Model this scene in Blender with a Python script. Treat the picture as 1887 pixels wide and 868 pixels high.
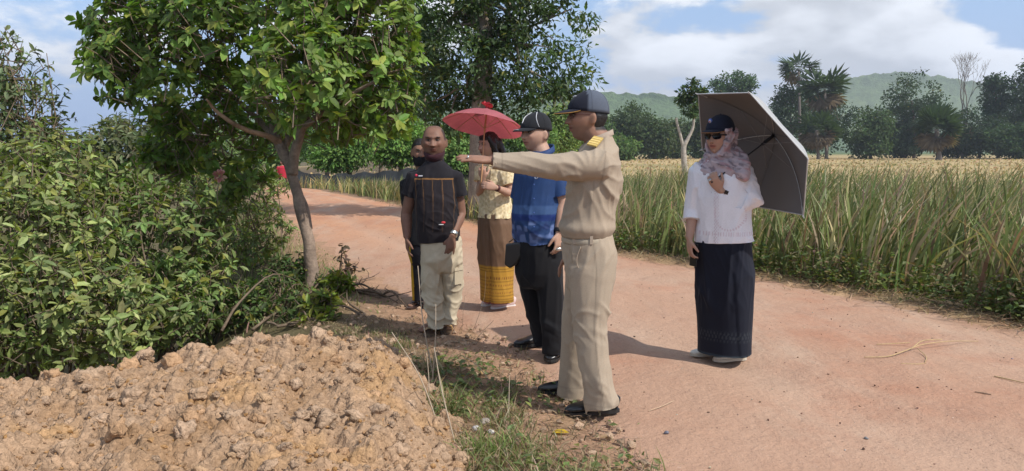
import bpy, bmesh, math, random
import numpy as np
from math import radians, sin, cos, pi
from mathutils import Vector

for o in list(bpy.data.objects):
    bpy.data.objects.remove(o, do_unlink=True)
SC = bpy.context.scene
COL = SC.collection
RNG = np.random.default_rng(7)
random.seed(7)

# ------------------------------------------------------------------ camera, sky, sun, exposure
EYE = 1.43
FPX = 1400.0                      # focal length in pixels of the 1887 px wide photograph
PITCH = math.atan(157.0 / FPX)
cam_data = bpy.data.cameras.new('camera')
cam = bpy.data.objects.new('camera', cam_data)
COL.objects.link(cam)
cam.location = (0, 0, EYE)
cam.rotation_euler = (radians(90) - PITCH, 0, 0)
cam_data.sensor_width = 36.0
cam_data.lens = 36.0 * FPX / 1887.0
cam_data.clip_start = 0.05
cam_data.clip_end = 20000
SC.camera = cam

SUN_EL = radians(47)
SUN_AZ = math.atan2(0.84, -0.54)  # compass style angle from +Y towards +X: the sun stands right, behind the camera
SUN_DIR = Vector((sin(SUN_AZ) * cos(SUN_EL), cos(SUN_AZ) * cos(SUN_EL), sin(SUN_EL)))
sun_data = bpy.data.lights.new('sun', 'SUN')
sun_data.energy = 3.8
sun_data.angle = radians(0.55)
sun_data.color = (1.0, 0.945, 0.87)
sun = bpy.data.objects.new('sun', sun_data)
COL.objects.link(sun)
sun.rotation_euler = SUN_DIR.to_track_quat('Z', 'Y').to_euler()
sun.location = (20, -20, 40)

world = bpy.data.worlds.new('World')
SC.world = world
world.use_nodes = True
wn, wl = world.node_tree.nodes, world.node_tree.links
wn.clear()
w_out = wn.new('ShaderNodeOutputWorld')
w_bg = wn.new('ShaderNodeBackground')
w_bg.inputs['Strength'].default_value = 0.135
sky = wn.new('ShaderNodeTexSky')
sky.sky_type = 'NISHITA'
sky.sun_disc = False
sky.sun_elevation = SUN_EL
sky.sun_rotation = SUN_AZ
sky.air_density = 1.0
sky.dust_density = 0.3
sky.ozone_density = 2.5
# clouds: noise on a flat cloud deck seen in perspective (direction / height)
def wnode(t, **kw):
    n = wn.new(t)
    for k, v in kw.items():
        setattr(n, k, v)
    return n
def wmath(op, a, b=None):
    n = wnode('ShaderNodeMath', operation=op)
    for i, v in enumerate((a, b)):
        if v is None: continue
        if isinstance(v, (int, float)): n.inputs[i].default_value = v
        else: wl.new(v, n.inputs[i])
    return n.outputs[0]
def wramp(x, lo, hi, a=0.0, b=1.0):
    n = wnode('ShaderNodeMapRange', interpolation_type='SMOOTHSTEP')
    wl.new(x, n.inputs[0])
    for i, v in zip((1, 2, 3, 4), (lo, hi, a, b)): n.inputs[i].default_value = v
    return n.outputs[0]
tc = wnode('ShaderNodeTexCoord')
sep = wnode('ShaderNodeSeparateXYZ'); wl.new(tc.outputs['Generated'], sep.inputs[0])
cmb = wnode('ShaderNodeMapping'); wl.new(tc.outputs['Generated'], cmb.inputs[0])
cmb.inputs['Scale'].default_value = (1.0, 1.0, 2.3)          # flat-based heaps of cloud
def wnoise(vec, scale, detail, rough, w_off, dist=0.0):
    m = wnode('ShaderNodeMapping'); wl.new(vec, m.inputs[0]); m.inputs['Location'].default_value = w_off
    n = wnode('ShaderNodeTexNoise'); wl.new(m.outputs[0], n.inputs['Vector'])
    n.inputs['Scale'].default_value = scale; n.inputs['Detail'].default_value = detail
    n.inputs['Roughness'].default_value = rough; n.inputs['Distortion'].default_value = dist
    return n.outputs['Fac']
CLOUD_OFF = (3.1, 1.7, 0.0)
n_big = wnoise(cmb.outputs[0], 3.6, 9.0, 0.55, CLOUD_OFF, 0.10)
n_lit = wnoise(cmb.outputs[0], 3.6, 4.0, 0.50, (CLOUD_OFF[0] + 0.02, CLOUD_OFF[1], CLOUD_OFF[2] + 0.07), 0.10)
n_soft = wnoise(cmb.outputs[0], 1.5, 4.0, 0.5, (7.3, 2.2, 0.0))
dens = wmath('ADD', n_big, wmath('MULTIPLY', wmath('SUBTRACT', n_soft, 0.5), 0.55))
mask = wramp(dens, 0.482, 0.55)
shade = wramp(wmath('SUBTRACT', n_big, n_lit), -0.10, 0.10)
thick = wramp(dens, 0.48, 0.75, 1.0, 0.84)
cval = wmath('MULTIPLY', wmath('ADD', wmath('MULTIPLY', shade, 0.48), 0.62), thick)
ccol = wnode('ShaderNodeVectorMath', operation='SCALE')
ccol.inputs[0].default_value = (6.9, 7.0, 7.2)
wl.new(cval, ccol.inputs['Scale'])
wmix = wnode('ShaderNodeMix', data_type='RGBA')
wl.new(wmath('MULTIPLY', mask, 0.88), wmix.inputs[0])
wair = wnode('ShaderNodeMix', data_type='RGBA')              # pale blue air towards the horizon
wl.new(wramp(sep.outputs[2], 0.26, 0.02, 0.15, 0.92), wair.inputs[0])
wl.new(sky.outputs[0], wair.inputs[6]); wair.inputs[7].default_value = (1.9, 2.9, 5.2, 1)
wl.new(wair.outputs[2], wmix.inputs[6])
wl.new(ccol.outputs[0], wmix.inputs[7])
wl.new(wmix.outputs[2], w_bg.inputs['Color'])
wl.new(w_bg.outputs[0], w_out.inputs['Surface'])

SC.view_settings.view_transform = 'Standard'
SC.view_settings.look = 'None'
SC.view_settings.gamma = 1.0
SC.view_settings.use_curve_mapping = False
SC.view_settings.exposure = 0.36
SC.render.engine = 'CYCLES'
SC.cycles.max_bounces = 6
SC.cycles.diffuse_bounces = 3
SC.cycles.glossy_bounces = 2
SC.cycles.transmission_bounces = 4
SC.cycles.transparent_max_bounces = 6
SC.cycles.volume_bounces = 0
SC.cycles.caustics_reflective = False
SC.cycles.caustics_refractive = False
SC.cycles.use_denoising = True

# ------------------------------------------------------------------ helpers
def A(*v):
    return np.array(v, dtype=float)
def unit(v):
    v = np.asarray(v, float)
    return v / (np.linalg.norm(v) + 1e-12)
def at(px, py, Y):
    """photo pixel at world depth Y -> world point"""
    u, v = (px - 943.5) / FPX, (434 - py) / FPX
    d = A(u, cos(PITCH) + v * sin(PITCH), -sin(PITCH) + v * cos(PITCH))
    return A(0, 0, EYE) + d * (Y / d[1])
def on_ground(px, py, z=0.0):
    u, v = (px - 943.5) / FPX, (434 - py) / FPX
    d = A(u, cos(PITCH) + v * sin(PITCH), -sin(PITCH) + v * cos(PITCH))
    return A(0, 0, EYE) + d * ((z - EYE) / d[2])
def sstep(a, b, x):
    t = np.clip((np.asarray(x, float) - a) / (b - a), 0, 1)
    return t * t * (3 - 2 * t)

def _hash(ix, iy, iz, seed):
    h = (ix.astype(np.int64) * 374761393 + iy.astype(np.int64) * 668265263 + iz.astype(np.int64) * 2147483647 + seed * 1274126177) & 0xFFFFFFFF
    h = ((h ^ (h >> 13)) * 1274126177) & 0xFFFFFFFF
    h = ((h ^ (h >> 16)) * 2246822519) & 0xFFFFFFFF
    return ((h ^ (h >> 15)) & 0xFFFFFF) / float(0xFFFFFF)
def vnoise(p, seed=0):
    p = np.asarray(p, float)
    i = np.floor(p).astype(np.int64); f = p - i
    u = f * f * f * (f * (f * 6 - 15) + 10)
    r = 0
    for dx in (0, 1):
        wx = u[:, 0] if dx else 1 - u[:, 0]
        for dy in (0, 1):
            wy = u[:, 1] if dy else 1 - u[:, 1]
            for dz in (0, 1):
                wz = u[:, 2] if dz else 1 - u[:, 2]
                r = r + wx * wy * wz * _hash(i[:, 0] + dx, i[:, 1] + dy, i[:, 2] + dz, seed)
    return r * 2 - 1
def fbm(p, octv=4, seed=0, gain=0.5, lac=2.03):
    p = np.asarray(p, float)
    a, r, s = 1.0, 0, 0
    for k in range(octv):
        r = r + a * vnoise(p, seed + k * 17); s += a
        p = p * lac + 11.3; a *= gain
    return r / s
def n2(x, y, sc, octv=3, seed=0):
    x = np.asarray(x, float).ravel(); y = np.asarray(y, float).ravel()
    return fbm(np.stack([x * sc, y * sc, np.zeros_like(x) + 0.37], 1), octv, seed)

def mesh_np(name, V, faces, col=None, smooth=True, mat_idx=None):
    V = np.asarray(V, np.float32)
    if isinstance(faces, np.ndarray): faces = [faces]
    faces = [np.asarray(f, np.int32) for f in faces if len(f)]
    me = bpy.data.meshes.new(name)
    me.vertices.add(len(V)); me.vertices.foreach_set('co', V.ravel())
    nl = sum(f.size for f in faces); nf = sum(len(f) for f in faces)
    me.loops.add(nl); me.polygons.add(nf)
    me.loops.foreach_set('vertex_index', np.concatenate([f.ravel() for f in faces]))
    tot = np.concatenate([np.full(len(f), f.shape[1], np.int32) for f in faces])
    st = np.concatenate([[0], np.cumsum(tot)[:-1]]).astype(np.int32)
    me.polygons.foreach_set('loop_start', st)
    me.polygons.foreach_set('use_smooth', np.full(nf, smooth, bool))
    if mat_idx is not None: me.polygons.foreach_set('material_index', np.asarray(mat_idx, np.int32))
    me.update(calc_edges=True)
    if col is not None:
        a = me.color_attributes.new('col', 'FLOAT_COLOR', 'POINT')
        c = np.ones((len(V), 4), np.float32); c[:, :3] = np.asarray(col)[:, :3]
        a.data.foreach_set('color', c.ravel())
    return me

def tag(o, label=None, cat=None, group=None, kind=None):
    if label: o['label'] = label
    if cat: o['category'] = cat
    if group: o['group'] = group
    if kind: o['kind'] = kind
    return o
def link(name, me, mats=None, parent=None):
    o = bpy.data.objects.new(name, me)
    COL.objects.link(o)
    if mats is not None:
        for m in (mats if isinstance(mats, (list, tuple)) else [mats]): me.materials.append(m)
    if parent is not None:
        o.parent = parent
        o.location = -Vector(parent.location)
    return o
def empty(name, loc):
    o = bpy.data.objects.new(name, None)
    o.location = loc; o.empty_display_size = 0.2
    COL.objects.link(o)
    return o

class Geo:
    """collects vertices, faces and colours"""
    def __init__(s): s.V, s.F, s.C, s.n = [], [], [], 0
    def add(s, vf, col=None):
        V, F = vf
        V = np.asarray(V, float)
        for f in (F if isinstance(F, list) else [F]):
            if len(f): s.F.append(np.asarray(f, np.int64) + s.n)
        s.V.append(V); s.n += len(V)
        if col is not None:
            c = np.asarray(col, float)
            s.C.append(np.tile(c, (len(V), 1)) if c.ndim == 1 else c)
        return s
    def mesh(s, name, smooth=True):
        return mesh_np(name, np.concatenate(s.V), s.F, np.concatenate(s.C) if s.C else None, smooth)
    def build(s, name, mat, parent=None, smooth=True):
        return link(name, s.mesh(name, smooth), mat, parent)

def frames(P, ref=None):
    P = np.asarray(P, float); n = len(P)
    T = np.zeros_like(P)
    T[1:-1] = P[2:] - P[:-2]; T[0] = P[1] - P[0]; T[-1] = P[-1] - P[-2]
    T /= np.linalg.norm(T, axis=1)[:, None] + 1e-12
    a = A(0, 0, 1) if ref is None else np.asarray(ref, float)
    if abs(np.dot(unit(a), T[0])) > 0.95 and ref is None: a = A(1, 0, 0)
    S = np.zeros_like(P)
    for i in range(n):
        s_ = a - T[i] * np.dot(a, T[i])
        if np.linalg.norm(s_) < 1e-4: s_ = S[i - 1] if i else np.cross(T[i], A(0.3, 0.8, 0.5))
        S[i] = unit(s_)
        if ref is None: a = S[i]
    return T, S, np.cross(T, S)
def tube(P, R, ref=None, seg=14, caps=True, expo=2.0, dome=0.45):
    """loft of elliptic rings; R: r or (ra, rb), ra along ref"""
    P = np.asarray(P, float)
    R = np.array([(r, r) if np.isscalar(r) else r for r in R], float)
    T, S, B = frames(P, ref)
    if caps and dome > 0:
        r0, r1 = R[0].min(), R[-1].min()
        P = np.concatenate([[P[0] - T[0] * r0 * dome, P[0] - T[0] * r0 * dome * .7], P, [P[-1] + T[-1] * r1 * dome * .7, P[-1] + T[-1] * r1 * dome]])
        R = np.concatenate([[R[0] * .35, R[0] * .75], R, [R[-1] * .75, R[-1] * .35]])
        S = np.concatenate([[S[0]] * 2, S, [S[-1]] * 2]); B = np.concatenate([[B[0]] * 2, B, [B[-1]] * 2])
    n = len(P)
    an = np.arange(seg) / seg * 2 * pi
    ca, sa = np.cos(an), np.sin(an)
    ca = np.sign(ca) * np.abs(ca) ** (2 / expo); sa = np.sign(sa) * np.abs(sa) ** (2 / expo)
    V = P[:, None] + S[:, None] * (R[:, 0][:, None] * ca)[..., None] + B[:, None] * (R[:, 1][:, None] * sa)[..., None]
    V = V.reshape(-1, 3)
    i = np.arange(n - 1)[:, None] * seg; j = np.arange(seg)[None]; k = (j + 1) % seg
    Q = np.stack([i + j, i + k, i + k + seg, i + j + seg], -1).reshape(-1, 4)
    F = [Q]
    if caps:
        V = np.concatenate([V, [P[0]], [P[-1]]])
        a, b = n * seg, n * seg + 1
        jj = np.arange(seg); kk = (jj + 1) % seg
        F.append(np.stack([np.full(seg, a), kk, jj], 1))
        F.append(np.stack([np.full(seg, b), (n - 1) * seg + jj, (n - 1) * seg + kk], 1))
    return V, F
def spline(P, n=8):
    """Catmull-Rom through points (rows may carry radii in further columns)"""
    P = np.asarray(P, float)
    Q = np.concatenate([[2 * P[0] - P[1]], P, [2 * P[-1] - P[-2]]])
    out = []
    for i in range(1, len(Q) - 2):
        for t in np.arange(n) / n:
            a, b, c, d = Q[i - 1:i + 3]
            out.append(.5 * ((2 * b) + (c - a) * t + (2 * a - 5 * b + 4 * c - d) * t * t + (-a + 3 * b - 3 * c + d) * t ** 3))
    out.append(P[-1])
    return np.array(out)
def ball(c, r, nu=12, nv=8):
    c = np.asarray(c, float); r = np.broadcast_to(np.asarray(r, float), 3)
    th = np.linspace(0, pi, nv + 1)[1:-1]; ph = np.arange(nu) / nu * 2 * pi
    V = np.stack([np.sin(th)[:, None] * np.cos(ph), np.sin(th)[:, None] * np.sin(ph), np.cos(th)[:, None] + 0 * ph], -1).reshape(-1, 3)
    V = np.concatenate([V, [[0, 0, 1], [0, 0, -1]]]) * r + c
    m = nv - 1
    i = np.arange(m - 1)[:, None] * nu; j = np.arange(nu)[None]; k = (j + 1) % nu
    Q = np.stack([i + j, i + nu + j, i + nu + k, i + k], -1).reshape(-1, 4)
    jj = np.arange(nu); kk = (jj + 1) % nu
    return V, [Q, np.stack([np.full(nu, m * nu), jj, kk], 1), np.stack([np.full(nu, m * nu + 1), (m - 1) * nu + kk, (m - 1) * nu + jj], 1)]
def boxg(c, h, M=None):
    s = np.array([[x, y, z] for x in (-1, 1) for y in (-1, 1) for z in (-1, 1)], float) * np.asarray(h, float)
    if M is not None: s = s @ np.asarray(M, float)
    return s + np.asarray(c, float), np.array([[0, 1, 3, 2], [4, 6, 7, 5], [0, 4, 5, 1], [2, 3, 7, 6], [0, 2, 6, 4], [1, 5, 7, 3]])

# ------------------------------------------------------------------ materials
def material(name, base=(.5, .5, .5), rough=.7, attr=False, vary=None, bump=None, spec=.3, transl=0.0, tcol=(1.3, 1.35, .6), metal=0.0, sheen=0.0, sub=0.0):
    m = bpy.data.materials.new(name); m.use_nodes = True
    nt = m.node_tree; nd, lk = nt.nodes, nt.links
    b = nd['Principled BSDF']; out = nd['Material Output']
    b.inputs['Roughness'].default_value = rough
    b.inputs['Specular IOR Level'].default_value = spec
    b.inputs['Metallic'].default_value = metal
    if sheen: b.inputs['Sheen Weight'].default_value = sheen
    if sub:
        b.inputs['Subsurface Weight'].default_value = sub
        b.inputs['Subsurface Radius'].default_value = (.012, .005, .003)
        b.inputs['Subsurface Scale'].default_value = 1.0
    if attr:
        a = nd.new('ShaderNodeAttribute'); a.attribute_name = 'col'; src = a.outputs['Color']
    else:
        a = nd.new('ShaderNodeRGB'); a.outputs[0].default_value = (*base, 1); src = a.outputs[0]
    tcn = nd.new('ShaderNodeTexCoord')
    for sc, amt, det in (vary or ()):
        nz = nd.new('ShaderNodeTexNoise'); nz.inputs['Scale'].default_value = sc; nz.inputs['Detail'].default_value = det
        nz.inputs['Roughness'].default_value = .6
        lk.new(tcn.outputs['Object'], nz.inputs['Vector'])
        mr = nd.new('ShaderNodeMapRange'); lk.new(nz.outputs['Fac'], mr.inputs[0])
        mr.inputs[1].default_value = .25; mr.inputs[2].default_value = .75
        mr.inputs[3].default_value = 1 - amt; mr.inputs[4].default_value = 1 + amt
        vm = nd.new('ShaderNodeVectorMath'); vm.operation = 'SCALE'
        lk.new(src, vm.inputs[0]); lk.new(mr.outputs[0], vm.inputs['Scale']); src = vm.outputs[0]
    lk.new(src, b.inputs['Base Color'])
    prev = None
    for sc, stren, dist in (bump or ()):
        nz = nd.new('ShaderNodeTexNoise'); nz.inputs['Scale'].default_value = sc; nz.inputs['Detail'].default_value = 6
        nz.inputs['Roughness'].default_value = .62
        lk.new(tcn.outputs['Object'], nz.inputs['Vector'])
        bp = nd.new('ShaderNodeBump'); bp.inputs['Strength'].default_value = stren; bp.inputs['Distance'].default_value = dist
        lk.new(nz.outputs['Fac'], bp.inputs['Height'])
        if prev: lk.new(prev, bp.inputs['Normal'])
        prev = bp.outputs[0]
    if prev: lk.new(prev, b.inputs['Normal'])
    if transl:
        t = nd.new('ShaderNodeBsdfTranslucent')
        vm = nd.new('ShaderNodeVectorMath'); vm.operation = 'MULTIPLY'
        lk.new(src, vm.inputs[0]); vm.inputs[1].default_value = tcol; lk.new(vm.outputs[0], t.inputs['Color'])
        mx = nd.new('ShaderNodeMixShader'); mx.inputs[0].default_value = transl
        lk.new(b.outputs[0], mx.inputs[1]); lk.new(t.outputs[0], mx.inputs[2]); lk.new(mx.outputs[0], out.inputs['Surface'])
    return m
M_LEAF = material('leaf', attr=True, rough=.5, spec=.35, transl=.36, tcol=(1.25, 1.4, .5), vary=[(6, .12, 3), (60, .12, 2)])
M_LEAF_FAR = material('leaf_far', attr=True, rough=.7, spec=.2, transl=.3, tcol=(1.2, 1.35, .6))
M_BLADE = material('blade', attr=True, rough=.6, spec=.25, transl=.25, tcol=(1.2, 1.2, .7))
M_BARK = material('bark', base=(.22, .165, .12), rough=.9, spec=.1, vary=[(9, .35, 5), (40, .2, 3)], bump=[(30, .6, .02)])
M_BARK_ATTR = material('bark_colour', attr=True, rough=.9, spec=.1, vary=[(6, .35, 5), (30, .25, 3)], bump=[(25, .7, .02)])
M_CLOTH = material('cloth', attr=True, rough=.85, spec=.15, vary=[(7, .05, 3), (160, .07, 2)], bump=[(420, .12, .002)], sheen=.05)
M_SILK = material('silk_cloth', attr=True, rough=.65, spec=.25, vary=[(30, .08, 3)], bump=[(200, .1, .002)])
M_SKIN = material('skin', attr=True, rough=.58, spec=.32, vary=[(22, .07, 4)], bump=[(180, .08, .002)], sub=.12)
M_PLAIN = material('painted', attr=True, rough=.5, spec=.4)
M_HAIR = material('hair', base=(.012, .010, .009), rough=.42, spec=.45, vary=[(60, .3, 2)], bump=[(90, .5, .006)])
M_LEATHER = material('leather', attr=True, rough=.28, spec=.55, bump=[(120, .08, .002)])
M_METAL = material('steel', base=(.55, .54, .5), rough=.3, metal=1.0)
M_GLASS_DARK = material('dark_lens', base=(.008, .008, .009), rough=.22, spec=.35)
# ------------------------------------------------------------------ the land
RY = np.array([-4, 1, 2, 3.4, 4, 5.5, 6.4, 8.6, 12.3, 17, 22.7, 29, 36, 45, 60.])
RL = np.array([1.3, .95, .75, .42, .27, -.17, -.66, -1.62, -3.2, -5.0, -6.9, -9.4, -14.5, -21, -33])
QY = np.array([-4, 1, 3, 4.5, 6, 7.5, 9, 10, 13, 16, 20, 28.6, 36, 45, 60.])
QR = np.array([9.5, 7.6, 6.3, 5.2, 4.1, 3.35, 2.5, 1.75, .25, -1.15, -3.0, -7.5, -12.0, -18, -30])
def _smooth_table(y, v):
    yy = np.linspace(-4, 60, 641); vv = np.interp(yy, y, v)
    k = np.hanning(17); k /= k.sum()
    return yy, np.convolve(np.pad(vv, 8, mode='edge'), k, 'valid')
_YL, _VL = _smooth_table(RY, RL); _YR, _VR = _smooth_table(QY, QR)
def road_left(y): return np.interp(y, _YL, _VL)
def road_right(y): return np.interp(y, _YR, _VR)
def gz(x, y):
    x = np.asarray(x, float); y = np.asarray(y, float)
    sh = x.shape
    dl = road_left(y) - x; dr = x - road_right(y)
    near = sstep(3.9, 5.4, y)
    z = 0.012 * n2(x, y, 1.3, 3, 5).reshape(sh) + .05 * n2(x, y, .15, 2, 9).reshape(sh) * sstep(8, 30, y)
    z = z - .95 * sstep(.9, 3.2, dl) * near - .3 * sstep(.4, 2.5, dr)
    z = z - 1.0 * sstep(28, 44, y) * sstep(-3, -9, x)
    return z
def gz1(x, y): return float(gz(np.array([x]), np.array([y]))[0])

# ground sheet, finer near the camera
def axis_pts(a, b, n, c, k):
    t = np.linspace(-1, 1, n)
    s = np.sinh(t * k) / np.sinh(k)
    return c + np.where(s < 0, s * (c - a), s * (b - c))
gx = axis_pts(-2000, 2000, 181, 0.5, 7.4)
gy = np.concatenate([np.linspace(-12, 0, 16)[:-1], 6 * np.sinh(np.linspace(0, np.arcsinh(2000 / 6), 160))])
GX, GY = np.meshgrid(gx, gy)
GZ = gz(GX, GY)
dl, dr = road_left(GY) - GX, GX - road_right(GY)
inside = sstep(-.05, -.35, dl) * sstep(-.05, -.35, dr) * sstep(58, 50, GY)
GZ = GZ - .06 * inside
nzc = n2(GX, GY, .9, 4, 31).reshape(GX.shape); nzb = n2(GX, GY, .06, 3, 33).reshape(GX.shape)
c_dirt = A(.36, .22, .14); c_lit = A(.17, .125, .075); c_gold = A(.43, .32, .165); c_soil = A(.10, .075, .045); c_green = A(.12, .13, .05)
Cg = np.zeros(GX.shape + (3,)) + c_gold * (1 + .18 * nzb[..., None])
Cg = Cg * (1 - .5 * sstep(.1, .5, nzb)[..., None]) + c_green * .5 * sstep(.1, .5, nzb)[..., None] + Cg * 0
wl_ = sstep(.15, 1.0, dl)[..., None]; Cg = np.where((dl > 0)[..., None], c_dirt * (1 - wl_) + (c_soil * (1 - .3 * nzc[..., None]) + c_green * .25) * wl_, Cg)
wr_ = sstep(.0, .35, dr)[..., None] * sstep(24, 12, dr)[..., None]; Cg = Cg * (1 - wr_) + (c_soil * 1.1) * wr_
wi = sstep(-.25, .12, -np.maximum(dl, dr))[..., None] * sstep(60, 50, GY)[..., None]; Cg = Cg * (1 - wi) + c_dirt * wi
far = sstep(180, 400, GY)[..., None]; Cg = Cg * (1 - far) + A(.10, .14, .05) * far
ny, nx = GX.shape
ii = (np.arange(ny - 1)[:, None] * nx + np.arange(nx - 1)[None])
GF = np.stack([ii, ii + 1, ii + nx + 1, ii + nx], -1).reshape(-1, 4)
M_GROUND = material('ground_soil', attr=True, rough=.95, spec=.1, vary=[(.6, .15, 4), (7, .25, 6), (45, .2, 4)], bump=[(14, .5, .05), (90, .5, .01)])
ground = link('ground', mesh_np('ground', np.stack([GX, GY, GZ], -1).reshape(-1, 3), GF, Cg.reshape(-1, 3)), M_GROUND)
tag(ground, 'soil and dry golden field around the dirt road', None, kind='structure')

# dirt road
def road_material():
    m = bpy.data.materials.new('laterite_road'); m.use_nodes = True
    nd, lk = m.node_tree.nodes, m.node_tree.links
    b = nd['Principled BSDF']; b.inputs['Roughness'].default_value = .92; b.inputs['Specular IOR Level'].default_value = .12
    t = nd.new('ShaderNodeTexCoord')
    at_ = nd.new('ShaderNodeAttribute'); at_.attribute_name = 'col'
    src = at_.outputs['Color']
    def layer(scale, lo, hi, colour, amt, det=6, src=None, stretch=None):
        mp = nd.new('ShaderNodeMapping'); lk.new(t.outputs['Object'], mp.inputs[0])
        if stretch: mp.inputs['Scale'].default_value = stretch[0]; mp.inputs['Rotation'].default_value = (0, 0, stretch[1])
        n = nd.new('ShaderNodeTexNoise'); n.inputs['Scale'].default_value = scale; n.inputs['Detail'].default_value = det; n.inputs['Roughness'].default_value = .65
        lk.new(mp.outputs[0], n.inputs['Vector'])
        r = nd.new('ShaderNodeMapRange'); r.interpolation_type = 'SMOOTHSTEP'; lk.new(n.outputs['Fac'], r.inputs[0])
        r.inputs[1].default_value = lo; r.inputs[2].default_value = hi; r.inputs[3].default_value = 0; r.inputs[4].default_value = amt
        x = nd.new('ShaderNodeMix'); x.data_type = 'RGBA'; lk.new(r.outputs[0], x.inputs[0]); lk.new(src, x.inputs[6]); x.inputs[7].default_value = (*colour, 1)
        return x.outputs[2]
    src = layer(.55, .45, .68, (.40, .20, .125), .75, src=src)
    src = layer(1.3, .5, .72, (.46, .33, .24), .8, src=src, stretch=((1, .35, 1), .35))
    src = layer(4.5, .52, .75, (.33, .20, .14), .5, src=src, stretch=((1, .5, 1), .4))
    src = layer(2.2, .48, .70, (.49, .345, .25), .35, 7, src=src, stretch=((1, .12, 1), .42))
    src = layer(9, .55, .75, (.30, .185, .13), .45, 7, src=src, stretch=((1, .25, 1), .38))
    src = layer(60, .57, .70, (.22, .145, .105), .6, 3, src=src)
    src = layer(38, .62, .74, (.55, .42, .33), .45, 3, src=src)
    lk.new(src, b.inputs['Base Color'])
    prev = None
    for sc, st, ds in ((3.5, .45, .06), (22, .6, .022), (120, .6, .007)):
        n = nd.new('ShaderNodeTexNoise'); n.inputs['Scale'].default_value = sc; n.inputs['Detail'].default_value = 7; n.inputs['Roughness'].default_value = .65
        lk.new(t.outputs['Object'], n.inputs['Vector'])
        bp = nd.new('ShaderNodeBump'); bp.inputs['Strength'].default_value = st; bp.inputs['Distance'].default_value = ds
        lk.new(n.outputs['Fac'], bp.inputs['Height'])
        if prev: lk.new(prev, bp.inputs['Normal'])
        prev = bp.outputs[0]
    lk.new(prev, b.inputs['Normal'])
    return m
ry = np.concatenate([np.arange(-4, 12, .07), np.arange(12, 56, .3)])
ru = np.linspace(-1, 1, 61)
RYY, RUU = np.meshgrid(ry, ru, indexing='ij')
xl, xr = road_left(RYY), road_right(RYY)
wob = .16 * n2(RYY, RUU * 0, .9, 4, 61).reshape(RYY.shape)
RXX = (xl + xr) / 2 + (xr - xl) / 2 * RUU + wob * np.abs(RUU) ** 3 + .1 * np.sign(RUU) * (np.abs(RUU) > .97)
RZZ = gz(RXX, RYY) + .035 * (1 - np.abs(RUU) ** 3) - .02 + .012 * n2(RXX, RYY, 2.2, 4, 71).reshape(RXX.shape) \
    - .026 * np.exp(-((np.abs(RUU + .02 * np.sin(RYY)) - .40) / .12) ** 2) + .006 * n2(RXX, RYY, 7, 3, 73).reshape(RXX.shape)
fo = sstep(9, 15, RYY)[..., None]
Cr = A(.43, .270, .185) * (1 - fo) + A(.49, .255, .145) * fo
track = np.exp(-((np.abs(RUU + .02 * np.sin(RYY)) - .40) / .13) ** 2)[..., None]            # two wheel tracks, packed pale
Cr = Cr * (1 - .45 * track) + A(.47, .325, .235) * .45 * track
loose = (np.exp(-(RUU / .16) ** 2) + sstep(.72, .95, np.abs(RUU)))[..., None]
Cr = Cr * (1 - .25 * loose) + A(.40, .235, .155) * .25 * loose
n_, m_ = RXX.shape
ii = (np.arange(n_ - 1)[:, None] * m_ + np.arange(m_ - 1)[None])
road = link('dirt_road', mesh_np('dirt_road', np.stack([RXX, RYY, RZZ], -1).reshape(-1, 3), np.stack([ii, ii + 1, ii + m_ + 1, ii + m_], -1).reshape(-1, 4), Cr.reshape(-1, 3)), road_material())
tag(road, 'reddish laterite dirt road curving away past the group', None, kind='structure')
def road_z(x, y):
    u = (x - (road_left(y) + road_right(y)) / 2) / ((road_right(y) - road_left(y)) / 2)
    return gz1(x, y) + .035 * (1 - min(abs(u), 1) ** 3) - .02

# hills far behind
def hill(name, label, dist, profile, base_col, seed):
    """profile: list of (px, py) skyline points in the photograph at distance dist"""
    px = np.array([p[0] for p in profile], float); py = np.array([p[1] for p in profile], float)
    w = np.linspace(px[0], px[-1], 320)
    top = np.interp(w, px, py)
    top = np.convolve(np.pad(top, 12, mode='edge'), np.hanning(25) / np.hanning(25).sum(), 'valid')
    X = (w - 943.5) / FPX * dist
    H = np.maximum(EYE + (277 - top) / FPX * dist, 2)
    rows = 46
    V = []
    for k in range(rows):
        t = k / (rows - 1)
        Yd = dist - (1 - np.sin(t * pi / 2)) * dist * .28 if t < 1 else dist
        V.append(np.stack([X * (Yd / dist if np.isscalar(Yd) else 1), np.full_like(X, Yd), -3 + (H + 3) * (t ** 1.25)], -1))
    for k in range(1, 6):
        V.append(np.stack([X, np.full_like(X, dist + k * dist * .1), H * (1 - (k / 5) ** 1.4) - 3 * (k / 5)], -1))
    V = np.array(V)
    P = V.reshape(-1, 3)
    bump = fbm(P * A(.09, .05, .09), 3, seed) * 3.2 + np.abs(vnoise(P * A(.25, .14, .25), seed + 3)) * 3.0
    P = P + A(0, -.4, 1) * (bump * sstep(0, 14, P[:, 2]))[:, None]
    nn = fbm(P * A(.012, .01, .012), 4, seed + 8)[:, None]; fine = vnoise(P * .22, seed + 5)[:, None]
    C = np.array(base_col) * (1 + .25 * fine) + A(.10, .11, .035) * sstep(.02, .35, nn)
    r, c = V.shape[:2]
    ii = (np.arange(r - 1)[:, None] * c + np.arange(c - 1)[None])
    o = link(name, mesh_np(name, P, np.stack([ii, ii + 1, ii + c + 1, ii + c], -1).reshape(-1, 4), C), M_HILL)
    return tag(o, label, kind='structure')
M_HILL = material('forested_hill', attr=True, rough=.95, spec=.05, vary=[(.12, .3, 5), (.6, .3, 4)], bump=[(.35, .9, 3)])
hill('hills', 'low wooded hill ridge behind the tree line', 900, [(300, 235), (600, 205), (900, 190), (1010, 180), (1100, 173), (1140, 174), (1180, 178), (1240, 182), (1300, 196), (1380, 215), (1500, 235), (1650, 245), (2050, 250)], (.10, .15, .06), 3)
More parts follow.
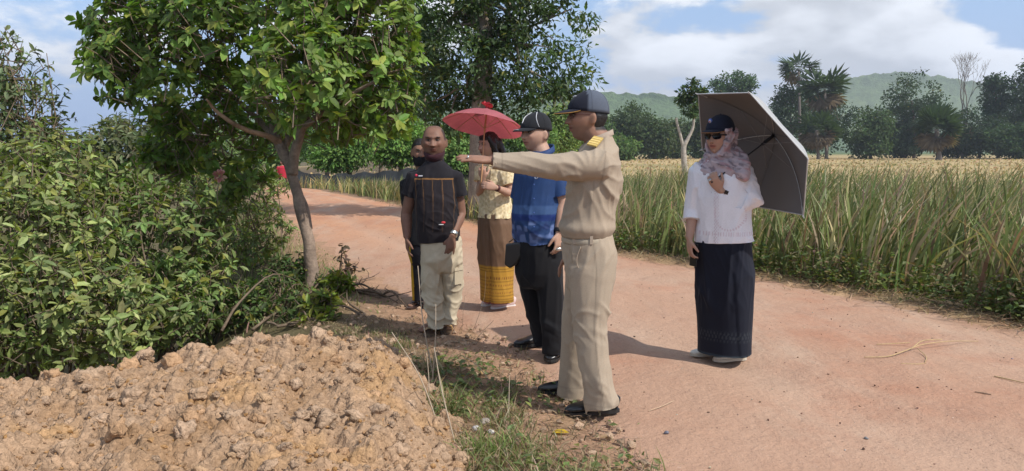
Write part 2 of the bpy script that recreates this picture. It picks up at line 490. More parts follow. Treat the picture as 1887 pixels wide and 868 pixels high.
hill('hill_slope', 'grassy hill with wooded flank behind the palms', 1250, [(1250, 275), (1400, 215), (1480, 165), (1550, 148), (1600, 141), (1650, 136), (1700, 142), (1760, 152), (1810, 158), (1860, 165), (1960, 172), (2200, 215)], (.12, .165, .06), 11)

# ------------------------------------------------------------------ soil mound with its clods
HS = .0098
mx = np.arange(-5.6, .3, HS); my = np.arange(2.0, 5.0, HS)
MX, MY = np.meshgrid(mx, my)
def mound_h(X, Y):
    """broad tipped heap of soil: crest runs from the left to the cart track"""
    X = np.asarray(X, float); Y = np.asarray(Y, float)
    yc = np.interp(X, [-4.6, -3.2, -2.4, -1.7, -1.1, -.7, -.4, .1], [3.35, 3.5, 3.72, 4.05, 4.3, 4.35, 4.3, 4.0])     # crest line
    hc = np.interp(X, [-5.5, -4.2, -2.4, -1.7, -1.3, -.8, -.5, -.25, .1], [-.12, .17, .24, .31, .335, .30, .19, .10, .0])
    f = np.where(Y > yc, np.exp(-((Y - yc) / .42) ** 2), 1 - .30 * sstep(0, 1.8, yc - Y))
    h = hc * f
    edge = np.interp(Y, [1, 2.2, 2.8, 3.4, 4.0, 4.6], [.15, .02, -.08, -.20, -.38, -.52])
    return h * sstep(.12, -.35, X - edge) - .10 * sstep(-.12, .28, X - edge) - .5 * sstep(.35, 1.0, Y - yc)
MZ = mound_h(MX, MY)
base0 = MZ.copy()
sh = MX.shape
MZ = MZ + .045 * n2(MX, MY, 2.2, 3, 41).reshape(sh)
rg = np.random.default_rng(21)
add = np.zeros(sh)
def splat(n, r0, r1, hk, lump):
    for _ in range(n):
        r = r0 + (r1 - r0) * rg.random() ** 2
        cx, cy = rg.uniform(-3.7, .3), rg.uniform(2.0, 5.0)
        i0, i1 = int((cx - r - mx[0]) / HS), int((cx + r - mx[0]) / HS) + 2
        j0, j1 = int((cy - r - my[0]) / HS), int((cy + r - my[0]) / HS) + 2
        i0, j0 = max(i0, 0), max(j0, 0)
        if i0 >= i1 or j0 >= j1: continue
        dx = MX[j0:j1, i0:i1] - cx; dy = MY[j0:j1, i0:i1] - cy
        an = rg.random() * pi; e = rg.uniform(.7, 1.3)
        a = (dx * cos(an) + dy * sin(an)) / r * e; b = (-dx * sin(an) + dy * cos(an)) / r / e
        q = np.clip(1 - a * a - b * b, 0, 1)
        add[j0:j1, i0:i1] = np.maximum(add[j0:j1, i0:i1], r * hk * np.sqrt(q) * (q > 0))
splat(150, .05, .12, .5, 1)
big = add.copy(); add[:] = 0
splat(3200, .022, .055, .85, 1)
mid = add.copy(); add[:] = 0
splat(9000, .010, .024, .9, 1)
wx, wy = .05 * n2(MX, MY, 6, 2, 81).reshape(sh), .05 * n2(MX, MY, 6, 2, 82).reshape(sh)
bil = lambda sc, sd: np.abs(fbm(np.stack([((MX + wx) * sc).ravel(), ((MY + wy) * sc).ravel(), np.full(MX.size, .4 + sd)], 1), 1, sd)).reshape(sh)
add = .6 * big + mid * (.6 + .5 * n2(MX, MY, 40, 2, 88).reshape(sh)) + add * .8 + .055 * bil(6.5, 3) + .036 * bil(14, 5) + .022 * bil(31, 7) + .012 * bil(60, 9) - .03
pits = sstep(.15, .55, n2(MX, MY, 5.5, 3, 47).reshape(sh))
MZ = MZ + add * (1 - .35 * pits) - .03 * pits + .008 * n2(MX, MY, 26, 3, 45).reshape(sh)
MZ = MZ + np.where(MY > 0, gz(MX, MY) * 0, 0)
cn = n2(MX, MY, 3.0, 4, 51).reshape(sh)[..., None]; cn2 = n2(MX, MY, 14, 3, 52).reshape(sh)[..., None]
Cm = A(.345, .230, .145) * (1 + .10 * cn2) + A(.025, 0, -.025) * sstep(.1, .45, cn) + A(-.05, -.045, -.04) * sstep(.1, .45, -cn)
ny, nx = sh
ii = (np.arange(ny - 1)[:, None] * nx + np.arange(nx - 1)[None])
MF = np.stack([ii, ii + 1, ii + nx + 1, ii + nx], -1).reshape(-1, 4)
fine = lambda f: (np.abs(MX.ravel()[f[:, 0]]) < .78 * MY.ravel()[f[:, 0]] + .1) & (MY.ravel()[f[:, 0]] > 2.4)
jc, ic = np.arange(0, ny - 4, 4)[:, None] * nx, np.arange(0, nx - 4, 4)[None]
CF = np.stack([jc + ic, jc + ic + 4, jc + ic + 4 * nx + 4, jc + ic + 4 * nx], -1).reshape(-1, 4)      # coarser mesh outside the near view
CF = CF[~(fine(CF) & fine(CF[:, 1:]) & fine(CF[:, 2:]))]
MF = np.concatenate([MF[fine(MF)], CF])
used = np.unique(MF); remap = np.full(MX.size, -1); remap[used] = np.arange(len(used)); MF = remap[MF]
M_CLOD = material('clod_soil', attr=True, rough=.95, spec=.08, vary=[(11, .14, 5), (70, .2, 4)], bump=[(35, .6, .02), (140, .7, .008)])
def crumb_material(name, k):
    m = bpy.data.materials.new(name); m.use_nodes = True
    nd, lk = m.node_tree.nodes, m.node_tree.links
    b = nd['Principled BSDF']; b.inputs['Roughness'].default_value = .95; b.inputs['Specular IOR Level'].default_value = .06
    t = nd.new('ShaderNodeTexCoord'); at_ = nd.new('ShaderNodeAttribute'); at_.attribute_name = 'col'
    wn_ = nd.new('ShaderNodeTexNoise'); wn_.inputs['Scale'].default_value = 30 * k; lk.new(t.outputs['Object'], wn_.inputs['Vector'])
    wv = nd.new('ShaderNodeVectorMath'); wv.operation = 'MULTIPLY_ADD'; lk.new(wn_.outputs['Color'], wv.inputs[0]); wv.inputs[1].default_value = (.03 / k,) * 3; lk.new(t.outputs['Object'], wv.inputs[2])
    src = at_.outputs['Color']; prev = None
    for sc, amt, dist, st in ((22, .12, .026, .42), (55, .15, .012, .55), (130, .14, .005, .5)):
        v = nd.new('ShaderNodeTexVoronoi'); v.inputs['Scale'].default_value = sc * k; lk.new(wv.outputs[0], v.inputs['Vector'])
        sp = nd.new('ShaderNodeSeparateColor'); lk.new(v.outputs['Color'], sp.inputs[0])
        mr = nd.new('ShaderNodeMapRange'); lk.new(sp.outputs[0], mr.inputs[0]); mr.inputs[3].default_value = 1 - amt; mr.inputs[4].default_value = 1 + amt * .8
        vm = nd.new('ShaderNodeVectorMath'); vm.operation = 'SCALE'; lk.new(src, vm.inputs[0]); lk.new(mr.outputs[0], vm.inputs['Scale']); src = vm.outputs[0]
        iv = nd.new('ShaderNodeMath'); iv.operation = 'SUBTRACT'; iv.inputs[0].default_value = 1; lk.new(v.outputs['Distance'], iv.inputs[1])
        bp = nd.new('ShaderNodeBump'); bp.inputs['Strength'].default_value = st; bp.inputs['Distance'].default_value = dist; lk.new(iv.outputs[0], bp.inputs['Height'])
        if prev: lk.new(prev, bp.inputs['Normal'])
        prev = bp.outputs[0]
    lk.new(src, b.inputs['Base Color']); lk.new(prev, b.inputs['Normal'])
    return m
M_CRUMB = crumb_material('crumbly_soil', 1.0)
mound = empty('soil_mound', (-1.8, 3.2, 0))
tag(mound, 'heap of lumpy tan soil tipped in front of the bushes', 'soil heap')
hb = link('heap', mesh_np('heap', np.stack([MX, MY, MZ], -1).reshape(-1, 3)[used], MF, Cm.reshape(-1, 3)[used]), M_CRUMB, mound)
def height_at(x, y):
    i = int(np.clip((x - mx[0]) / HS, 0, nx - 1)); j = int(np.clip((y - my[0]) / HS, 0, ny - 1))
    return MZ[j, i]
def clod_mesh(seed, sub=2):
    bm = bmesh.new(); bmesh.ops.create_icosphere(bm, subdivisions=sub, radius=1)
    V = np.array([v.co for v in bm.verts]); F = np.array([[v.index for v in f.verts] for f in bm.faces]); bm.free()
    d = .85 + .55 * fbm(V * 1.3 + seed * 3.7, 2, seed) + .42 * np.abs(vnoise(V * 2.6 + seed, seed + 2)) + .22 * np.abs(vnoise(V * 5.5 + seed, seed + 4)) + .10 * vnoise(V * 11, seed + 6)
    V = V * d[:, None] * A(1, .85, .72)
    return V, F
M_LUMP = crumb_material('lump_soil', .045)
clod_variants = []
for k in range(14):
    V, F = clod_mesh(k + 1, 3)
    c = [(.39, .265, .17), (.41, .27, .16), (.38, .26, .17), (.41, .285, .19), (.41, .255, .145), (.36, .25, .165), (.39, .27, .18)][k % 7]
    me = mesh_np('clod', V, F, np.tile(A(*c), (len(V), 1)) * (1 + .12 * vnoise(V * 3, k))[:, None], smooth=True)
    me.materials.append(M_LUMP); clod_variants.append(me)
spots = []
for _ in range(6000):
    cx, cy = rg.uniform(-3.4, -.15), rg.uniform(2.1, 4.6)
    e = np.interp(cy, [1, 2.2, 2.8, 3.4, 4.0, 4.6], [.15, .02, -.08, -.20, -.38, -.52])
    yc = np.interp(cx, [-4.6, -3.2, -2.4, -1.7, -1.1, -.7, -.4, .1], [3.35, 3.5, 3.72, 4.05, 4.3, 4.35, 4.3, 4.0])
    if cx > e + .1 or cy > yc + .12 or abs(cx) > cy * .68: continue
    r = .016 + .036 * rg.random() ** 2.2
    if abs(cy - yc) < .15: r *= 1.25
    if all((cx - a) ** 2 + (cy - b) ** 2 > (r + c_) ** 2 * .7 for a, b, c_ in spots): spots.append((cx, cy, r))
    if len(spots) >= 280: break
for (cx, cy, r) in spots:
    o = bpy.data.objects.new('clod', clod_variants[rg.integers(14)]); COL.objects.link(o); o.parent = mound
    o.location = Vector((cx, cy, height_at(cx, cy) + r * .05)) - mound.location
    o.scale = (r, r * rg.uniform(.8, 1.2), r * rg.uniform(.8, 1.15)); o.rotation_euler = (rg.uniform(-.5, .5), rg.uniform(-.5, .5), rg.uniform(0, 6.3))
def scatter_pebbles(pts, radii, cols, seed):
    bm = bmesh.new(); bmesh.ops.create_icosphere(bm, subdivisions=1, radius=1)
    V0 = np.array([v.co for v in bm.verts]); F0 = np.array([[v.index for v in f.verts] for f in bm.faces]); bm.free()
    r = np.random.default_rng(seed); n = len(pts)
    j = 1 + .8 * (r.random((n, len(V0), 1)) - .5)
    sc = np.asarray(radii)[:, None, None] * (A(1, 1, .75) * (1 + .3 * (r.random((n, 1, 3)) - .5)))
    V = V0[None] * j * sc
    an = r.random(n) * 6.28; ca, sa = np.cos(an)[:, None], np.sin(an)[:, None]
    V = np.stack([V[..., 0] * ca - V[..., 1] * sa, V[..., 0] * sa + V[..., 1] * ca, V[..., 2]], -1) + np.asarray(pts)[:, None]
    F = F0[None] + (np.arange(n) * len(V0))[:, None, None]
    return V.reshape(-1, 3), F.reshape(-1, 3), np.repeat(np.asarray(cols), len(V0), axis=0)
pp = []
while len(pp) < 3000:
    cx, cy = rg.uniform(-3.4, .15), rg.uniform(1.9, 4.6)
    e = np.interp(cy, [1, 2.2, 2.8, 3.4, 4.0, 4.6], [.15, .02, -.08, -.20, -.38, -.52])
    if cx > e + .55 * rg.random() ** 2.5: continue
    pp.append((cx, cy, max(height_at(cx, cy), gz1(cx, cy)) + .003))
rr = .004 + .011 * rg.random(len(pp)) ** 2.0
cc = A(.365, .24, .152) * (.8 + .4 * rg.random((len(pp), 1))) + A(.06, 0, -.05) * rg.random((len(pp), 1))
V, F, C = scatter_pebbles(pp, rr, cc, 5)
o = link('crumbs', mesh_np('crumbs', V, F, C, False), M_CLOD, mound); o['kind'] = 'stuff'
# ------------------------------------------------------------------ plants: leaves as real faces
LEAF_LONG = (np.array([[0, 0, 0], [.28, .5, .05], [.28, 0, -.02], [.28, -.5, .05], [.68, .46, .02], [.68, 0, -.06], [.68, -.46, .02], [1, 0, -.12]], float),
             [np.array([[0, 2, 1], [0, 3, 2], [4, 5, 7], [5, 6, 7]]), np.array([[1, 2, 5, 4], [2, 3, 6, 5]])])
LEAF_QUAD = (np.array([[0, 0, 0], [.5, .5, .08], [1, 0, -.05], [.5, -.5, .08]], float), [np.array([[0, 3, 2, 1]])])
def leaves(pos, along, nrm, L, W, shape=LEAF_LONG):
    """vectorised leaves: position, axis, normal, length, width"""
    T, FS = shape
    d = along / (np.linalg.norm(along, axis=1)[:, None] + 1e-9)
    s = np.cross(nrm, d); s /= np.linalg.norm(s, axis=1)[:, None] + 1e-9
    n = np.cross(d, s)
    L = np.broadcast_to(L, len(pos)); W = np.broadcast_to(W, len(pos))
    V = pos[:, None] + d[:, None] * (T[None, :, 0:1] * L[:, None, None]) + s[:, None] * (T[None, :, 1:2] * W[:, None, None]) + n[:, None] * (T[None, :, 2:3] * L[:, None, None])
    k = len(T)
    F = [(f[None] + (np.arange(len(pos)) * k)[:, None, None]).reshape(-1, f.shape[1]) for f in FS]
    return V.reshape(-1, 3), F, k
def rdir(r, n):
    v = r.normal(size=(n, 3)); return v / np.linalg.norm(v, axis=1)[:, None]
def leaf_cols(r, n, k, base, var=.25, yellow=.1, ycol=(.30, .27, .05)):
    c = np.array(base)[None] * (1 + var * (r.random((n, 1)) * 2 - 1)) * (1 + .12 * (r.random((n, 3)) * 2 - 1))
    y = r.random(n) < yellow
    c[y] = c[y] * .35 + np.array(ycol) * .65
    return np.repeat(np.clip(c, 0.004, 1), k, axis=0)
def clump_points(r, lobes, nclump, nper, csize, shell=.55):
    """points in clumps that fill ellipsoid lobes (cx,cy,cz,rx,ry,rz); returns points, outward dirs, clump ids"""
    vol = np.array([l[3] * l[4] * l[5] for l in lobes]) ** .75; vol /= vol.sum()
    P, D, I = [], [], []
    which = r.choice(len(lobes), nclump, p=vol)
    for q, w in enumerate(which):
        l = np.array(lobes[w]); v = rdir(r, 1)[0]; rad = shell + (1 - shell) * r.random() ** .6
        c = l[:3] + v * l[3:] * rad
        m = max(3, int(nper * r.uniform(.6, 1.4)))
        cs = csize * r.uniform(.65, 1.35)
        u = rdir(r, m) * (r.random((m, 1)) ** .45) * A(1, 1, .7) * cs
        P.append(c + u); D.append(unit(v * A(1, 1, 1)) * .6 + u / cs * .8); I.append(np.full(m, q))
    return np.concatenate(P), np.concatenate(D), np.concatenate(I)
def crown_mesh(name, r, lobes, nclump, nper, csize, leafL, ratio, base, var=.3, yellow=.08, shape=LEAF_QUAD, droop=.25, shell=.55, up=.8):
    P, D, I = clump_points(r, lobes, nclump, nper, csize, shell)
    n = len(P)
    al = D * .7 + rdir(r, n) * .8 + A(0, 0, -droop)
    nr = D * .8 + rdir(r, n) * .55 + A(0, 0, up)
    L = leafL * (.65 + .7 * r.random(n))
    V, F, k = leaves(P, al, nr, L, L * ratio, shape)
    tint = 1 + .22 * (r.random(I.max() + 1) * 2 - 1)
    C = leaf_cols(r, n, k, base, var, yellow) * np.repeat(tint[I], k)[:, None]
    return mesh_np(name, V, F, C, smooth=False), P, I
def branches(G, r, start, targets, r0, col=None, wig=.12, seg=7):
    """a limb from start to each target, sagging and crooked"""
    for t in targets:
        t = np.asarray(t, float); L = np.linalg.norm(t - start)
        m = (start + t) / 2 + rdir(r, 1)[0] * L * wig + A(0, 0, L * .06)
        P = spline(np.array([start, start * .6 + m * .4 + rdir(r, 1)[0] * L * wig * .3, m, t]), 4)
        R = np.linspace(r0, r0 * .22, len(P))
        G.add(tube(P, R, seg=seg, caps=True, dome=0), col)
def make_tree(name, label, cat, base, trunk_pts, lobes, nclump, nper, csize, leafL, ratio, leafcol, seed, bark=(.2, .15, .11), group=None, limb_r=.05, shape=LEAF_QUAD, mat=None, **kw):
    r = np.random.default_rng(seed)
    root = empty(name, Vector(base)); tag(root, label, cat, group)
    G = Geo()
    TP = np.array(trunk_pts, float)              # x y z r
    S = spline(TP, 5)
    G.add(tube(S[:, :3], S[:, 3], seg=10, caps=True, dome=0), A(*bark))
    topp = TP[-1, :3]
    for l in lobes:
        l = np.array(l)
        st = S[int(len(S) * r.uniform(.55, .98)), :3]
        branches(G, r, st, [l[:3] + rdir(r, 1)[0] * l[3:] * .3], limb_r, A(*bark))
        for _ in range(3):
            branches(G, r, l[:3] * .7 + st * .3, [l[:3] + rdir(r, 1)[0] * l[3:] * .8], limb_r * .5, A(*bark), seg=5)
    G.build('trunk', M_BARK_ATTR, root)
    me, P, I = crown_mesh('crown', r, lobes, nclump, nper, csize, leafL, ratio, leafcol, shape=shape, **kw)
    link('crown', me, mat or M_LEAF_FAR, root)
    return root

# --- the near tree with big oval leaves, left of the road
def near_tree():
    r = np.random.default_rng(3)
    b = on_ground(574, 530); Y = b[1]; b[2] = -.12
    root = empty('roadside_tree', Vector(b))
    tag(root, 'small forked tree with big oval leaves at the road edge by the soil heap', 'tree')
    G = Geo(); col = A(.25, .19, .145)
    J = lambda x, y, dy=0: at(x, y, Y + dy)
    def limb(pts, col=col, n=6, seg=12):
        P = np.array([list(p) + [q] for p, q in pts]); S = spline(P, n)
        S[:, :3] += .012 * np.stack([fbm(S[:, :3] * 6, 2, 5), fbm(S[:, :3] * 6, 2, 6), 0 * S[:, 0]], 1)
        rr_ = S[:, 3] * (1 + .08 * fbm(S[:, :3] * 9, 2, 8))
        G.add(tube(S[:, :3], rr_, seg=seg, caps=True, dome=0), col)
    limb([(b - A(0, 0, .25), .095), (b, .080), (J(572, 470), .066), (J(557, 400), .059), (J(543, 340), .055), (J(528, 290), .048), (J(512, 262), .041)])
    limb([(J(556, 392, .02), .06), (J(568, 420, .06), .045), (J(560, 380, .1), .044), (J(545, 350, .12), .04)])
    limb([(J(540, 320), .06), (J(543, 285, -.05), .052), (J(556, 235, -.15), .045), (J(575, 170, -.25), .036), (J(590, 90, -.4), .028), (J(600, 0, -.5), .02)])
    limb([(J(530, 300), .05), (J(510, 258, .1), .045), (J(498, 200, .2), .038), (J(480, 120, .3), .03), (J(470, 20, .35), .02)])
    limb([(J(514, 262), .045), (J(490, 250, -.1), .030), (J(455, 240, -.2), .026), (J(425, 225, -.3), .022), (J(400, 205, -.35), .018), (J(380, 182, -.45), .010)], col=A(.34, .22, .14))
    limb([(J(520, 275), .04), (J(560, 215, .35), .032), (J(640, 150, .5), .025), (J(700, 90, .6), .014)])
    limb([(J(512, 262), .035), (J(470, 215, .4), .03), (J(380, 140, .5), .022), (J(260, 90, .4), .012)])
    limb([(J(556, 235, -.15), .032), (J(620, 190, -.5), .024), (J(690, 150, -.7), .012)])
    G.build('trunk', M_BARK_ATTR, root)
    def lobe(x, y, dy, rx, rz, ry=None):
        c = J(x, y, dy); s = Y / FPX
        return (c[0], c[1], c[2], rx * s, (ry or rx) * s, rz * s)
    lobes = [lobe(470, 60, .1, 210, 130), lobe(640, 100, -.35, 135, 130), lobe(320, 110, .1, 165, 135), lobe(560, -60, 0, 240, 120), lobe(330, -60, .2, 190, 120),
             lobe(230, 60, .1, 85, 110), lobe(700, 190, -.2, 75, 70), lobe(420, 240, .5, 130, 90), lobe(620, 210, .25, 120, 60), lobe(690, 40, -.1, 90, 110), lobe(560, 130, -.8, 110, 100), lobe(330, 250, .8, 90, 80)]
    low = [lobe(445, 330, .3, 60, 45), lobe(400, 380, .1, 45, 28), lobe(300, 290, .6, 70, 60)]
    vol = np.array([l[3] * l[5] for l in lobes]); vol /= vol.sum()
    tips, outs = [], []
    for _ in range(1850):
        l = np.array(lobes[r.choice(len(lobes), p=vol)]); v = rdir(r, 1)[0]
        tips.append(l[:3] + v * l[3:] * (.45 + .55 * r.random() ** .6)); outs.append(v)
    for _ in range(75):
        l = np.array(low[r.choice(len(low))]); v = rdir(r, 1)[0]
        tips.append(l[:3] + v * l[3:] * (.3 + .7 * r.random())); outs.append(v)
    tips, outs = np.array(tips), np.array(outs)
    P, Al, Nr, Lf, Tn = [], [], [], [], []
    Gt = Geo()
    for t, o_ in zip(tips, outs):
        ax = unit(o_ * .8 + A(0, 0, .55) + r.normal(size=3) * .3)
        m = r.integers(7, 13)
        u = unit(np.cross(ax, r.normal(size=3))); w = np.cross(ax, u)
        ph = np.arange(m) * 2.4 + r.random() * 6
        rad = np.cos(ph)[:, None] * u + np.sin(ph)[:, None] * w
        al = rad * 1.0 + ax * r.uniform(.05, .7, (m, 1)) + A(0, 0, -.18)
        P.append(t - ax * r.random((m, 1)) * .09); Al.append(al); Nr.append(ax + rad * -.25 + r.normal(size=(m, 3)) * .22 + A(0, 0, .25))
        Lf.append(r.uniform(.045, .145, m)); Tn.append(np.full(m, r.uniform(.75, 1.3)))
        Gt.add(tube(np.array([t - ax * .30 + r.normal(size=3) * .04, t - ax * .12, t]), [.007, .005, .003], seg=4, caps=False))
    P, Al, Nr, Lf, Tn = map(np.concatenate, (P, Al, Nr, Lf, Tn))
    V, F, k = leaves(P, Al, Nr, Lf, Lf * .46)
    C = leaf_cols(r, len(P), k, (.150, .230, .048), .36, .10, (.32, .33, .06)) * np.repeat(Tn, k)[:, None]
    link('crown', mesh_np('crown', V, F, C, smooth=False), M_LEAF, root)
    Gt.build('twigs', M_BARK, root)
near_tree()

# --- bushes on the low ground left of the track
def bush(name, label, lobes_px, ntip, leafL, ratio, colr, seed, group=None, yellow=.08, stems=8, nleaf=(6, 11), stemcol=(.16, .12, .085), base=None, shape=LEAF_LONG, droop=.3, twiglen=.25):
    r = np.random.default_rng(seed)
    lobes = []
    for (x, y, Y, rx, rz) in lobes_px:
        c = at(x, y, Y); s = Y / FPX
        lobes.append(np.array([c[0], c[1], c[2], rx * s, min(rx, rz * 1.2) * s * .9, rz * s]))
    L0 = np.mean([l[:3] for l in lobes], axis=0)
    b = A(L0[0], L0[1], 0) if base is None else np.asarray(base, float)
    b[2] = gz1(b[0], b[1])
    root = empty(name, Vector(b)); tag(root, label, 'bush', group)
    vol = np.array([l[3] * l[5] for l in lobes]); vol /= vol.sum()
    tips, outs = [], []
    for _ in range(ntip):
        l = lobes[r.choice(len(lobes), p=vol)]; v = rdir(r, 1)[0]
        p = l[:3] + v * l[3:] * (.5 + .5 * r.random() ** .7)
        if p[2] < gz1(p[0], p[1]) + .03: continue
        tips.append(p); outs.append(v)
    G = Geo()
    for l in lobes:
        for _ in range(stems):
            st = b + A(r.normal() * .25, r.normal() * .25, -.05)
            branches(G, r, st, [l[:3] + rdir(r, 1)[0] * l[3:] * .85], .016, A(*stemcol), seg=5, wig=.15)
    P, Al, Nr, Lf, Tn = [], [], [], [], []
    for t, o_ in zip(tips, outs):
        ax = unit(o_ * .9 + A(0, 0, .5) + r.normal(size=3) * .4)
        m = r.integers(*nleaf); u = unit(np.cross(ax, r.normal(size=3))); w = np.cross(ax, u)
        ph = np.arange(m) * 2.4 + r.random() * 6
        rad = np.cos(ph)[:, None] * u + np.sin(ph)[:, None] * w
        P.append(t - ax * r.random((m, 1)) * twiglen * .8)
        Al.append(rad + ax * r.uniform(.2, .8, (m, 1)) + A(0, 0, -droop)); Nr.append(ax + r.normal(size=(m, 3)) * .4 + A(0, 0, .4))
        Lf.append(leafL * r.uniform(.4, 1.35, m)); Tn.append(np.full(m, r.uniform(.72, 1.3)))
        G.add(tube(np.array([t - ax * twiglen + r.normal(size=3) * .04, t - ax * twiglen * .4, t]), [.006, .004, .002], seg=4, caps=False), A(*stemcol))
    P, Al, Nr, Lf, Tn = map(np.concatenate, (P, Al, Nr, Lf, Tn))
    V, F, k = leaves(P, Al, Nr, Lf, Lf * ratio, shape)
    C = leaf_cols(r, len(P), k, colr, .42, yellow) * np.repeat(Tn, k)[:, None]
    G.build('stems', M_BARK_ATTR, root)
    link('foliage', mesh_np('foliage', V, F, C, smooth=False), M_LEAF, root)
    return root
bush('leafy_bush', 'broad grey-green bush filling the lower corner behind the soil heap', [(40, 430, 6.2, 190, 170), (-60, 560, 5.6, 180, 150), (120, 560, 5.8, 190, 140), (60, 320, 6.8, 150, 100)], 1050, .096, .36, (.25, .295, .11), 31, base=at(40, 660, 6.2))
bush('leafy_bush', 'dense dark green bush between the grey-green bush and the forked tree', [(290, 450, 6.9, 150, 140), (360, 540, 7.0, 100, 100), (260, 570, 6.4, 150, 90), (180, 360, 7.4, 120, 90), (370, 400, 7.6, 60, 60)], 900, .094, .38, (.18, .24, .08), 32, base=at(310, 640, 6.8))
bush('tall_shrub', 'tall sparse shrub with small leaves against the sky at the picture edge', [(20, 120, 7.6, 75, 75), (60, 210, 7.6, 75, 80), (-40, 200, 7.8, 90, 150), (95, 240, 7.4, 45, 40), (10, 300, 7.6, 110, 80)], 540, .088, .34, (.165, .215, .10), 33, base=at(0, 560, 7.6), stems=9, nleaf=(4, 8))
bush('hazy_bush', 'pale olive bush far behind between the shrub and the tree crown', [(210, 270, 15, 100, 50), (150, 300, 15, 120, 60), (300, 300, 15, 120, 70), (225, 235, 16, 60, 30)], 620, .16, .42, (.13, .155, .075), 34, base=at(220, 380, 15), shape=LEAF_QUAD, stems=5)
bush('verge_bush', 'low tangled bush on the bank behind the tree trunk', [(470, 350, 10.5, 70, 50), (430, 400, 10, 80, 60), (490, 420, 9.6, 60, 50), (450, 460, 9.3, 70, 50), (380, 330, 11, 100, 50)], 520, .075, .45, (.17, .225, .07), 35, base=at(450, 480, 9.8), shape=LEAF_QUAD, stems=5, twiglen=.15, yellow=.15)
bush('base_bush', 'dark fern-like bush around the foot of the forked tree', [(500, 545, 7.3, 80, 50), (445, 575, 7.0, 80, 50), (560, 575, 6.7, 60, 45), (530, 500, 7.9, 60, 40), (600, 520, 7.9, 35, 30)], 420, .075, .34, (.085, .135, .040), 36, base=at(510, 600, 7.1), stems=5, twiglen=.16)
bush('yellow_bush', 'bright yellow-green leafy plant below the forked tree trunk', [(595, 565, 6.6, 45, 35), (610, 595, 6.3, 40, 25), (628, 520, 7.4, 25, 30), (575, 600, 6.3, 40, 25)], 130, .095, .34, (.145, .190, .030), 37, base=at(600, 615, 6.5), stems=4, yellow=.25, twiglen=.12)

# --- the large tree across the road
def px_lobe(x, y, Y, rx, rz, ry=None):
    c = at(x, y, Y); s = Y / FPX
    return (c[0], c[1], c[2], rx * s, (ry or min(rx, rz)) * s, rz * s)
b = on_ground(885, 402); YB = b[1]
tp = lambda x, y, r_: list(at(x, y, YB)) + [r_]
make_tree('shade_tree', 'tall dark-leaved shade tree with grey trunk behind the red umbrella', 'tree', b,
          [list(b - A(0, 0, .3)) + [.30], tp(884, 370, .25), tp(885, 300, .235), tp(886, 230, .22), tp(890, 150, .2), tp(893, 60, .17), tp(890, -60, .13)],
          [px_lobe(880, 90, YB, 120, 110), px_lobe(980, 120, YB - .4, 110, 90), px_lobe(830, 190, YB + .3, 90, 60), px_lobe(960, 30, YB, 120, 80), px_lobe(1010, 190, YB, 60, 40), px_lobe(820, 40, YB, 110, 100),
           px_lobe(900, -80, YB, 210, 110), px_lobe(1060, 8, YB, 60, 35), px_lobe(900, 200, YB + .8, 110, 45), px_lobe(760, 120, YB + .6, 70, 90)],
          340, 50, .30, .14, .42, (.070, .112, .040), 41, bark=(.25, .21, .165), limb_r=.07, shape=LEAF_QUAD, mat=M_LEAF, droop=.3, yellow=.03)

# --- trees and shrubs behind the verge, beyond the road
FAR = [  # x, crown centre y, rx, rz, Y, colour, label
    (600, 215, 120, 95, 44, (.075, .125, .035), 'mid green tree beyond the road, between forked trunk and black net'),
    (700, 175, 110, 120, 48, (.055, .095, .032), 'tall dark tree rising behind the black net fence'),
    (735, 262, 60, 42, 38, (.10, .165, .040), 'bright round shrub left of the man with the neck mask'),
    (640, 275, 70, 42, 36, (.085, .145, .035), 'leafy shrub right behind the black net fence'),
    (850, 270, 55, 50, 36, (.11, .175, .05), 'bright green shrub under the red umbrella'),
    (960, 262, 70, 45, 42, (.095, .155, .045), 'green shrub behind the long black hair'),
    (1040, 235, 50, 62, 52, (.12, .165, .05), 'yellow-green tree behind the cap brim of the pointing man'),
    (520, 250, 60, 70, 50, (.09, .15, .04), 'light green tree seen through the forked trunk'),
    (420, 280, 90, 60, 50, (.10, .14, .05), 'olive tree glimpsed behind the drooping leaves'),
    (780, 120, 90, 130, 40, (.045, .08, .028), 'dark slender tree between the two big crowns'),
]
for q, (x, y, rx, rz, Y, c, lab) in enumerate(FAR):
    r = np.random.default_rng(300 + q)
    b = on_ground(x, 300); b = A((x - 943.5) / FPX * Y, Y, 0); b[2] = gz1(b[0], b[1])
    c0 = at(x, y, Y); s = Y / FPX
    lob = [(c0[0], c0[1], c0[2], rx * s * .8, rx * s * .7, rz * s * .8)]
    for _ in range(5):
        v = rdir(r, 1)[0]
        lob.append((c0[0] + v[0] * rx * s * .5, c0[1] + v[1] * rx * s * .5, max(c0[2] + v[2] * rz * s * .55, b[2] + rz * s * .3), rx * s * .5, rx * s * .5, rz * s * .42))
    make_tree('background_tree', lab, 'tree', b, [list(b - A(0, 0, .2)) + [.16], list(b * .5 + c0 * .5 + A(.1, 0, 0)) + [.12], list(c0) + [.06]], lob, 190, 40, .60, .20, .5, tuple(np.array(c) * 1.75), 400 + q, group='trees beyond the road', limb_r=.04, up=.6, yellow=.01)

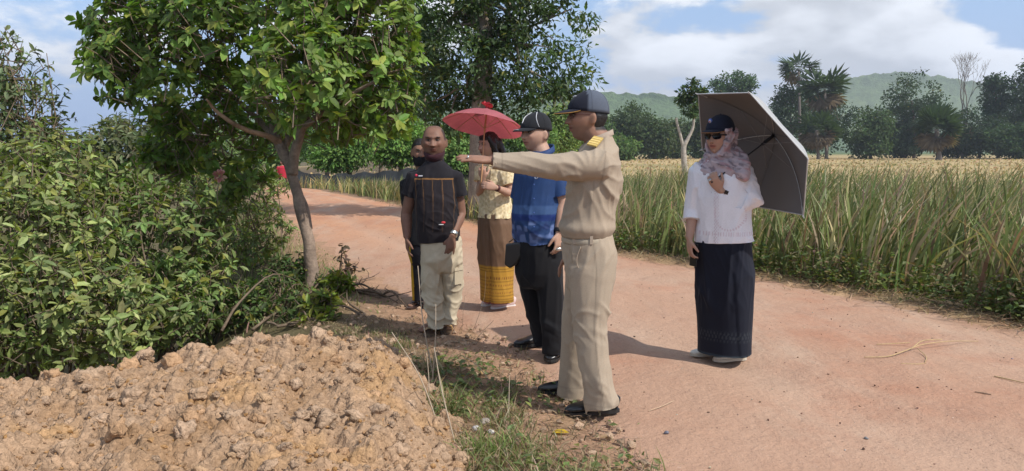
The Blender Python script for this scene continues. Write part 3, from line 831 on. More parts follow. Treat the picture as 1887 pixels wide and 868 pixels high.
# --- tree line behind the dry field
LINE = [
    (1165, 235, 45, 55, 150, (.050, .075, .028), 'dark rounded tree in the far tree line beside the pointing man'),
    (1205, 250, 40, 42, 150, (.055, .080, .030), 'second dark tree of the far line, next to the pointing man'),
    (1140, 268, 30, 22, 130, (.085, .135, .04), 'small bright green tree low behind the pointing man'),
    (1245, 255, 32, 38, 155, (.06, .085, .035), 'dull green tree behind the white forked trunk'),
    (1290, 250, 34, 42, 155, (.055, .085, .03), 'dark tree behind the cap of the woman in white'),
    (1350, 165, 38, 42, 170, (.055, .095, .038), 'round-topped tall tree showing over the grey umbrella'),
    (1350, 255, 60, 42, 160, (.05, .08, .03), 'dark tree hidden mostly by the grey umbrella'),
    (1455, 205, 45, 60, 165, (.040, .066, .028), 'dark tree left of the sugar palms'),
    (1520, 225, 60, 62, 172, (.036, .06, .027), 'dark tree mass at the foot of the sugar palms'),
    (1600, 245, 48, 50, 150, (.052, .083, .030), 'wide dome-shaped green tree in front of the hill'),
    (1680, 185, 58, 62, 165, (.038, .062, .028), 'tall dark tree below the hill, left of the bare tree'),
    (1665, 255, 50, 38, 168, (.03, .05, .024), 'shadowy low tree right of the dome-shaped tree'),
    (1800, 240, 60, 48, 160, (.034, .056, .025), 'dark bushy tree right of the bare tree'),
    (1835, 180, 26, 42, 165, (.036, .062, .028), 'narrow upright dark tree near the picture edge'),
    (1890, 170, 40, 75, 160, (.034, .06, .026), 'tallest dark tree at the picture edge'),
    (1870, 255, 45, 30, 150, (.042, .072, .028), 'low spreading green tree at the picture edge'),
    (1760, 262, 40, 26, 170, (.032, .055, .025), 'low dark tree behind the short palm'),
    (1420, 258, 40, 38, 158, (.045, .07, .03), 'low dark tree behind the umbrella edge'),
    (1940, 200, 50, 80, 165, (.036, .06, .026), 'dark tree cut by the picture edge'),
    (1095, 250, 40, 45, 140, (.07, .11, .035), 'green tree behind the raised shoulder of the pointing man'),
]
for q, (x, y, rx, rz, Y, c, lab) in enumerate(LINE):
    r = np.random.default_rng(500 + q)
    b = A((x - 943.5) / FPX * Y, Y, 0); b[2] = gz1(b[0], b[1])
    c0 = at(x, y, Y); s = Y / FPX
    lob = [(c0[0], c0[1], c0[2], rx * s * .78, rx * s * .7, rz * s * .8)]
    for _ in range(6):
        v = rdir(r, 1)[0]
        lob.append((c0[0] + v[0] * rx * s * .6, c0[1] + v[1] * rx * s * .5, max(c0[2] + v[2] * rz * s * .6, b[2] + 1), rx * s * .45, rx * s * .45, rz * s * .38))
    # skirt of lower foliage down to the field
    lob.append((c0[0], c0[1], (c0[2] + b[2]) * .45, rx * s * .7, rx * s * .6, max(c0[2] - b[2], 1) * .45))
    make_tree('far_tree', lab, 'tree', b, [list(b - A(0, 0, .5)) + [.35], list(b * .5 + c0 * .5 + A(.4, 0, 0)) + [.28], list(c0) + [.15]], lob, 180, 34, 1.5, .56, .6, tuple(np.array(c) * 1.3), 600 + q, group='trees along the far side of the field', limb_r=.12, up=.5, yellow=.005)

# --- sugar palms: trunk, fan leaves
def fan_palm(label, x, ybase, ytop, Y, crown_px, seed, nfan=24, dead=10, trunk=.28):
    r = np.random.default_rng(seed)
    b = A((x - 943.5) / FPX * Y, Y, 0); b[2] = gz1(b[0], b[1])
    c = at(x, ytop, Y); s = Y / FPX; R = crown_px * s
    root = empty('sugar_palm', Vector(b)); tag(root, label, 'palm tree', 'sugar palms in the far field')
    G = Geo(); G.add(tube(np.array([b - A(0, 0, .5), b + A(0, 0, .6), (b + c) / 2, c]), [trunk * 1.6, trunk * 1.15, trunk, trunk * .85], seg=10, dome=0), A(.16, .14, .125))
    G.build('trunk', M_BARK_ATTR, root)
    def fans(n, dirs, cols, scale):
        V, F, C = [], [], []; k = 0
        for d, cl in zip(dirs, cols):
            d = unit(d); u = unit(np.cross(d, A(0, 0, 1) + .3 * r.normal(size=3))); w = np.cross(u, d)
            hub = c + d * R * .45 * scale; L = R * .62 * scale * r.uniform(.85, 1.15)
            G2 = [np.array([c, c + u * .05, hub])]
            m = 15
            for q in range(m):
                a = (q / (m - 1) - .5) * 2 * 1.75
                e = d * cos(a) + u * sin(a) + w * .22 * (q % 2 - .5) + A(0, 0, -.15 * abs(a))
                side = np.cross(unit(e), w) * L * .085
                G2.append(np.array([hub, hub + e * L * .6 + side, hub + e * L * (1 - .1 * abs(a))])); G2.append(np.array([hub, hub + e * L * (1 - .1 * abs(a)), hub + e * L * .6 - side]))
            for t in G2:
                V.append(t); F.append([k, k + 1, k + 2]); k += 3; C.append(np.tile(cl * r.uniform(.8, 1.25), (3, 1)))
        return np.concatenate(V), np.array(F), np.concatenate(C)
    dv = rdir(r, nfan); dv[:, 2] = np.abs(dv[:, 2]) * .9 - .15
    V, F, C = fans(nfan, dv, [A(.048, .078, .030)] * nfan, 1)
    link('crown', mesh_np('crown', V, F, C, smooth=False), M_LEAF_FAR, root)
    dd = rdir(r, dead); dd[:, 2] = -np.abs(dd[:, 2]) * 1.1 - .35
    V, F, C = fans(dead, dd, [A(.16, .12, .075)] * dead, .85)
    link('dead_fronds', mesh_np('dead_fronds', V, F, C, smooth=False), M_LEAF_FAR, root)
fan_palm('tall sugar palm with a tufted crown, left of the pair', 1472, 288, 128, 160, 40, 71, 20, 5)
fan_palm('sugar palm with drooping dead fronds, beside the tall one', 1520, 290, 165, 150, 52, 72, 26, 20)
fan_palm('short stout sugar palm standing alone in the dry field', 1726, 285, 238, 135, 50, 73, 34, 26, .42)
fan_palm('shaggy young palm under the sugar palm pair', 1505, 290, 240, 148, 44, 74, 18, 34)

# --- bare tree
def bare_tree():
    r = np.random.default_rng(81)
    Y = 165; b = A((1768 - 943.5) / FPX * Y, Y, 0); b[2] = gz1(b[0], b[1]) ; s = Y / FPX
    root = empty('bare_tree', Vector(b)); tag(root, 'tall leafless grey tree standing above the tree line', 'tree')
    G = Geo(); col = A(.20, .175, .155)
    def grow(p, d, L, rad, lvl):
        q = p + d * L; m = (p + q) / 2 + rdir(r, 1)[0] * L * .07
        G.add(tube(np.array([p, m, q]), [rad, rad * .85, rad * .7], seg=5 if lvl < 3 else 3, caps=False), col)
        if lvl >= 6: return
        for k in range(2 if lvl < 2 else r.integers(2, 4)):
            v = unit(d + rdir(r, 1)[0] * (.45 if lvl < 3 else .6) + A(0, 0, .22))
            grow(q - d * L * .15 * r.random(), v, L * r.uniform(.66, .85), max(rad * .62, .022), lvl + 1)
    H = (285 - 90) * s
    grow(b, A(.05, 0, 1), H * .30, .26, 0)
    t = b + A(.05, 0, 1) * H * .28
    grow(t, unit(A(-.18, 0, 1)), H * .22, .17, 1)
    G.build('trunk', M_BARK_ATTR, root)
bare_tree()

# --- pollarded tree with pale forked trunk in the reeds
def forked_pale_tree():
    r = np.random.default_rng(83); Y = 44
    b = A((1262 - 943.5) / FPX * Y, Y, 0); b[2] = gz1(b[0], b[1])
    root = empty('pale_forked_tree', Vector(b)); tag(root, 'slender white-barked tree with a forked trunk and small leafy top', 'tree')
    G = Geo(); col = A(.36, .325, .28); J = lambda x, y: list(at(x, y, Y))
    for pts in ([list(b) + [.20], J(1261, 300) + [.17], J(1260, 272) + [.15], J(1268, 255) + [.10], J(1277, 235) + [.08], J(1278, 212) + [.07], J(1275, 190) + [.05]],
                [J(1260, 275) + [.10], J(1254, 250) + [.085], J(1248, 228) + [.075], J(1246, 217) + [.07]],
                [J(1278, 215) + [.05], J(1268, 190) + [.04], J(1262, 172) + [.025]], [J(1276, 205) + [.05], J(1288, 185) + [.035], J(1298, 165) + [.02]]):
        S = spline(np.array(pts), 5); G.add(tube(S[:, :3], S[:, 3], seg=9, dome=0), col)
    G.build('trunk', M_BARK_ATTR, root)
    lob = [px_lobe(1275, 168, Y, 18, 16), px_lobe(1262, 180, Y, 14, 10), px_lobe(1288, 182, Y, 18, 10), px_lobe(1272, 200, Y, 14, 12), px_lobe(1295, 165, Y, 10, 8), px_lobe(1278, 155, Y, 10, 8)]
    me, _, _ = crown_mesh('crown', r, lob, 60, 22, .22, .26, .45, (.06, .10, .035), droop=.3)
    link('crown', me, M_LEAF_FAR, root)
forked_pale_tree()

# --- coconut palm behind the caps
def coconut_palm():
    r = np.random.default_rng(85); Y = 55
    b = A((1012 - 943.5) / FPX * Y, Y, 0); b[2] = gz1(b[0], b[1]); c = at(1022, 172, Y)
    root = empty('coconut_palm', Vector(b)); tag(root, 'coconut palm with yellowing fronds behind the shade tree', 'palm tree')
    G = Geo(); S = spline(np.array([list(b) + [.17], list((b + c) / 2 + A(.15, 0, 0)) + [.13], list(c) + [.11]]), 5)
    G.add(tube(S[:, :3], S[:, 3], seg=9, dome=0), A(.2, .17, .13)); G.build('trunk', M_BARK_ATTR, root)
    for q in range(15):
        a = q * 2.4; el = r.uniform(-.3, .9); L = r.uniform(1.5, 2.1)
        d = A(cos(a) * cos(el), sin(a) * cos(el), sin(el))
        t = np.linspace(0, 1, 16)[:, None]
        P = c + d * L * t + A(0, 0, -1.0) * L * .55 * t ** 2.2
        side = unit(np.cross(d, A(0, 0, 1)))
        Pp, Al = [], []
        for i in range(1, 16):
            for sgn in (-1, 1):
                Pp.append(P[i]); Al.append(side * sgn * .8 + d * .5 + A(0, 0, -.6))
        Pp, Al = np.array(Pp), np.array(Al)
        V, F, k = leaves(Pp, Al, np.tile(A(0, 0, 1), (len(Pp), 1)) + r.normal(size=(len(Pp), 3)) * .2, .42 * (1 - .5 * np.abs(np.repeat(t[1:, 0], 2) - .4)), .06, LEAF_QUAD)
        cl = A(.085, .125, .04) if q % 4 else A(.30, .24, .09)
        Gf = Geo(); Gf.add((V, F), np.tile(cl, (len(V), 1)) * r.uniform(.8, 1.2)); Gf.add(tube(P, np.linspace(.03, .01, 16), seg=4, caps=False), A(.2, .18, .08))
        Gf.build('frond', M_LEAF_FAR, root, smooth=False)
coconut_palm()

# --- black shade-net fence beyond the bend
def net_fence():
    r = np.random.default_rng(87)
    a, bb = at(545, 330, 34), at(945, 330, 36)
    root = empty('net_fence', Vector((a[0], a[1], 0))); tag(root, 'low black shade-net fence sagging between posts beyond the road bend', 'fence')
    n = 60; t = np.linspace(0, 1, n)
    X = a[0] + (bb[0] - a[0]) * t; Yv = a[1] + (bb[1] - a[1]) * t + .06 * np.sin(t * 60)
    g = gz(X, Yv)
    top = .62 + .05 * np.cos(t * 2 * pi * 10) + .02 * r.normal(size=n)
    V = np.concatenate([np.stack([X, Yv, g - .05], 1), np.stack([X, Yv + .03, g + (top + .35) * .5], 1), np.stack([X, Yv, g + top + .35], 1)])
    i = np.arange(n - 1)
    F = np.concatenate([np.stack([i, i + 1, i + 1 + n, i + n], 1), np.stack([i + n, i + 1 + n, i + 1 + 2 * n, i + 2 * n], 1)])
    m = material('shade_net', base=(.035, .04, .045), rough=.8, vary=[(3, .3, 3)])
    link('net', mesh_np('net', V, F), m, root)
    for k in range(11):
        x = a[0] + (bb[0] - a[0]) * k / 10; y = a[1] + (bb[1] - a[1]) * k / 10 + .08
        G = Geo(); G.add(tube(np.array([[x, y, gz1(x, y) - .2], [x + .03, y, gz1(x, y) + 1.1]]), [.04, .035], seg=7, dome=0), A(.2, .16, .12)); G.build('post', M_BARK_ATTR, root)
net_fence()

# ------------------------------------------------------------------ reeds, grass, weeds
def blades(pos, h, w, lean, cols, r, seg=4, curl=.35, twist=True):
    """curved tapering blades; lean: horizontal vectors"""
    n = len(pos); t = np.linspace(0, 1, seg + 1)
    a = r.random(n) * pi
    side = np.stack([np.cos(a), np.sin(a), 0 * a], 1)
    P = pos[:, None] + np.stack([0 * h, 0 * h, h], 1)[:, None] * (t - .18 * t ** 2.5 * np.clip(np.linalg.norm(lean, axis=1)[:, None] / np.maximum(h, .01)[:, None], 0, 2)[:, :])[..., None] + lean[:, None] * (t[None] ** 1.8)[..., None]
    wd = w[:, None] * np.array([.7, 1, .9, .65, .04] if seg == 4 else np.linspace(1, .05, seg + 1))[None]
    L = P - side[:, None] * wd[..., None] / 2; R = P + side[:, None] * wd[..., None] / 2
    V = np.stack([L, R], 2).reshape(n, -1, 3)
    k = 2 * (seg + 1)
    f = np.array([[2 * i, 2 * i + 1, 2 * i + 3, 2 * i + 2] for i in range(seg)])
    F = (f[None] + (np.arange(n) * k)[:, None, None]).reshape(-1, 4)
    return V.reshape(-1, 3), F, np.repeat(cols, k, axis=0)
def mixcols(r, n, table):
    w = np.array([t[0] for t in table]); i = r.choice(len(table), n, p=w / w.sum())
    c = np.array([t[1] for t in table])[i]
    return np.clip(c * (1 + .28 * (r.random((n, 1)) * 2 - 1)) * (1 + .08 * r.normal(size=(n, 3))), .005, 1)
def stuff(name, label, V, F, C, mat, smooth=False):
    o = link(name, mesh_np(name, V, F, C, smooth), mat)
    return tag(o, label, kind='stuff')

r = np.random.default_rng(91)
def reed_points(n, y0, y1, off0, off1, xmax=1.0):
    out = []
    while len(out) < n:
        m = n * 2
        y = y0 + (y1 - y0) * r.random(m) ** 1.5
        x = road_right(y) + off0 + (off1 - off0) * r.random(m) ** 1.25
        ok = (x < y * .70 + .6) & (x > -y * .45)
        ok &= n2(x, y, 1.1, 2, 93) > -.33
        out += list(np.stack([x, y], 1)[ok])
    return np.array(out[:n])
pts = reed_points(13500, 5.6, 27, .5, 13)
depth = np.clip((pts[:, 0] - road_right(pts[:, 1])) / 3.0, 0, 1)
hh = (.80 + .60 * r.random(len(pts)) + .25 * n2(pts[:, 0], pts[:, 1], .7, 2, 95)) * (.70 + .38 * depth) * np.interp(pts[:, 1], [5, 9, 14, 20, 27], [.98, 1.02, 1.0, .9, .8]) * np.interp(pts[:, 0], [-2, 2, 4, 8], [.84, .93, 1.08, 1.12])
wind = n2(pts[:, 0], pts[:, 1], .9, 2, 96)
lean = np.stack([.20 + .32 * wind + .24 * r.normal(size=len(pts)), .20 * r.normal(size=len(pts))], 1) * hh[:, None]
lean = np.concatenate([lean, np.zeros((len(pts), 1))], 1)
bent = r.random(len(pts)) < .24; lean[bent] *= 2.4
REED = [(.42, (.145, .180, .06)), (.26, (.205, .225, .085)), (.20, (.40, .33, .19)), (.12, (.27, .20, .12))]
P3 = np.concatenate([pts, gz(pts[:, 0], pts[:, 1])[:, None] - .03], 1)
V, F, C = blades(P3, hh, .016 + .030 * r.random(len(pts)) ** 1.4, lean, mixcols(r, len(pts), REED), r)
stuff('reeds', 'tall green and straw-coloured reeds along the far side of the road', V, F, C, M_BLADE)

# verge grass and dry golden grass farther along the road
pts = reed_points(4800, 15, 46, .15, 9)
dd = pts[:, 1]
hh = (.35 + .35 * r.random(len(pts))) * 1.0
lean = np.concatenate([r.normal(size=(len(pts), 2)) * .3 * hh[:, None], np.zeros((len(pts), 1))], 1)
V, F, C = blades(np.concatenate([pts, gz(pts[:, 0], pts[:, 1])[:, None] - .03], 1), hh, .02 + .02 * r.random(len(pts)), lean, mixcols(r, len(pts), [(.45, (.40, .32, .14)), (.3, (.22, .22, .08)), (.25, (.14, .18, .055))]), r)
stuff('verge_grass', 'dry yellow grass along the bend of the road', V, F, C, M_BLADE)

# dry rice field far off
n = 9000
y = 26 + 128 * r.random(n) ** 1.2; x = (r.random(n) * 2 - 1) * y * .72
ok = x > road_right(np.minimum(y, 60)) + 6; x, y = x[ok], y[ok]; n = len(x)
hh = .12 + .18 * r.random(n)
lean = np.concatenate([r.normal(size=(n, 2)) * .12, np.zeros((n, 1))], 1)
V, F, C = blades(np.stack([x, y, gz(x, y) - .02], 1), hh, .03 + .0022 * y, lean, mixcols(r, n, [(.75, (.45, .34, .18)), (.2, (.37, .30, .155)), (.05, (.20, .22, .09))]), r)
stuff('stubble_field_grass', 'golden dry grass of the open field', V, F, C, M_BLADE)

# broadleaf weeds at the foot of the reeds
def weeds(name, label, pts, h0, h1, leafL, ratio, table, r, m=(5, 12)):
    P, Al, Nr, L, Cc = [], [], [], [], []
    for (x, y) in pts:
        z = gz1(x, y); h = r.uniform(h0, h1); k = r.integers(*m)
        t = r.random(k) ** .7
        a = r.random(k) * 6.28
        rad = np.stack([np.cos(a), np.sin(a), np.zeros(k)], 1)
        P.append(np.stack([x + .05 * r.normal(size=k), y + .05 * r.normal(size=k), z + h * t], 1) + rad * h * .15)
        Al.append(rad + A(0, 0, .35) * r.normal(size=(k, 1))); Nr.append(rad * .3 + A(0, 0, 1) + r.normal(size=(k, 3)) * .35)
        L.append(leafL * r.uniform(.5, 1.4, k)); Cc.append(mixcols(r, k, table))
    P, Al, Nr, L, Cc = map(np.concatenate, (P, Al, Nr, L, Cc))
    V, F, k = leaves(P, Al, Nr, L, L * ratio, LEAF_QUAD)
    return stuff(name, label, V, F, np.repeat(Cc, k, axis=0), M_LEAF)
pts = reed_points(3000, 5.3, 20, .22, 2.2)
near_edge = pts[:, 0] - road_right(pts[:, 1])
weeds('verge_weeds', 'low leafy weeds at the foot of the reeds', pts, .08, .42, .062, .5, [(.55, (.11, .155, .045)), (.2, (.17, .19, .055)), (.25, (.22, .16, .09))], r)
# trampled straw along the far road edge
n = 5200
y = 4.5 + 17 * r.random(n) ** 1.4; x = road_right(y) + .22 + .26 * r.normal(size=n)
hh = .02 + .07 * r.random(n) ** 2
lean = np.concatenate([r.normal(size=(n, 2)) * .13, np.zeros((n, 1))], 1)
V, F, C = blades(np.stack([x, y, gz(x, y) + .004 + .02 * r.random(n)], 1), hh, .005 + .007 * r.random(n), lean, mixcols(r, n, [(.5, (.38, .28, .16)), (.3, (.27, .18, .10)), (.2, (.15, .11, .07))]), r)
stuff('straw_litter', 'trampled straw and leaf litter along the far road edge', V, F, C, M_BLADE)

# near verge, between heap and road: grass, litter, dry stems
def verge_xy(n, y0=2.6, y1=6.4):
    y = y0 + (y1 - y0) * r.random(n)
    lft = np.interp(y, [2.4, 3.0, 3.4, 4.0, 4.6, 5.4, 6.4], [-.1, -.15, -.25, -.40, -.75, -1.2, -1.9]); rgt = road_left(y) + .22
    return lft + (rgt - lft) * r.random(n), y, lft, rgt
x, y, l_, q_ = verge_xy(9000)
clump = n2(x, y, 2.6, 3, 97)
ok = clump + .15 * sstep(3.9, 3.2, y) + .18 * sstep(.6, .2, (x - l_) / (q_ - l_)) > .3
ok &= r.random(len(x)) < 1 - .7 * sstep(.55, 1, (x - l_) / (q_ - l_))
x, y = x[ok], y[ok]; n = len(x)
hh = (.02 + .09 * r.random(n) ** 1.8) * sstep(6.8, 4.5, y) + .02
lean = np.concatenate([r.normal(size=(n, 2)) * .6 * hh[:, None], np.zeros((n, 1))], 1)
V, F, C = blades(np.stack([x, y, gz(x, y) - .008], 1), hh, .003 + .004 * r.random(n), lean, mixcols(r, n, [(.38, (.14, .175, .06)), (.2, (.20, .22, .08)), (.42, (.37, .29, .18))]), r)
stuff('near_grass', 'short patchy green grass between the soil heap and the road', V, F, C, M_BLADE)
x, y, l_, q_ = verge_xy(8000)
ok = r.random(len(x)) < 1.05 - .75 * ((x - l_) / (q_ - l_)) ** 2
x, y = x[ok], y[ok]; n = len(x)
hh = .004 + .05 * r.random(n) ** 3
lean = np.concatenate([r.normal(size=(n, 2)) * .055, np.zeros((n, 1))], 1)
V, F, C = blades(np.stack([x, y, gz(x, y) + .012 * r.random(n)], 1), hh, .003 + .005 * r.random(n), lean, mixcols(r, n, [(.4, (.34, .25, .15)), (.35, (.22, .155, .095)), (.25, (.12, .09, .06))]), r)
stuff('dry_litter', 'dry brown litter of twigs and grass beside the soil heap', V, F, C, M_BLADE)
x, y, l_, q_ = verge_xy(900, 2.6, 5.2)
ok = (n2(x, y, 1.9, 2, 99) > -.05) & (r.random(len(x)) < .9 - .6 * (x - l_) / (q_ - l_))
weeds('creeping_weeds', 'small creeping leafy weeds in the grass by the black shoes', np.stack([x, y], 1)[ok][:260], .01, .09, .045, .55, [(.6, (.13, .17, .06)), (.25, (.20, .22, .07)), (.15, (.30, .22, .12))], r, (3, 7))
# small stones on the near verge, pebbles on the road
x, y, l_, q_ = verge_xy(1500, 2.5, 7)
rad = .004 + .022 * r.random(len(x)) ** 4
V, F, C = scatter_pebbles(np.stack([x, y, gz(x, y) + rad * .3], 1), rad, A(.40, .28, .19) * (.7 + .6 * r.random((len(x), 1))), 3)
stuff('verge_gravel', 'loose gravel on the verge beside the soil heap', V, F, C, M_CLOD)
n = 1700
y = 2.6 + 14 * r.random(n) ** 1.8; x = road_left(y) + (road_right(y) - road_left(y)) * (.02 + .96 * r.random(n))
rad = .0018 + .0065 * r.random(n) ** 3.5
zz = np.array([road_z(a, b) for a, b in zip(x, y)])
V, F, C = scatter_pebbles(np.stack([x, y, zz + rad * .2], 1), rad, mixcols(r, n, [(.45, (.12, .075, .055)), (.35, (.30, .20, .14)), (.2, (.5, .4, .33))]), 4)
stuff('road_gravel', 'small dark and pale pebbles lying on the dirt road', V, F, C, M_CLOD)

# grass and soft low growth on the bank round the forked tree
n = 5200
y = 6.4 + 10.5 * r.random(n) ** 1.1; x = road_left(y) - .12 - 2.6 * r.random(n) ** 1.3
ok = (n2(x, y, 1.4, 2, 103) > -.25) & (x > -y * .42); x, y = x[ok], y[ok]; n = len(x)
hh = (.06 + .22 * r.random(n)) * np.clip((road_left(y) - x) / .9, .2, 1) * np.interp(y, [6, 8.5], [.45, 1])
lean = np.concatenate([r.normal(size=(n, 2)) * .45 * hh[:, None], np.zeros((n, 1))], 1)
V, F, C = blades(np.stack([x, y, gz(x, y) - .02], 1), hh, .006 + .008 * r.random(n), lean, mixcols(r, n, [(.5, (.17, .22, .07)), (.25, (.24, .26, .10)), (.25, (.38, .31, .19))]), r)
stuff('bank_grass', 'soft green and straw grass on the bank round the forked tree', V, F, C, M_BLADE)
# ------------------------------------------------------------------ people
def remesh(parts, voxel):
    """union of closed shapes as one continuous skin; returns V, quads, tris"""
    G = Geo()
    for p in parts: G.add(p)
    me = mesh_np('tmp', np.concatenate(G.V), G.F)
    o = bpy.data.objects.new('tmp', me); COL.objects.link(o)
    md = o.modifiers.new('r', 'REMESH'); md.mode = 'VOXEL'; md.voxel_size = voxel; md.adaptivity = 0
    dg = bpy.context.evaluated_depsgraph_get()
    ev = o.evaluated_get(dg); m2 = ev.to_mesh()
    n = len(m2.vertices); V = np.empty(n * 3, np.float32); m2.vertices.foreach_get('co', V)
    nl = len(m2.loops); L = np.empty(nl, np.int32); m2.loops.foreach_get('vertex_index', L)
    S = np.empty(len(m2.polygons), np.int32); m2.polygons.foreach_get('loop_start', S)
    T = np.empty(len(m2.polygons), np.int32); m2.polygons.foreach_get('loop_total', T)
    ev.to_mesh_clear(); bpy.data.objects.remove(o); bpy.data.meshes.remove(me)
    V = V.reshape(-1, 3).astype(float)
    q = S[T == 4]; t = S[T == 3]
    return V, L[q[:, None] + np.arange(4)], L[t[:, None] + np.arange(3)] if len(t) else np.zeros((0, 3), int)
def relax(V, Q, Tt, it=2, f=.5):
    E = np.concatenate([Q[:, [0, 1]], Q[:, [1, 2]], Q[:, [2, 3]], Q[:, [3, 0]]] + ([Tt[:, [0, 1]], Tt[:, [1, 2]], Tt[:, [2, 0]]] if len(Tt) else []))
    E = np.concatenate([E, E[:, ::-1]])
    cnt = np.bincount(E[:, 0], minlength=len(V)).astype(float)
    for _ in range(it):
        s = np.stack([np.bincount(E[:, 0], V[E[:, 1], k], minlength=len(V)) for k in range(3)], 1)
        V = V * (1 - f) + f * s / np.maximum(cnt, 1)[:, None]
    return V
def vnormals(V, Q):
    n = np.cross(V[Q[:, 2]] - V[Q[:, 0]], V[Q[:, 3]] - V[Q[:, 1]])
    N = np.zeros_like(V)
    for k in range(4):
        for c in range(3): N[:, c] += np.bincount(Q[:, k], n[:, c], minlength=len(V))
    return N / (np.linalg.norm(N, axis=1)[:, None] + 1e-12)
def garment(name, parts, voxel, mat, parent, colour, folds=(), it=3, label=None):
    """one garment: union, relaxed, folded; colour(V, N) -> rgb; folds: functions (V, N) -> outward offset"""
    V, Q, T = remesh(parts, voxel)
    V = relax(V, Q, T, it)
    N = vnormals(V, Q)
    P = V.copy()
    off = 0
    for f in folds: off = off + f(P, N)
    if len(folds): V = relax(V + N * np.reshape(off, (-1, 1)), Q, T, 1, .45)
    for e, d, r_ in HEMS:
        t = (V - e) @ d; rad = np.linalg.norm(V - e - t[:, None] * d, axis=1); near = (t > -.004) & (t < .05) & (rad < r_)
        V[near] -= d * (t[near] - .004 * vnoise(V[near] * 9, 3))[:, None]
    HEMS.clear()
    C = colour(P, N) if callable(colour) else np.tile(A(*colour), (len(V), 1))
    o = link(name, mesh_np(name, V, [Q, T], C), mat, parent)
    if label: o['label'] = label
    return o
def fold(axis, across, amp, seed, stretch=5.0, warp=.5, mask=None, sharp=1.6):
    """long soft creases running along axis; across = creases per metre"""
    ax = unit(axis)
    u = unit(np.cross(ax, A(.31, .71, .23))); w = np.cross(ax, u)
    def f(V, N):
        q = np.stack([V @ u, V @ w, (V @ ax) / stretch], 1) * across
        q = q + warp * np.stack([vnoise(q * .45 + 3, seed + 5), vnoise(q * .45 + 9, seed + 6), 0 * q[:, 0]], 1)
        rg1 = (1 - np.abs(vnoise(q, seed))) ** 3.5
        rg2 = (1 - np.abs(vnoise(q * 1.9 + 4, seed + 1))) ** 3
        v = 1.5 * amp * (rg1 * 1.5 + rg2 * .8 - .6) * (.6 + .65 * vnoise(V * 4, seed + 2))
        return v if mask is None else v * mask(V)
    return f
def band(zlo, zhi, soft=.04):
    return lambda V: sstep(zlo - soft, zlo + soft, V[:, 2]) * sstep(zhi + soft, zhi - soft, V[:, 2])

HEMS = []
def hem_end(P, R, first=False):
    """remember where a sleeve, leg or skirt ends so that its edge is cut flat"""
    P = [np.asarray(q, float) for q in P]
    e, d = (P[0], unit(P[0] - P[1])) if first else (P[-1], unit(P[-1] - P[-2]))
    r_ = (R[0] if first else R[-1]); r_ = max(r_) if not np.isscalar(r_) else r_
    HEMS.append((e, d, r_ * 1.14 + .004))
    if first: return np.array([e + d * .03] + P), [R[0]] + list(R)
    return np.array(P + [e + d * .03]), list(R) + [R[-1]]
def sleeve(P, R, **kw):
    P, R = hem_end(P, R)
    return tube(P, R, **kw)
def loft_hem(rows, side, seg=28, expo=2.3):
    """loft whose first row is a hem"""
    P, R = hem_end([r_[0] for r_ in rows], [(r_[1], r_[2]) for r_ in rows], first=True)
    return tube(P, R, ref=side, seg=seg, expo=expo, dome=.05)
def loft(rows, side, seg=28, expo=2.3):
    """rows: (centre, half width along side, half depth)"""
    return tube(np.array([r_[0] for r_ in rows]), [(r_[1], r_[2]) for r_ in rows], ref=side, seg=seg, expo=expo, dome=.12)

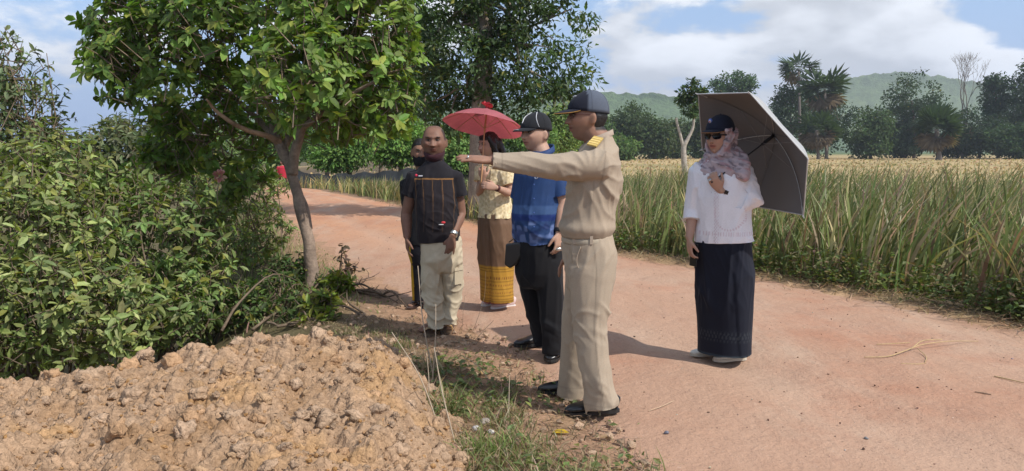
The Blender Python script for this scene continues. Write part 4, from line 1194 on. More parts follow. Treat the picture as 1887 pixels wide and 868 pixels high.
def head_geo(wid=1.0, lng=1.0, full=1.0, mouth=1.0, nose=1.0, brow=1.0, fs=.0):
    """head about its centre, face to +y"""
    nu, nv = 96, 80
    th = np.linspace(0, pi, nv + 1)[1:-1][:, None]; ph = (np.arange(nu) / nu * 2 * pi)[None]
    z = np.cos(th) * .118 + 0 * ph
    rr_ = np.sin(th) ** np.where(th < pi / 2, .68, .82)
    x = np.sin(ph) * rr_ * .0765 * wid; y = np.cos(ph) * rr_ * .097
    s = np.clip(-z / .118, 0, 1)
    x = x * (1 - (.30 - .12 * (full - 1)) * s ** 1.6) * (1 + .03 * np.exp(-((z + .02) / .04) ** 2))
    y = np.where(y < 0, y * (1 - .42 * s) * 1.04, y)
    y = y + .004 * s * (y > 0)
    y = np.where(y > .078, .078 + (y - .078) * .55, y)
    y = np.where((z > .045) & (y > 0), y - .020 * ((z - .045) / .073) ** 2, y)
    fw = sstep(.25, .75, np.cos(ph) + 0 * z)
    z0, z = z, z - fs * sstep(-.118, -.05, z)
    g = lambda cx, cz, sx, sz: np.exp(-((x - cx) / sx) ** 2 - ((z - cz) / sz) ** 2)
    both = lambda cx, cz, sx, sz: g(cx, cz, sx, sz) + g(-cx, cz, sx, sz)
    d = 0
    d = d + .0070 * brow * np.exp(-((z - .031) / .010) ** 2) * np.exp(-(x / .05) ** 2)                 # brow
    d = d - .0140 * both(.031, .010, .017, .011)                                               # eye hollows
    t = np.clip((.026 - z) / .056, 0, 1)                                                        # nose, bridge to tip
    d = d + (.007 + .026 * t ** 1.3) * np.exp(-(x / ((.0085 + .0055 * t) * nose)) ** 2) * sstep(.034, .018, z) * sstep(-.041, -.032, z)
    d = d + .009 * both(.0135 * nose, -.030, .0075 * nose, .0075)                                             # nostril wings
    d = d + .005 * both(.045, -.018, .020, .018) * full                                         # cheeks
    d = d + .0100 * mouth * np.exp(-((z + .051) / .0065) ** 2 - (x / .024) ** 4) + .0110 * mouth * np.exp(-((z + .065) / .0070) ** 2 - (x / .020) ** 4)
    d = d - .0075 * np.exp(-((z + .0575) / .0028) ** 2 - (x / .026) ** 4)
    d = d - .003 * np.exp(-((z + .079) / .006) ** 2 - (x / .02) ** 2)
    d = d + .009 * np.exp(-((z + .098) / .014) ** 2 - (x / .022) ** 2)                          # chin
    y = y + d * fw; z = z0
    V = np.stack([x, y, z * lng], -1).reshape(-1, 3)
    top = np.array([[0, 0, .118 * lng], [0, V[-nu:, 1].mean(), -.119 * lng]])
    V = np.concatenate([V, top])
    m = nv - 1
    i = np.arange(m - 1)[:, None] * nu; j = np.arange(nu)[None]; k = (j + 1) % nu
    Q = np.stack([i + j, i + k, i + nu + k, i + nu + j], -1).reshape(-1, 4)
    jj = np.arange(nu); kk = (jj + 1) % nu
    return V, [Q, np.stack([np.full(nu, m * nu), kk, jj], 1), np.stack([np.full(nu, m * nu + 1), (m - 1) * nu + jj, (m - 1) * nu + kk], 1)]

def hand_geo(w, d, back, thumb, curl=.35, spread=.12, size=1.0, curls=None):
    """palm, four fingers and a thumb; d: pointing direction, back: normal of the back of the hand, thumb: side of the thumb"""
    d = unit(d); n = unit(back - d * np.dot(back, d)); t = unit(thumb - d * np.dot(thumb, d) - n * np.dot(thumb, n))
    s = size
    out = [tube(np.array([w - d * .012 * s, w + d * .015 * s, w + d * .045 * s, w + d * .08 * s, w + d * .094 * s]), [(.025 * s, .017 * s), (.029 * s, .0165 * s), (.039 * s, .016 * s), (.0405 * s, .0135 * s), (.037 * s, .011 * s)], ref=t, seg=16, expo=2.4)]
    for q, (o_, L, r_) in enumerate(((.0295, .071, .0088), (.0100, .080, .0092), (-.0098, .075, .0088), (-.0285, .058, .0078))):
        p = w + d * .086 * s + t * o_ * s
        ang = 0; P = [p - d * .02 * s, p]
        c = curl if curls is None else curls[q]
        dd = unit(d + t * o_ / .03 * spread)
        for seg_l, k in ((.45, .55), (.32, 1.0), (.23, .8)):
            ang += c * k
            v = dd * cos(ang) - n * sin(ang)
            P.append(P[-1] + v * L * seg_l * s)
        out.append(tube(np.array(P), [r_ * s, r_ * s, r_ * .95 * s, r_ * .88 * s, r_ * .72 * s], seg=9, dome=.8))
    b = w + d * .022 * s + t * .022 * s
    v1 = unit(d * .62 + t * .62 - n * .30); v2 = unit(d * .9 + t * .25 - n * (.25 + .5 * curl))
    out.append(tube(np.array([b, b + v1 * .036 * s, b + v1 * .036 * s + v2 * .032 * s, b + v1 * .036 * s + v2 * .056 * s]), [.0135 * s, .0118 * s, .0105 * s, .0082 * s], seg=9, dome=.8))
    return out
def arm_geo(sh, el, wr, k=1.0):
    P = np.array([sh, sh * .6 + el * .4, el, el * .7 + wr * .3, el * .3 + wr * .7, wr])
    return tube(P, [.046 * k, .045 * k, .039 * k, .041 * k, .032 * k, .0255 * k], seg=14)
def frame_of(face, up=(0, 0, 1)):
    f = unit(face); rt = unit(np.cross(f, np.asarray(up, float))); u = np.cross(rt, f)
    return np.stack([rt, f, u])         # rows: right, forward, up
def cap_pt(a, p, size, lift):
    """point of a cap crown: a from the button (0) to the rim (pi/2), p round the head, 0 = front"""
    f = max(cos(p), 0)
    rr_ = sin(a) ** (.82 + .62 * f)
    z = .102 * cos(a) ** (.80 + .15 * f) - .010 * (1 - abs(cos(p))) * sin(a) ** 3 - .016 * max(-cos(p), 0) * sin(a) ** 3
    return (.0865 * rr_ * sin(p) * size, (.108 * rr_ * cos(p) - .006) * size, z * size + lift)
class Person:
    def __init__(s, label, base, fwd, category='person'):
        s.root = empty('person', Vector(base)); tag(s.root, label, category)
        s.F = unit(A(fwd[0], fwd[1], 0)); s.R = np.cross(s.F, A(0, 0, 1)); s.base = np.asarray(base, float)
        s.parts = []; s.man = label.split()[0] in ('man', 'bald')
    def head(s, c, face, size=1.0, up=(0, 0, 1), ears=True, **kw):
        s.hc, s.hs, s.HM = np.asarray(c, float), size, frame_of(face, up)
        s.fs = kw.get('fs', 0.0)
        V, F = head_geo(**kw)
        s.parts.append((s.hl(V), F))
        if ears:
            for sg in (-1, 1):
                e = ball((0, 0, 0), (.009, .020, .033), 12, 10)
                a = .3; M = np.array([[cos(a), sin(a) * sg, 0], [-sin(a) * sg, cos(a), 0], [0, 0, 1]])
                s.parts.append((s.hl(e[0] @ M + A(sg * .0795 * kw.get('wid', 1), -.012, -.008)), e[1]))
    def hl(s, P):
        """head space -> world"""
        return s.hc + (np.asarray(P, float) * s.hs) @ s.HM
    def to_head(s, V): return ((V - s.hc) @ s.HM.T) / s.hs
    def to_body(s, V):
        """world -> (right, forward, height) about the base"""
        d = V - s.base
        return np.stack([d @ s.R, d @ s.F, V[:, 2]], 1)
    def neck(s, b, r_=.056):
        c = s.hl((0, -.012, -.06))
        s.parts.append(tube(np.array([b - A(0, 0, .06), b, c, s.hl((0, -.01, -.02))]), [r_ * 1.15, r_, r_ * .95, r_ * .9], seg=18))
        s.nb = b
    def skin(s, colour, voxel=.0056, hair=None, beard=None, lips=(.90, .58, .58), extra=None):
        V, Q, T = remesh(s.parts, voxel)
        V = relax(V, Q, T, 1, .4)
        h = s.to_head(V)
        h[:, 2] -= s.fs * sstep(-.118, -.05, h[:, 2])
        C = np.tile(A(*colour), (len(V), 1)) * (1 + .05 * vnoise(V * 30, 3))[:, None]
        onhead = (np.abs(h[:, 2]) < .13) & (np.linalg.norm(h[:, :2], axis=1) < .13)
        lip = np.exp(-((h[:, 2] + .0585) / .0105) ** 2 - (h[:, 0] / .024) ** 4) * (h[:, 1] > .06) * onhead
        lip = np.clip(lip * 1.3, 0, 1); C = C * (1 - lip[:, None]) + C * A(*lips) * lip[:, None]
        cheek = np.exp(-((np.abs(h[:, 0]) - .042) / .02) ** 2 - ((h[:, 2] + .02) / .025) ** 2) * (h[:, 1] > .03) * onhead
        C = C * (1 + cheek[:, None] * A(.08, -.02, -.04))
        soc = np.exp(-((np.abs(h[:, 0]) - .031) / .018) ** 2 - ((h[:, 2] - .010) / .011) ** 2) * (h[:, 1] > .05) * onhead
        C = C * (1 - .58 * soc[:, None])  # shade of the eye hollows painted into the skin colour
        mline = np.exp(-((h[:, 2] + .0575) / .0035) ** 2 - (h[:, 0] / .026) ** 4) * (h[:, 1] > .06) * onhead
        nost = np.exp(-((np.abs(h[:, 0]) - .008) / .006) ** 2 - ((h[:, 2] + .038) / .004) ** 2) * (h[:, 1] > .07) * onhead
        earh = np.exp(-((h[:, 1] + .010) / .010) ** 2 - ((h[:, 2] + .008) / .016) ** 2) * (np.abs(h[:, 0]) > .081) * onhead
        C = C * (1 - .75 * np.clip(mline + nost + .5 * earh, 0, 1)[:, None])  # painted shade in the mouth line, nostrils and ear hollows
        C = C * (1 + .10 * fbm(V * 24, 3, 19) * onhead)[:, None]
        if s.man:
            jaw = sstep(-.035, -.06, h[:, 2]) * sstep(-.02, .02, h[:, 1]) * onhead
            C = C * (1 - jaw[:, None] * A(.16, .13, .10))
        if hair is not None:
            m = hair(h) * onhead
            C = C * (1 - m[:, None]) + A(.018, .014, .012) * m[:, None]
        if beard is not None:
            m = beard(h) * onhead
            C = C * (1 - m[:, None] * .55)
        if extra is not None: C = extra(V, C)
        s.body = link('body', mesh_np('body', V, [Q, T], C), M_SKIN, s.root)
        return s.body
    def face(s, brow=(.02, .015, .012), eyes=True):
        if eyes:
            for sg in (-1, 1):
                V, F = ball((0, 0, 0), (.0135, .006, .0042), 20, 12)
                rad = np.sqrt(V[:, 0] ** 2 + (V[:, 2]) ** 2)
                C = np.where((rad < .0058)[:, None] & (V[:, 1] > 0)[:, None], A(.02, .014, .01), A(.30, .26, .23))
                G = Geo(); G.add((s.hl(V + A(sg * .031, .0785, .0095 + s.fs)), F), C); G.build('eye', M_PLAIN, s.root)
                t = np.linspace(-1, 1, 9)
                P = np.stack([sg * (.031 + .0155 * t), .0845 - .004 * t ** 2 - .002 * (t * 1 + 1) * .5, .0142 + s.fs - .0040 * t ** 2], 1)
                G = Geo(); G.add(tube(s.hl(P), np.array([.0012, .0018, .002, .0022, .0022, .0022, .002, .0018, .0012]) * s.hs, seg=6), A(.03, .02, .016)); G.build('eyelid', M_PLAIN, s.root)
        for sg in (-1, 1):
            t = np.linspace(-1, 1, 9)
            P = np.stack([sg * (.033 + .020 * t), .0875 - .012 * np.clip(t, 0, 1) ** 2 - .002, .0262 + s.fs + .0045 * (1 - (t - .2) ** 2)], 1)
            G = Geo(); G.add(tube(s.hl(P), np.array([.0025, .004, .0046, .0046, .0042, .0036, .003, .0022, .0014]) * s.hs, seg=6), A(*brow)); G.build('eyebrow', M_PLAIN, s.root)
    def shell(s, keep, off, name, mat, colour=(.015, .012, .011), lng=1.0, wid=1.0, rough=0.0, voxel=None):
        """hair shell: the part of the head where keep(h) > 0, grown outward"""
        V, F = head_geo(wid=wid, lng=lng)
        h = V.copy()
        k = keep(h)
        N = V / (np.linalg.norm(V, axis=1)[:, None])
        amount = off * np.clip(k, 0, 1) - .004 * (k <= 0)
        V2 = V + N * (amount + rough * vnoise(V * 70, 4) * (k > 0))[:, None]
        ok = k > -.25
        F2 = [f[np.all(ok[f], axis=1)] for f in F]
        return link(name, mesh_np(name, s.hl(V2), F2, np.tile(A(*colour), (len(V2), 1))), mat, s.root)
    def cap(s, colour_fn, brim_col, tilt=.0, lift=.018, edge=None, size=1.0, brim_len=.078, under=None):
        """baseball cap: six-panel dome and curved brim"""
        nu, nv = 48, 14
        V = []
        for i in range(nv + 1):
            a = i / nv * pi / 2
            for j in range(nu):
                p = j / nu * 2 * pi
                V.append(cap_pt(a, p, size, lift))
        V = np.array(V)
        inner = V * A(.965, .965, .95); inner[:, 2] = lift + (V[:, 2] - lift) * .95
        n1 = len(V); i = np.arange(nv)[:, None] * nu; j = np.arange(nu)[None]; k = (j + 1) % nu
        Q = np.stack([i + j, i + nu + j, i + nu + k, i + k], -1).reshape(-1, 4)
        Q2 = Q[:, ::-1] + n1
        jj = np.arange(nu); kk = (jj + 1) % nu
        rim = np.stack([nv * nu + jj, n1 + nv * nu + jj, n1 + nv * nu + kk, nv * nu + kk], 1)
        a = tilt; M = np.array([[1, 0, 0], [0, cos(a), sin(a)], [0, -sin(a), cos(a)]])
        W = lambda P: s.hl(np.asarray(P) @ M)
        C = np.concatenate([colour_fn(V), np.tile(A(.02, .02, .025), (n1, 1))])
        crown = link('cap', mesh_np('cap', W(np.concatenate([V, inner])), [Q, Q2, rim], C), M_CLOTH, s.root)
        # panel seams and the button
        for q in range(6):
            p = q * pi / 3 + pi / 6
            P = np.array([cap_pt(a_, p, size, lift) for a_ in np.linspace(.06, 1.5, 12)])
            G = Geo(); G.add(tube(W(P), [.0011 * s.hs] * 12, seg=5), colour_fn(P)[3] * .75); G.build('seam', M_CLOTH, crown).location = (0, 0, 0)
        G = Geo(); G.add(ball(W([[0, -.006, 0.102 * size + lift]])[0], .006, 10, 6), colour_fn(np.array([[0, .05, .1]]))[0]); G.build('button', M_CLOTH, crown).location = (0, 0, 0)
        # brim
        G = Geo(); nn, mm = 25, 7
        top, bot = [], []
        for i2 in range(mm):
            f = i2 / (mm - 1)
            for j2 in range(nn):
                p = (j2 / (nn - 1) - .5) * 2 * 1.15
                rx, ry = .0860 * size, .106 * size
                x = sin(p) * rx * (1 - .06 * f); y = cos(p) * ry - .010 + f * brim_len * max(cos(p / 1.15 * pi / 2), 0) ** .55
                e_ = max(cos(p / 1.15 * pi / 2), 0) ** .55
                z = lift + .002 - 1.9 * x * x * .25 - (1.6 * x * x + .022) * f * e_ + .012 * f * (1 - f) * e_
                top.append((x, y, z + .0022)); bot.append((x, y, z - .0022))
        top, bot = np.array(top), np.array(bot); n1 = len(top)
        i = np.arange(mm - 1)[:, None] * nn; j = np.arange(nn - 1)[None]
        Q = np.stack([i + j, i + j + 1, i + nn + j + 1, i + nn + j], -1).reshape(-1, 4)
        e = (mm - 1) * nn + np.arange(nn - 1)
        er = np.stack([e, e + 1, e + 1 + n1, e + n1], 1)
        Cb = np.concatenate([np.tile(A(*brim_col), (n1, 1)), np.tile(A(*(under or brim_col)), (n1, 1))])
        br = link('brim', mesh_np('brim', W(np.concatenate([top, bot])), [Q, Q[:, ::-1] + n1, er], Cb), M_CLOTH, crown); br.location = (0, 0, 0)
        if edge is not None:
            P = (top[-nn:] + bot[-nn:]) / 2
            G = Geo(); G.add(tube(W(P + A(0, 0, .001)), [.0021 * s.hs] * nn, seg=6), A(*edge) * .8); G.build('piping', M_CLOTH, crown).location = (0, 0, 0)
        s.capW = W
        return crown
    def shoe(s, heel, toe_dir, L=.27, W=.047, H=.075, col=(.012, .012, .013), sole=(.02, .02, .02), mat=None, name='shoe', z0=None, open_top=False, strap=None):
        """dress shoe or slipper: upper lofted along the foot on a flat sole"""
        d = unit(A(toe_dir[0], toe_dir[1], 0)); sd = np.cross(d, A(0, 0, 1)); b = np.asarray(heel, float)
        z = b[2]
        prof = [(0.0, .60, .85), (.06, .80, 1.0), (.2, .86, 1.02), (.36, .84, .98), (.5, .93, .80), (.64, 1.04, .62), (.78, 1.03, .52), (.9, .84, .42), (.97, .52, .30), (1.0, .22, .2)]
        P = [b + d * L * t + A(0, 0, .014 + H * h * .5) for t, w, h in prof]
        R = [(W * w, max(H * h * .5, .012)) for t, w, h in prof]
        root = garment(name, [tube(np.array(P), R, ref=sd, seg=18, expo=2.5, dome=.15)], .0055, mat or M_LEATHER, s.root, col, it=2)
        n = 22; a = np.linspace(0, 2 * pi, n, endpoint=False)
        ww = np.interp(np.linspace(0, 1, 12), [0, .06, .3, .45, .68, .85, .95, 1], [.55, .85, .84, .84, 1.06, .95, .65, .25]) * W * 1.05
        tt = np.linspace(0, 1, 12)
        lft = np.array([b + d * L * (t * 1.02 - .005) + sd * w for t, w in zip(tt, ww)]); rgt = np.array([b + d * L * (t * 1.02 - .005) - sd * w for t, w in zip(tt, ww)])
        ring = np.concatenate([lft, rgt[::-1]]); m = len(ring)
        V = np.concatenate([ring + A(0, 0, .002), ring + A(0, 0, .021)])
        F = [np.array([[i, (i + 1) % m, (i + 1) % m + m, i + m] for i in range(m)])]
        cap_q = np.array([[i, i + 1, m - 2 - i, m - 1 - i] for i in range(11)])
        F += [cap_q[:, ::-1], cap_q + m]
        G = Geo(); G.add((V, F), A(*sole)); so = G.build('sole', M_PLAIN, root, smooth=False); so.location = (0, 0, 0)
        return root
    def ring(s, name, c, axis, r_, w, col, mat=None, ratio=1.0, ref=None):
        a = unit(axis)
        G = Geo(); G.add(tube(np.array([c - a * w / 2, c - a * w / 4, c + a * w / 4, c + a * w / 2]), [(r_ * .97, r_ * .97 * ratio), (r_, r_ * ratio), (r_, r_ * ratio), (r_ * .97, r_ * .97 * ratio)], ref=ref, seg=20, dome=.05), A(*col))
        return G.build(name, mat or M_PLAIN, s.root)
def noisy(col, amt=.06, sc=9, seed=2):
    return lambda V, N: np.tile(A(*col), (len(V), 1)) * (1 + amt * fbm(V * sc, 3, seed))[:, None]
def collar(P, c, r_, h, tilt_f, col, name='collar', open_=.35, mat=None):
    """turned-down collar: a sloping band round the neck, open at the throat"""
    n = 40; a = np.linspace(open_, 2 * pi - open_, n)     # 0 = front
    rows = []
    for (rad, z) in ((r_, 0), (r_ * .98, h), (r_ * 1.04, h * 1.02), (r_ * 1.09, h * .1), (r_ * 1.08, h * .0)):
        rows.append(c + np.cos(a)[:, None] * P.F * rad * 1.12 + np.sin(a)[:, None] * P.R * rad * 1.05 + A(0, 0, 1) * (z - tilt_f * np.cos(a)[:, None]))
    V = np.concatenate(rows); k = len(rows)
    i = np.arange(k - 1)[:, None] * n; j = np.arange(n - 1)[None]
    Q = np.stack([i + j, i + j + 1, i + n + j + 1, i + n + j], -1).reshape(-1, 4)
    o = link(name, mesh_np(name, V, Q, np.tile(A(*col), (len(V), 1))), mat or M_CLOTH, P.root)
    md = o.modifiers.new('thick', 'SOLIDIFY'); md.thickness = .003; md.offset = 1
    return o
def trousers(P, hips, legs, colour, folds, voxel=.0075, mat=None):
    parts = [loft(hips, P.R)]
    for rows in legs: parts.append(sleeve([r_[0] for r_ in rows], [(r_[1], r_[2]) for r_ in rows], ref=P.R, seg=20, dome=.06))
    return garment('trousers', parts, voxel, mat or M_CLOTH, P.root, colour, folds, it=3)

# ---- 1: man in khaki uniform, arm stretched out
def khaki_man():
    KH = (.335, .270, .200)
    Y = 4.08
    P = Person('man in khaki uniform and dark cap pointing with outstretched arm', (at(1085, 770, Y)[0], Y, 0), (-1, -.06))
    J = lambda x, y, dy=0.0: at(x, y, Y + dy)
    nb = J(1109, 266)
    P.head(J(1082, 216, 0), (-1, -.12, -.02), 1.03, wid=.98, lng=1.04, nose=1.1, mouth=1.2, fs=.003)
    P.neck(nb, .071)
    SL, EL, WL = J(1104, 300, -.17), J(1005, 303, -.20), J(906, 296, -.21)
    SR, ER, WR = J(1100, 300, .17), J(1090, 395, .26), J(1054, 462, .22)
    P.parts += [tube(np.array([nb, J(1095, 350), J(1088, 430)]), [.065, .05, .05], seg=14), tube(np.array([SL, J(1103, 300), SR]), [.05, .06, .05], seg=12),
                arm_geo(SL, EL, WL), arm_geo(SR, ER, WR)]
    P.parts += hand_geo(WL, A(-1, -.03, .10), A(.10, -.30, 1), A(0, 1, .25), curl=.10, spread=.03, size=1.08, curls=(.02, .05, .10, .16))
    P.parts += hand_geo(WR, A(-.62, -.1, -.8), A(-.7, .2, .5), A(-.4, -.85, .3), curl=.35, size=1.04)
    hair = lambda h: sstep(.0, .012, -h[:, 1] - .015 + .0 * h[:, 2]) * sstep(-.075, -.06, h[:, 2]) * sstep(.03, .02, -h[:, 2] * 0 - .0)
    P.skin((.27, .145, .095), hair=lambda h: sstep(.022, .032, -h[:, 1]) * sstep(-.078, -.066, h[:, 2]) * (np.abs(h[:, 0]) < .0795), beard=None)
    P.face()
    P.shell(lambda h: np.minimum(np.minimum((-h[:, 1] - .022) / .02, (h[:, 2] + .07) / .02), 1), .006, 'hair', M_HAIR, rough=.001, lng=1.04)
    navy, grey = A(.014, .016, .026), A(.085, .10, .13)
    P.cap(lambda V: np.where((V[:, 1] > .012)[:, None], navy, grey), (.016, .018, .028), tilt=.03, lift=.034, edge=(.45, .24, .06), size=1.02, brim_len=.074, under=(.012, .012, .016))
    G = Geo()                                                             # cap badge
    for q in range(5):
        c = P.capW([list(A(*cap_pt(.85 + .05 * (q % 2), (q - 2) * .12, 1.03, .034)))])[0]; G.add(ball(c, .0055, 8, 6), A(.30, .31, .34))
    G.build('cap_badge', M_PLAIN, P.root)
    # glasses
    G = Geo()
    for sg in (-1, 1):
        G.add(tube(P.hl(np.array([[sg * .060, .082, .012], [sg * .075, .05, .013], [sg * .081, .0, .012]])), [.0016] * 3, seg=6), A(.10, .03, .03))
        a = np.linspace(0, 2 * pi, 17)
        G.add(tube(P.hl(np.stack([sg * .033 + .023 * np.cos(a), .097 - .25 * np.abs(.023 * np.cos(a) * sg + .0) , .009 + .016 * np.sin(a)], 1)), [.0012] * 17, seg=5, caps=False), A(.08, .03, .03))
    G.add(tube(P.hl(np.array([[-.011, .1, .013], [.011, .1, .013]])), [.0013] * 2, seg=5), A(.08, .03, .03))
    G.build('glasses', M_PLAIN, P.root)
    # shirt
    sd = A(0, 1, 0)
    torso = loft_hem([(J(1080, 434), .162, .132), (J(1080, 424), .170, .140), (J(1084, 404), .172, .140), (J(1090, 370), .172, .138), (J(1095, 335), .190, .144), (J(1100, 305), .195, .128), (J(1104, 283), .165, .108), (J(1106, 268), .110, .092), (J(1106, 258), .078, .074), (J(1105, 252), .066, .066)], sd)
    sl = sleeve([J(1112, 306, -.10), SL + A(0, 0, -.008), SL * .7 + EL * .3 + A(0, 0, -.012), EL + A(0, 0, -.008), EL * .4 + WL * .6 + A(0, 0, -.004), WL + A(.008, 0, -.003)],
              [.080, .082, .075, .063, .050, .040], ref=A(0, 1, 0), seg=20, dome=.05)
    sr = sleeve([J(1105, 300, .10), SR, SR * .5 + ER * .5, ER, WR * .8 + ER * .2, WR], [.08, .078, .07, .06, .048, .043], seg=18, dome=.05)
    pull = unit(A(.35, 0, -1))
    zc = J(0, 300)[2]
    def armpit_folds(V, N):
        """creases fanning from the raised shoulder down the back and along the sleeve"""
        c = J(1085, 322, -.15); d = V - c; a = np.arctan2(d[:, 2], d[:, 0]); rr_ = np.hypot(d[:, 0], d[:, 2])
        w = 1 - np.abs(np.sin(a * 6.5 + 2.0 * vnoise(V * 6, 12) + rr_ * 3))
        return .008 * (w ** 1.5 - .35) * sstep(.03, .12, rr_) * sstep(.42, .2, rr_)
    def waist_blouse(V, N):
        return .010 * np.exp(-((V[:, 2] - J(0, 418)[2]) / .03) ** 2) * (1 + .8 * vnoise(V * A(18, 18, 3), 15))
    def kh_col(V, N):
        C = noisy(KH, .05)(V, N)
        t = (V - J(1111, 300, -.16)) @ unit(A(-1, 0, .12))
        seam = np.exp(-(t / .0045) ** 2) * (V[:, 1] < Y - .05) * (V[:, 2] > J(0, 335)[2])
        yoke = np.exp(-((V[:, 2] - J(0, 305)[2]) / .004) ** 2) * (V[:, 0] > J(1116, 0)[0])
        cuff = np.exp(-((V[:, 0] - (WL[0] + .055)) / .004) ** 2) * (V[:, 1] < Y - .1)
        side = np.exp(-((V[:, 0] - J(1090, 0)[0] - .02 * (V[:, 2] - 1)) / .0035) ** 2) * (V[:, 1] < Y - .1) * (V[:, 2] < J(0, 330)[2])
        return C * (1 - .30 * np.clip(seam + .8 * yoke + .8 * cuff + .6 * side, 0, 1)[:, None])
    garment('shirt', [torso, sl, sr], .0066, M_CLOTH, P.root, kh_col,
            [armpit_folds, waist_blouse, fold(A(.3, 0, -1), 14, .0065, 21, 6, mask=lambda V: sstep(zc + .02, zc - .12, V[:, 2])),
             fold(A(1, 0, -.25), 15, .006, 23, 5, mask=lambda V: sstep(.36, .30, V[:, 0]) * sstep(zc - .12, zc - .06, V[:, 2]))], it=2)
    collar(P, J(1103, 258), .0635, .026, .028, (.345, .275, .215), open_=.5)
    # shoulder board
    a0, a1 = J(1103, 257, -.075), J(1090, 272, -.150)
    d = unit(a1 - a0); nrm = unit(np.cross(d, A(1, 0, 0))); nrm = nrm if nrm[2] > 0 else -nrm; w = unit(np.cross(d, nrm))
    M = np.stack([d, w, nrm]); L = np.linalg.norm(a1 - a0) / 2
    sbG = Geo(); sbG.add(boxg((a0 + a1) / 2 + nrm * .012, (L, .026, .004), M), A(.50, .36, .11))
    sb = sbG.build('shoulder_board', M_SILK, P.root, smooth=False)
    for q in range(3):
        G = Geo(); G.add(boxg(a0 + d * L * (.5 + .5 * q) + nrm * .0165, (.005, .0255, .0015), M), A(.62, .47, .18)); o = G.build('braid', M_SILK, sb, smooth=False); o.location = (0, 0, 0)
    # pocket with flap on the chest, cuff button, ring
    G = Geo(); G.add(ball(WL + A(.022, -.041, -.012), (.006, .003, .006), 10, 6), A(.42, .33, .24)); G.build('cuff_button', M_PLAIN, P.root)
    P.ring('finger_ring', WL + A(-.118, -.02, .016), A(-1, 0, .12), .0125, .007, (.6, .6, .58), M_METAL)
    # trousers
    Hn, Hf = J(1092, 480, -.085), J(1088, 480, .085)
    hips = [(J(1082, 436), .158, .132), (J(1085, 450), .164, .134), (J(1089, 480), .170, .136), (J(1089, 510), .168, .130), (J(1088, 535), .145, .115)]
    near = [(J(1091, 490, -.085), .088, .122), (J(1090, 540, -.09), .086, .108), (J(1088, 600, -.10), .076, .090), (J(1095, 660, -.11), .074, .082), (J(1105, 715, -.12), .074, .079), (J(1111, 750, -.13), .076, .082)]
    farl = [(J(1085, 490, .085), .088, .120), (J(1076, 540, .10), .084, .104), (J(1065, 600, .13), .074, .086), (J(1059, 660, .16), .072, .080), (J(1055, 705, .18), .072, .078), (J(1054, 727, .19), .074, .080)]
    def creases(V, N):
        b = P.to_body(V)
        return .004 * np.exp(-((V[:, 1] - (Y - .10)) / .012) ** 2)
    def tr_col(V, N):
        C = noisy((.345, .282, .21), .05, 7, 5)(V, N)
        zs = [J(0, yy)[2] for yy in (752, 715, 660, 600, 540, 490, 445)]
        xs = [J(xx, 600, -.15)[0] for xx in (1117, 1111, 1101, 1094, 1096, 1097, 1092)]
        seam = np.exp(-((V[:, 0] - np.interp(V[:, 2], zs, xs)) / .0038) ** 2) * (N[:, 1] < -.3) * (V[:, 1] < Y - .05)
        hemz = np.exp(-((V[:, 2] - .085) / .004) ** 2)
        return C * (1 - .34 * np.clip(seam + .5 * hemz, 0, 1)[:, None])
    def tr_crease(V, N):
        return .006 * np.clip(N @ unit(A(-1, -.25, 0)), 0, 1) ** 14
    trousers(P, hips, [near, farl], tr_col,
             [tr_crease, fold(A(.12, 0, 1), 12, .0075, 31, 6), fold(A(1, 0, -.9), 13, .007, 33, 4, mask=band(.05, .26)), fold(A(1, .3, -.7), 12, .007, 35, 4, mask=band(.42, .62)), fold(A(-1, 0, -1.2), 11, .007, 37, 4, mask=band(.75, .92))])
    P.ring('belt', J(1082, 440), A(0, 0, 1), .166, .036, (.36, .31, .235), M_CLOTH, ratio=.140 / .166, ref=A(0, 1, 0))
    for q, x in enumerate((1062, 1095, 1118)):
        G = Geo(); a = J((1058, 1090, 1111)[q], 441, (-.135, -.166, -.135)[q]); G.add(boxg(a, (.008, .004, .026)), A(.345, .28, .215)); G.build('belt_loop', M_CLOTH, P.root, smooth=False)
    G = Geo()
    pk = spline(np.array([J(1070, 455, -.156), J(1063, 475, -.152), J(1065, 492, -.150), J(1078, 502, -.158)]), 6); G.add(tube(pk, [.003] * len(pk), seg=6), A(.33, .265, .20)); G.build('pocket_edge', M_CLOTH, P.root)
    # shoes
    h1 = on_ground(1139, 760); P.shoe(A(h1[0], h1[1] + .02, .002), (-1, -.22), .30, .050, .085)
    h2 = on_ground(1083, 728); P.shoe(A(h2[0], h2[1] + .03, .002), (-1, .05), .29, .048, .082)
khaki_man()

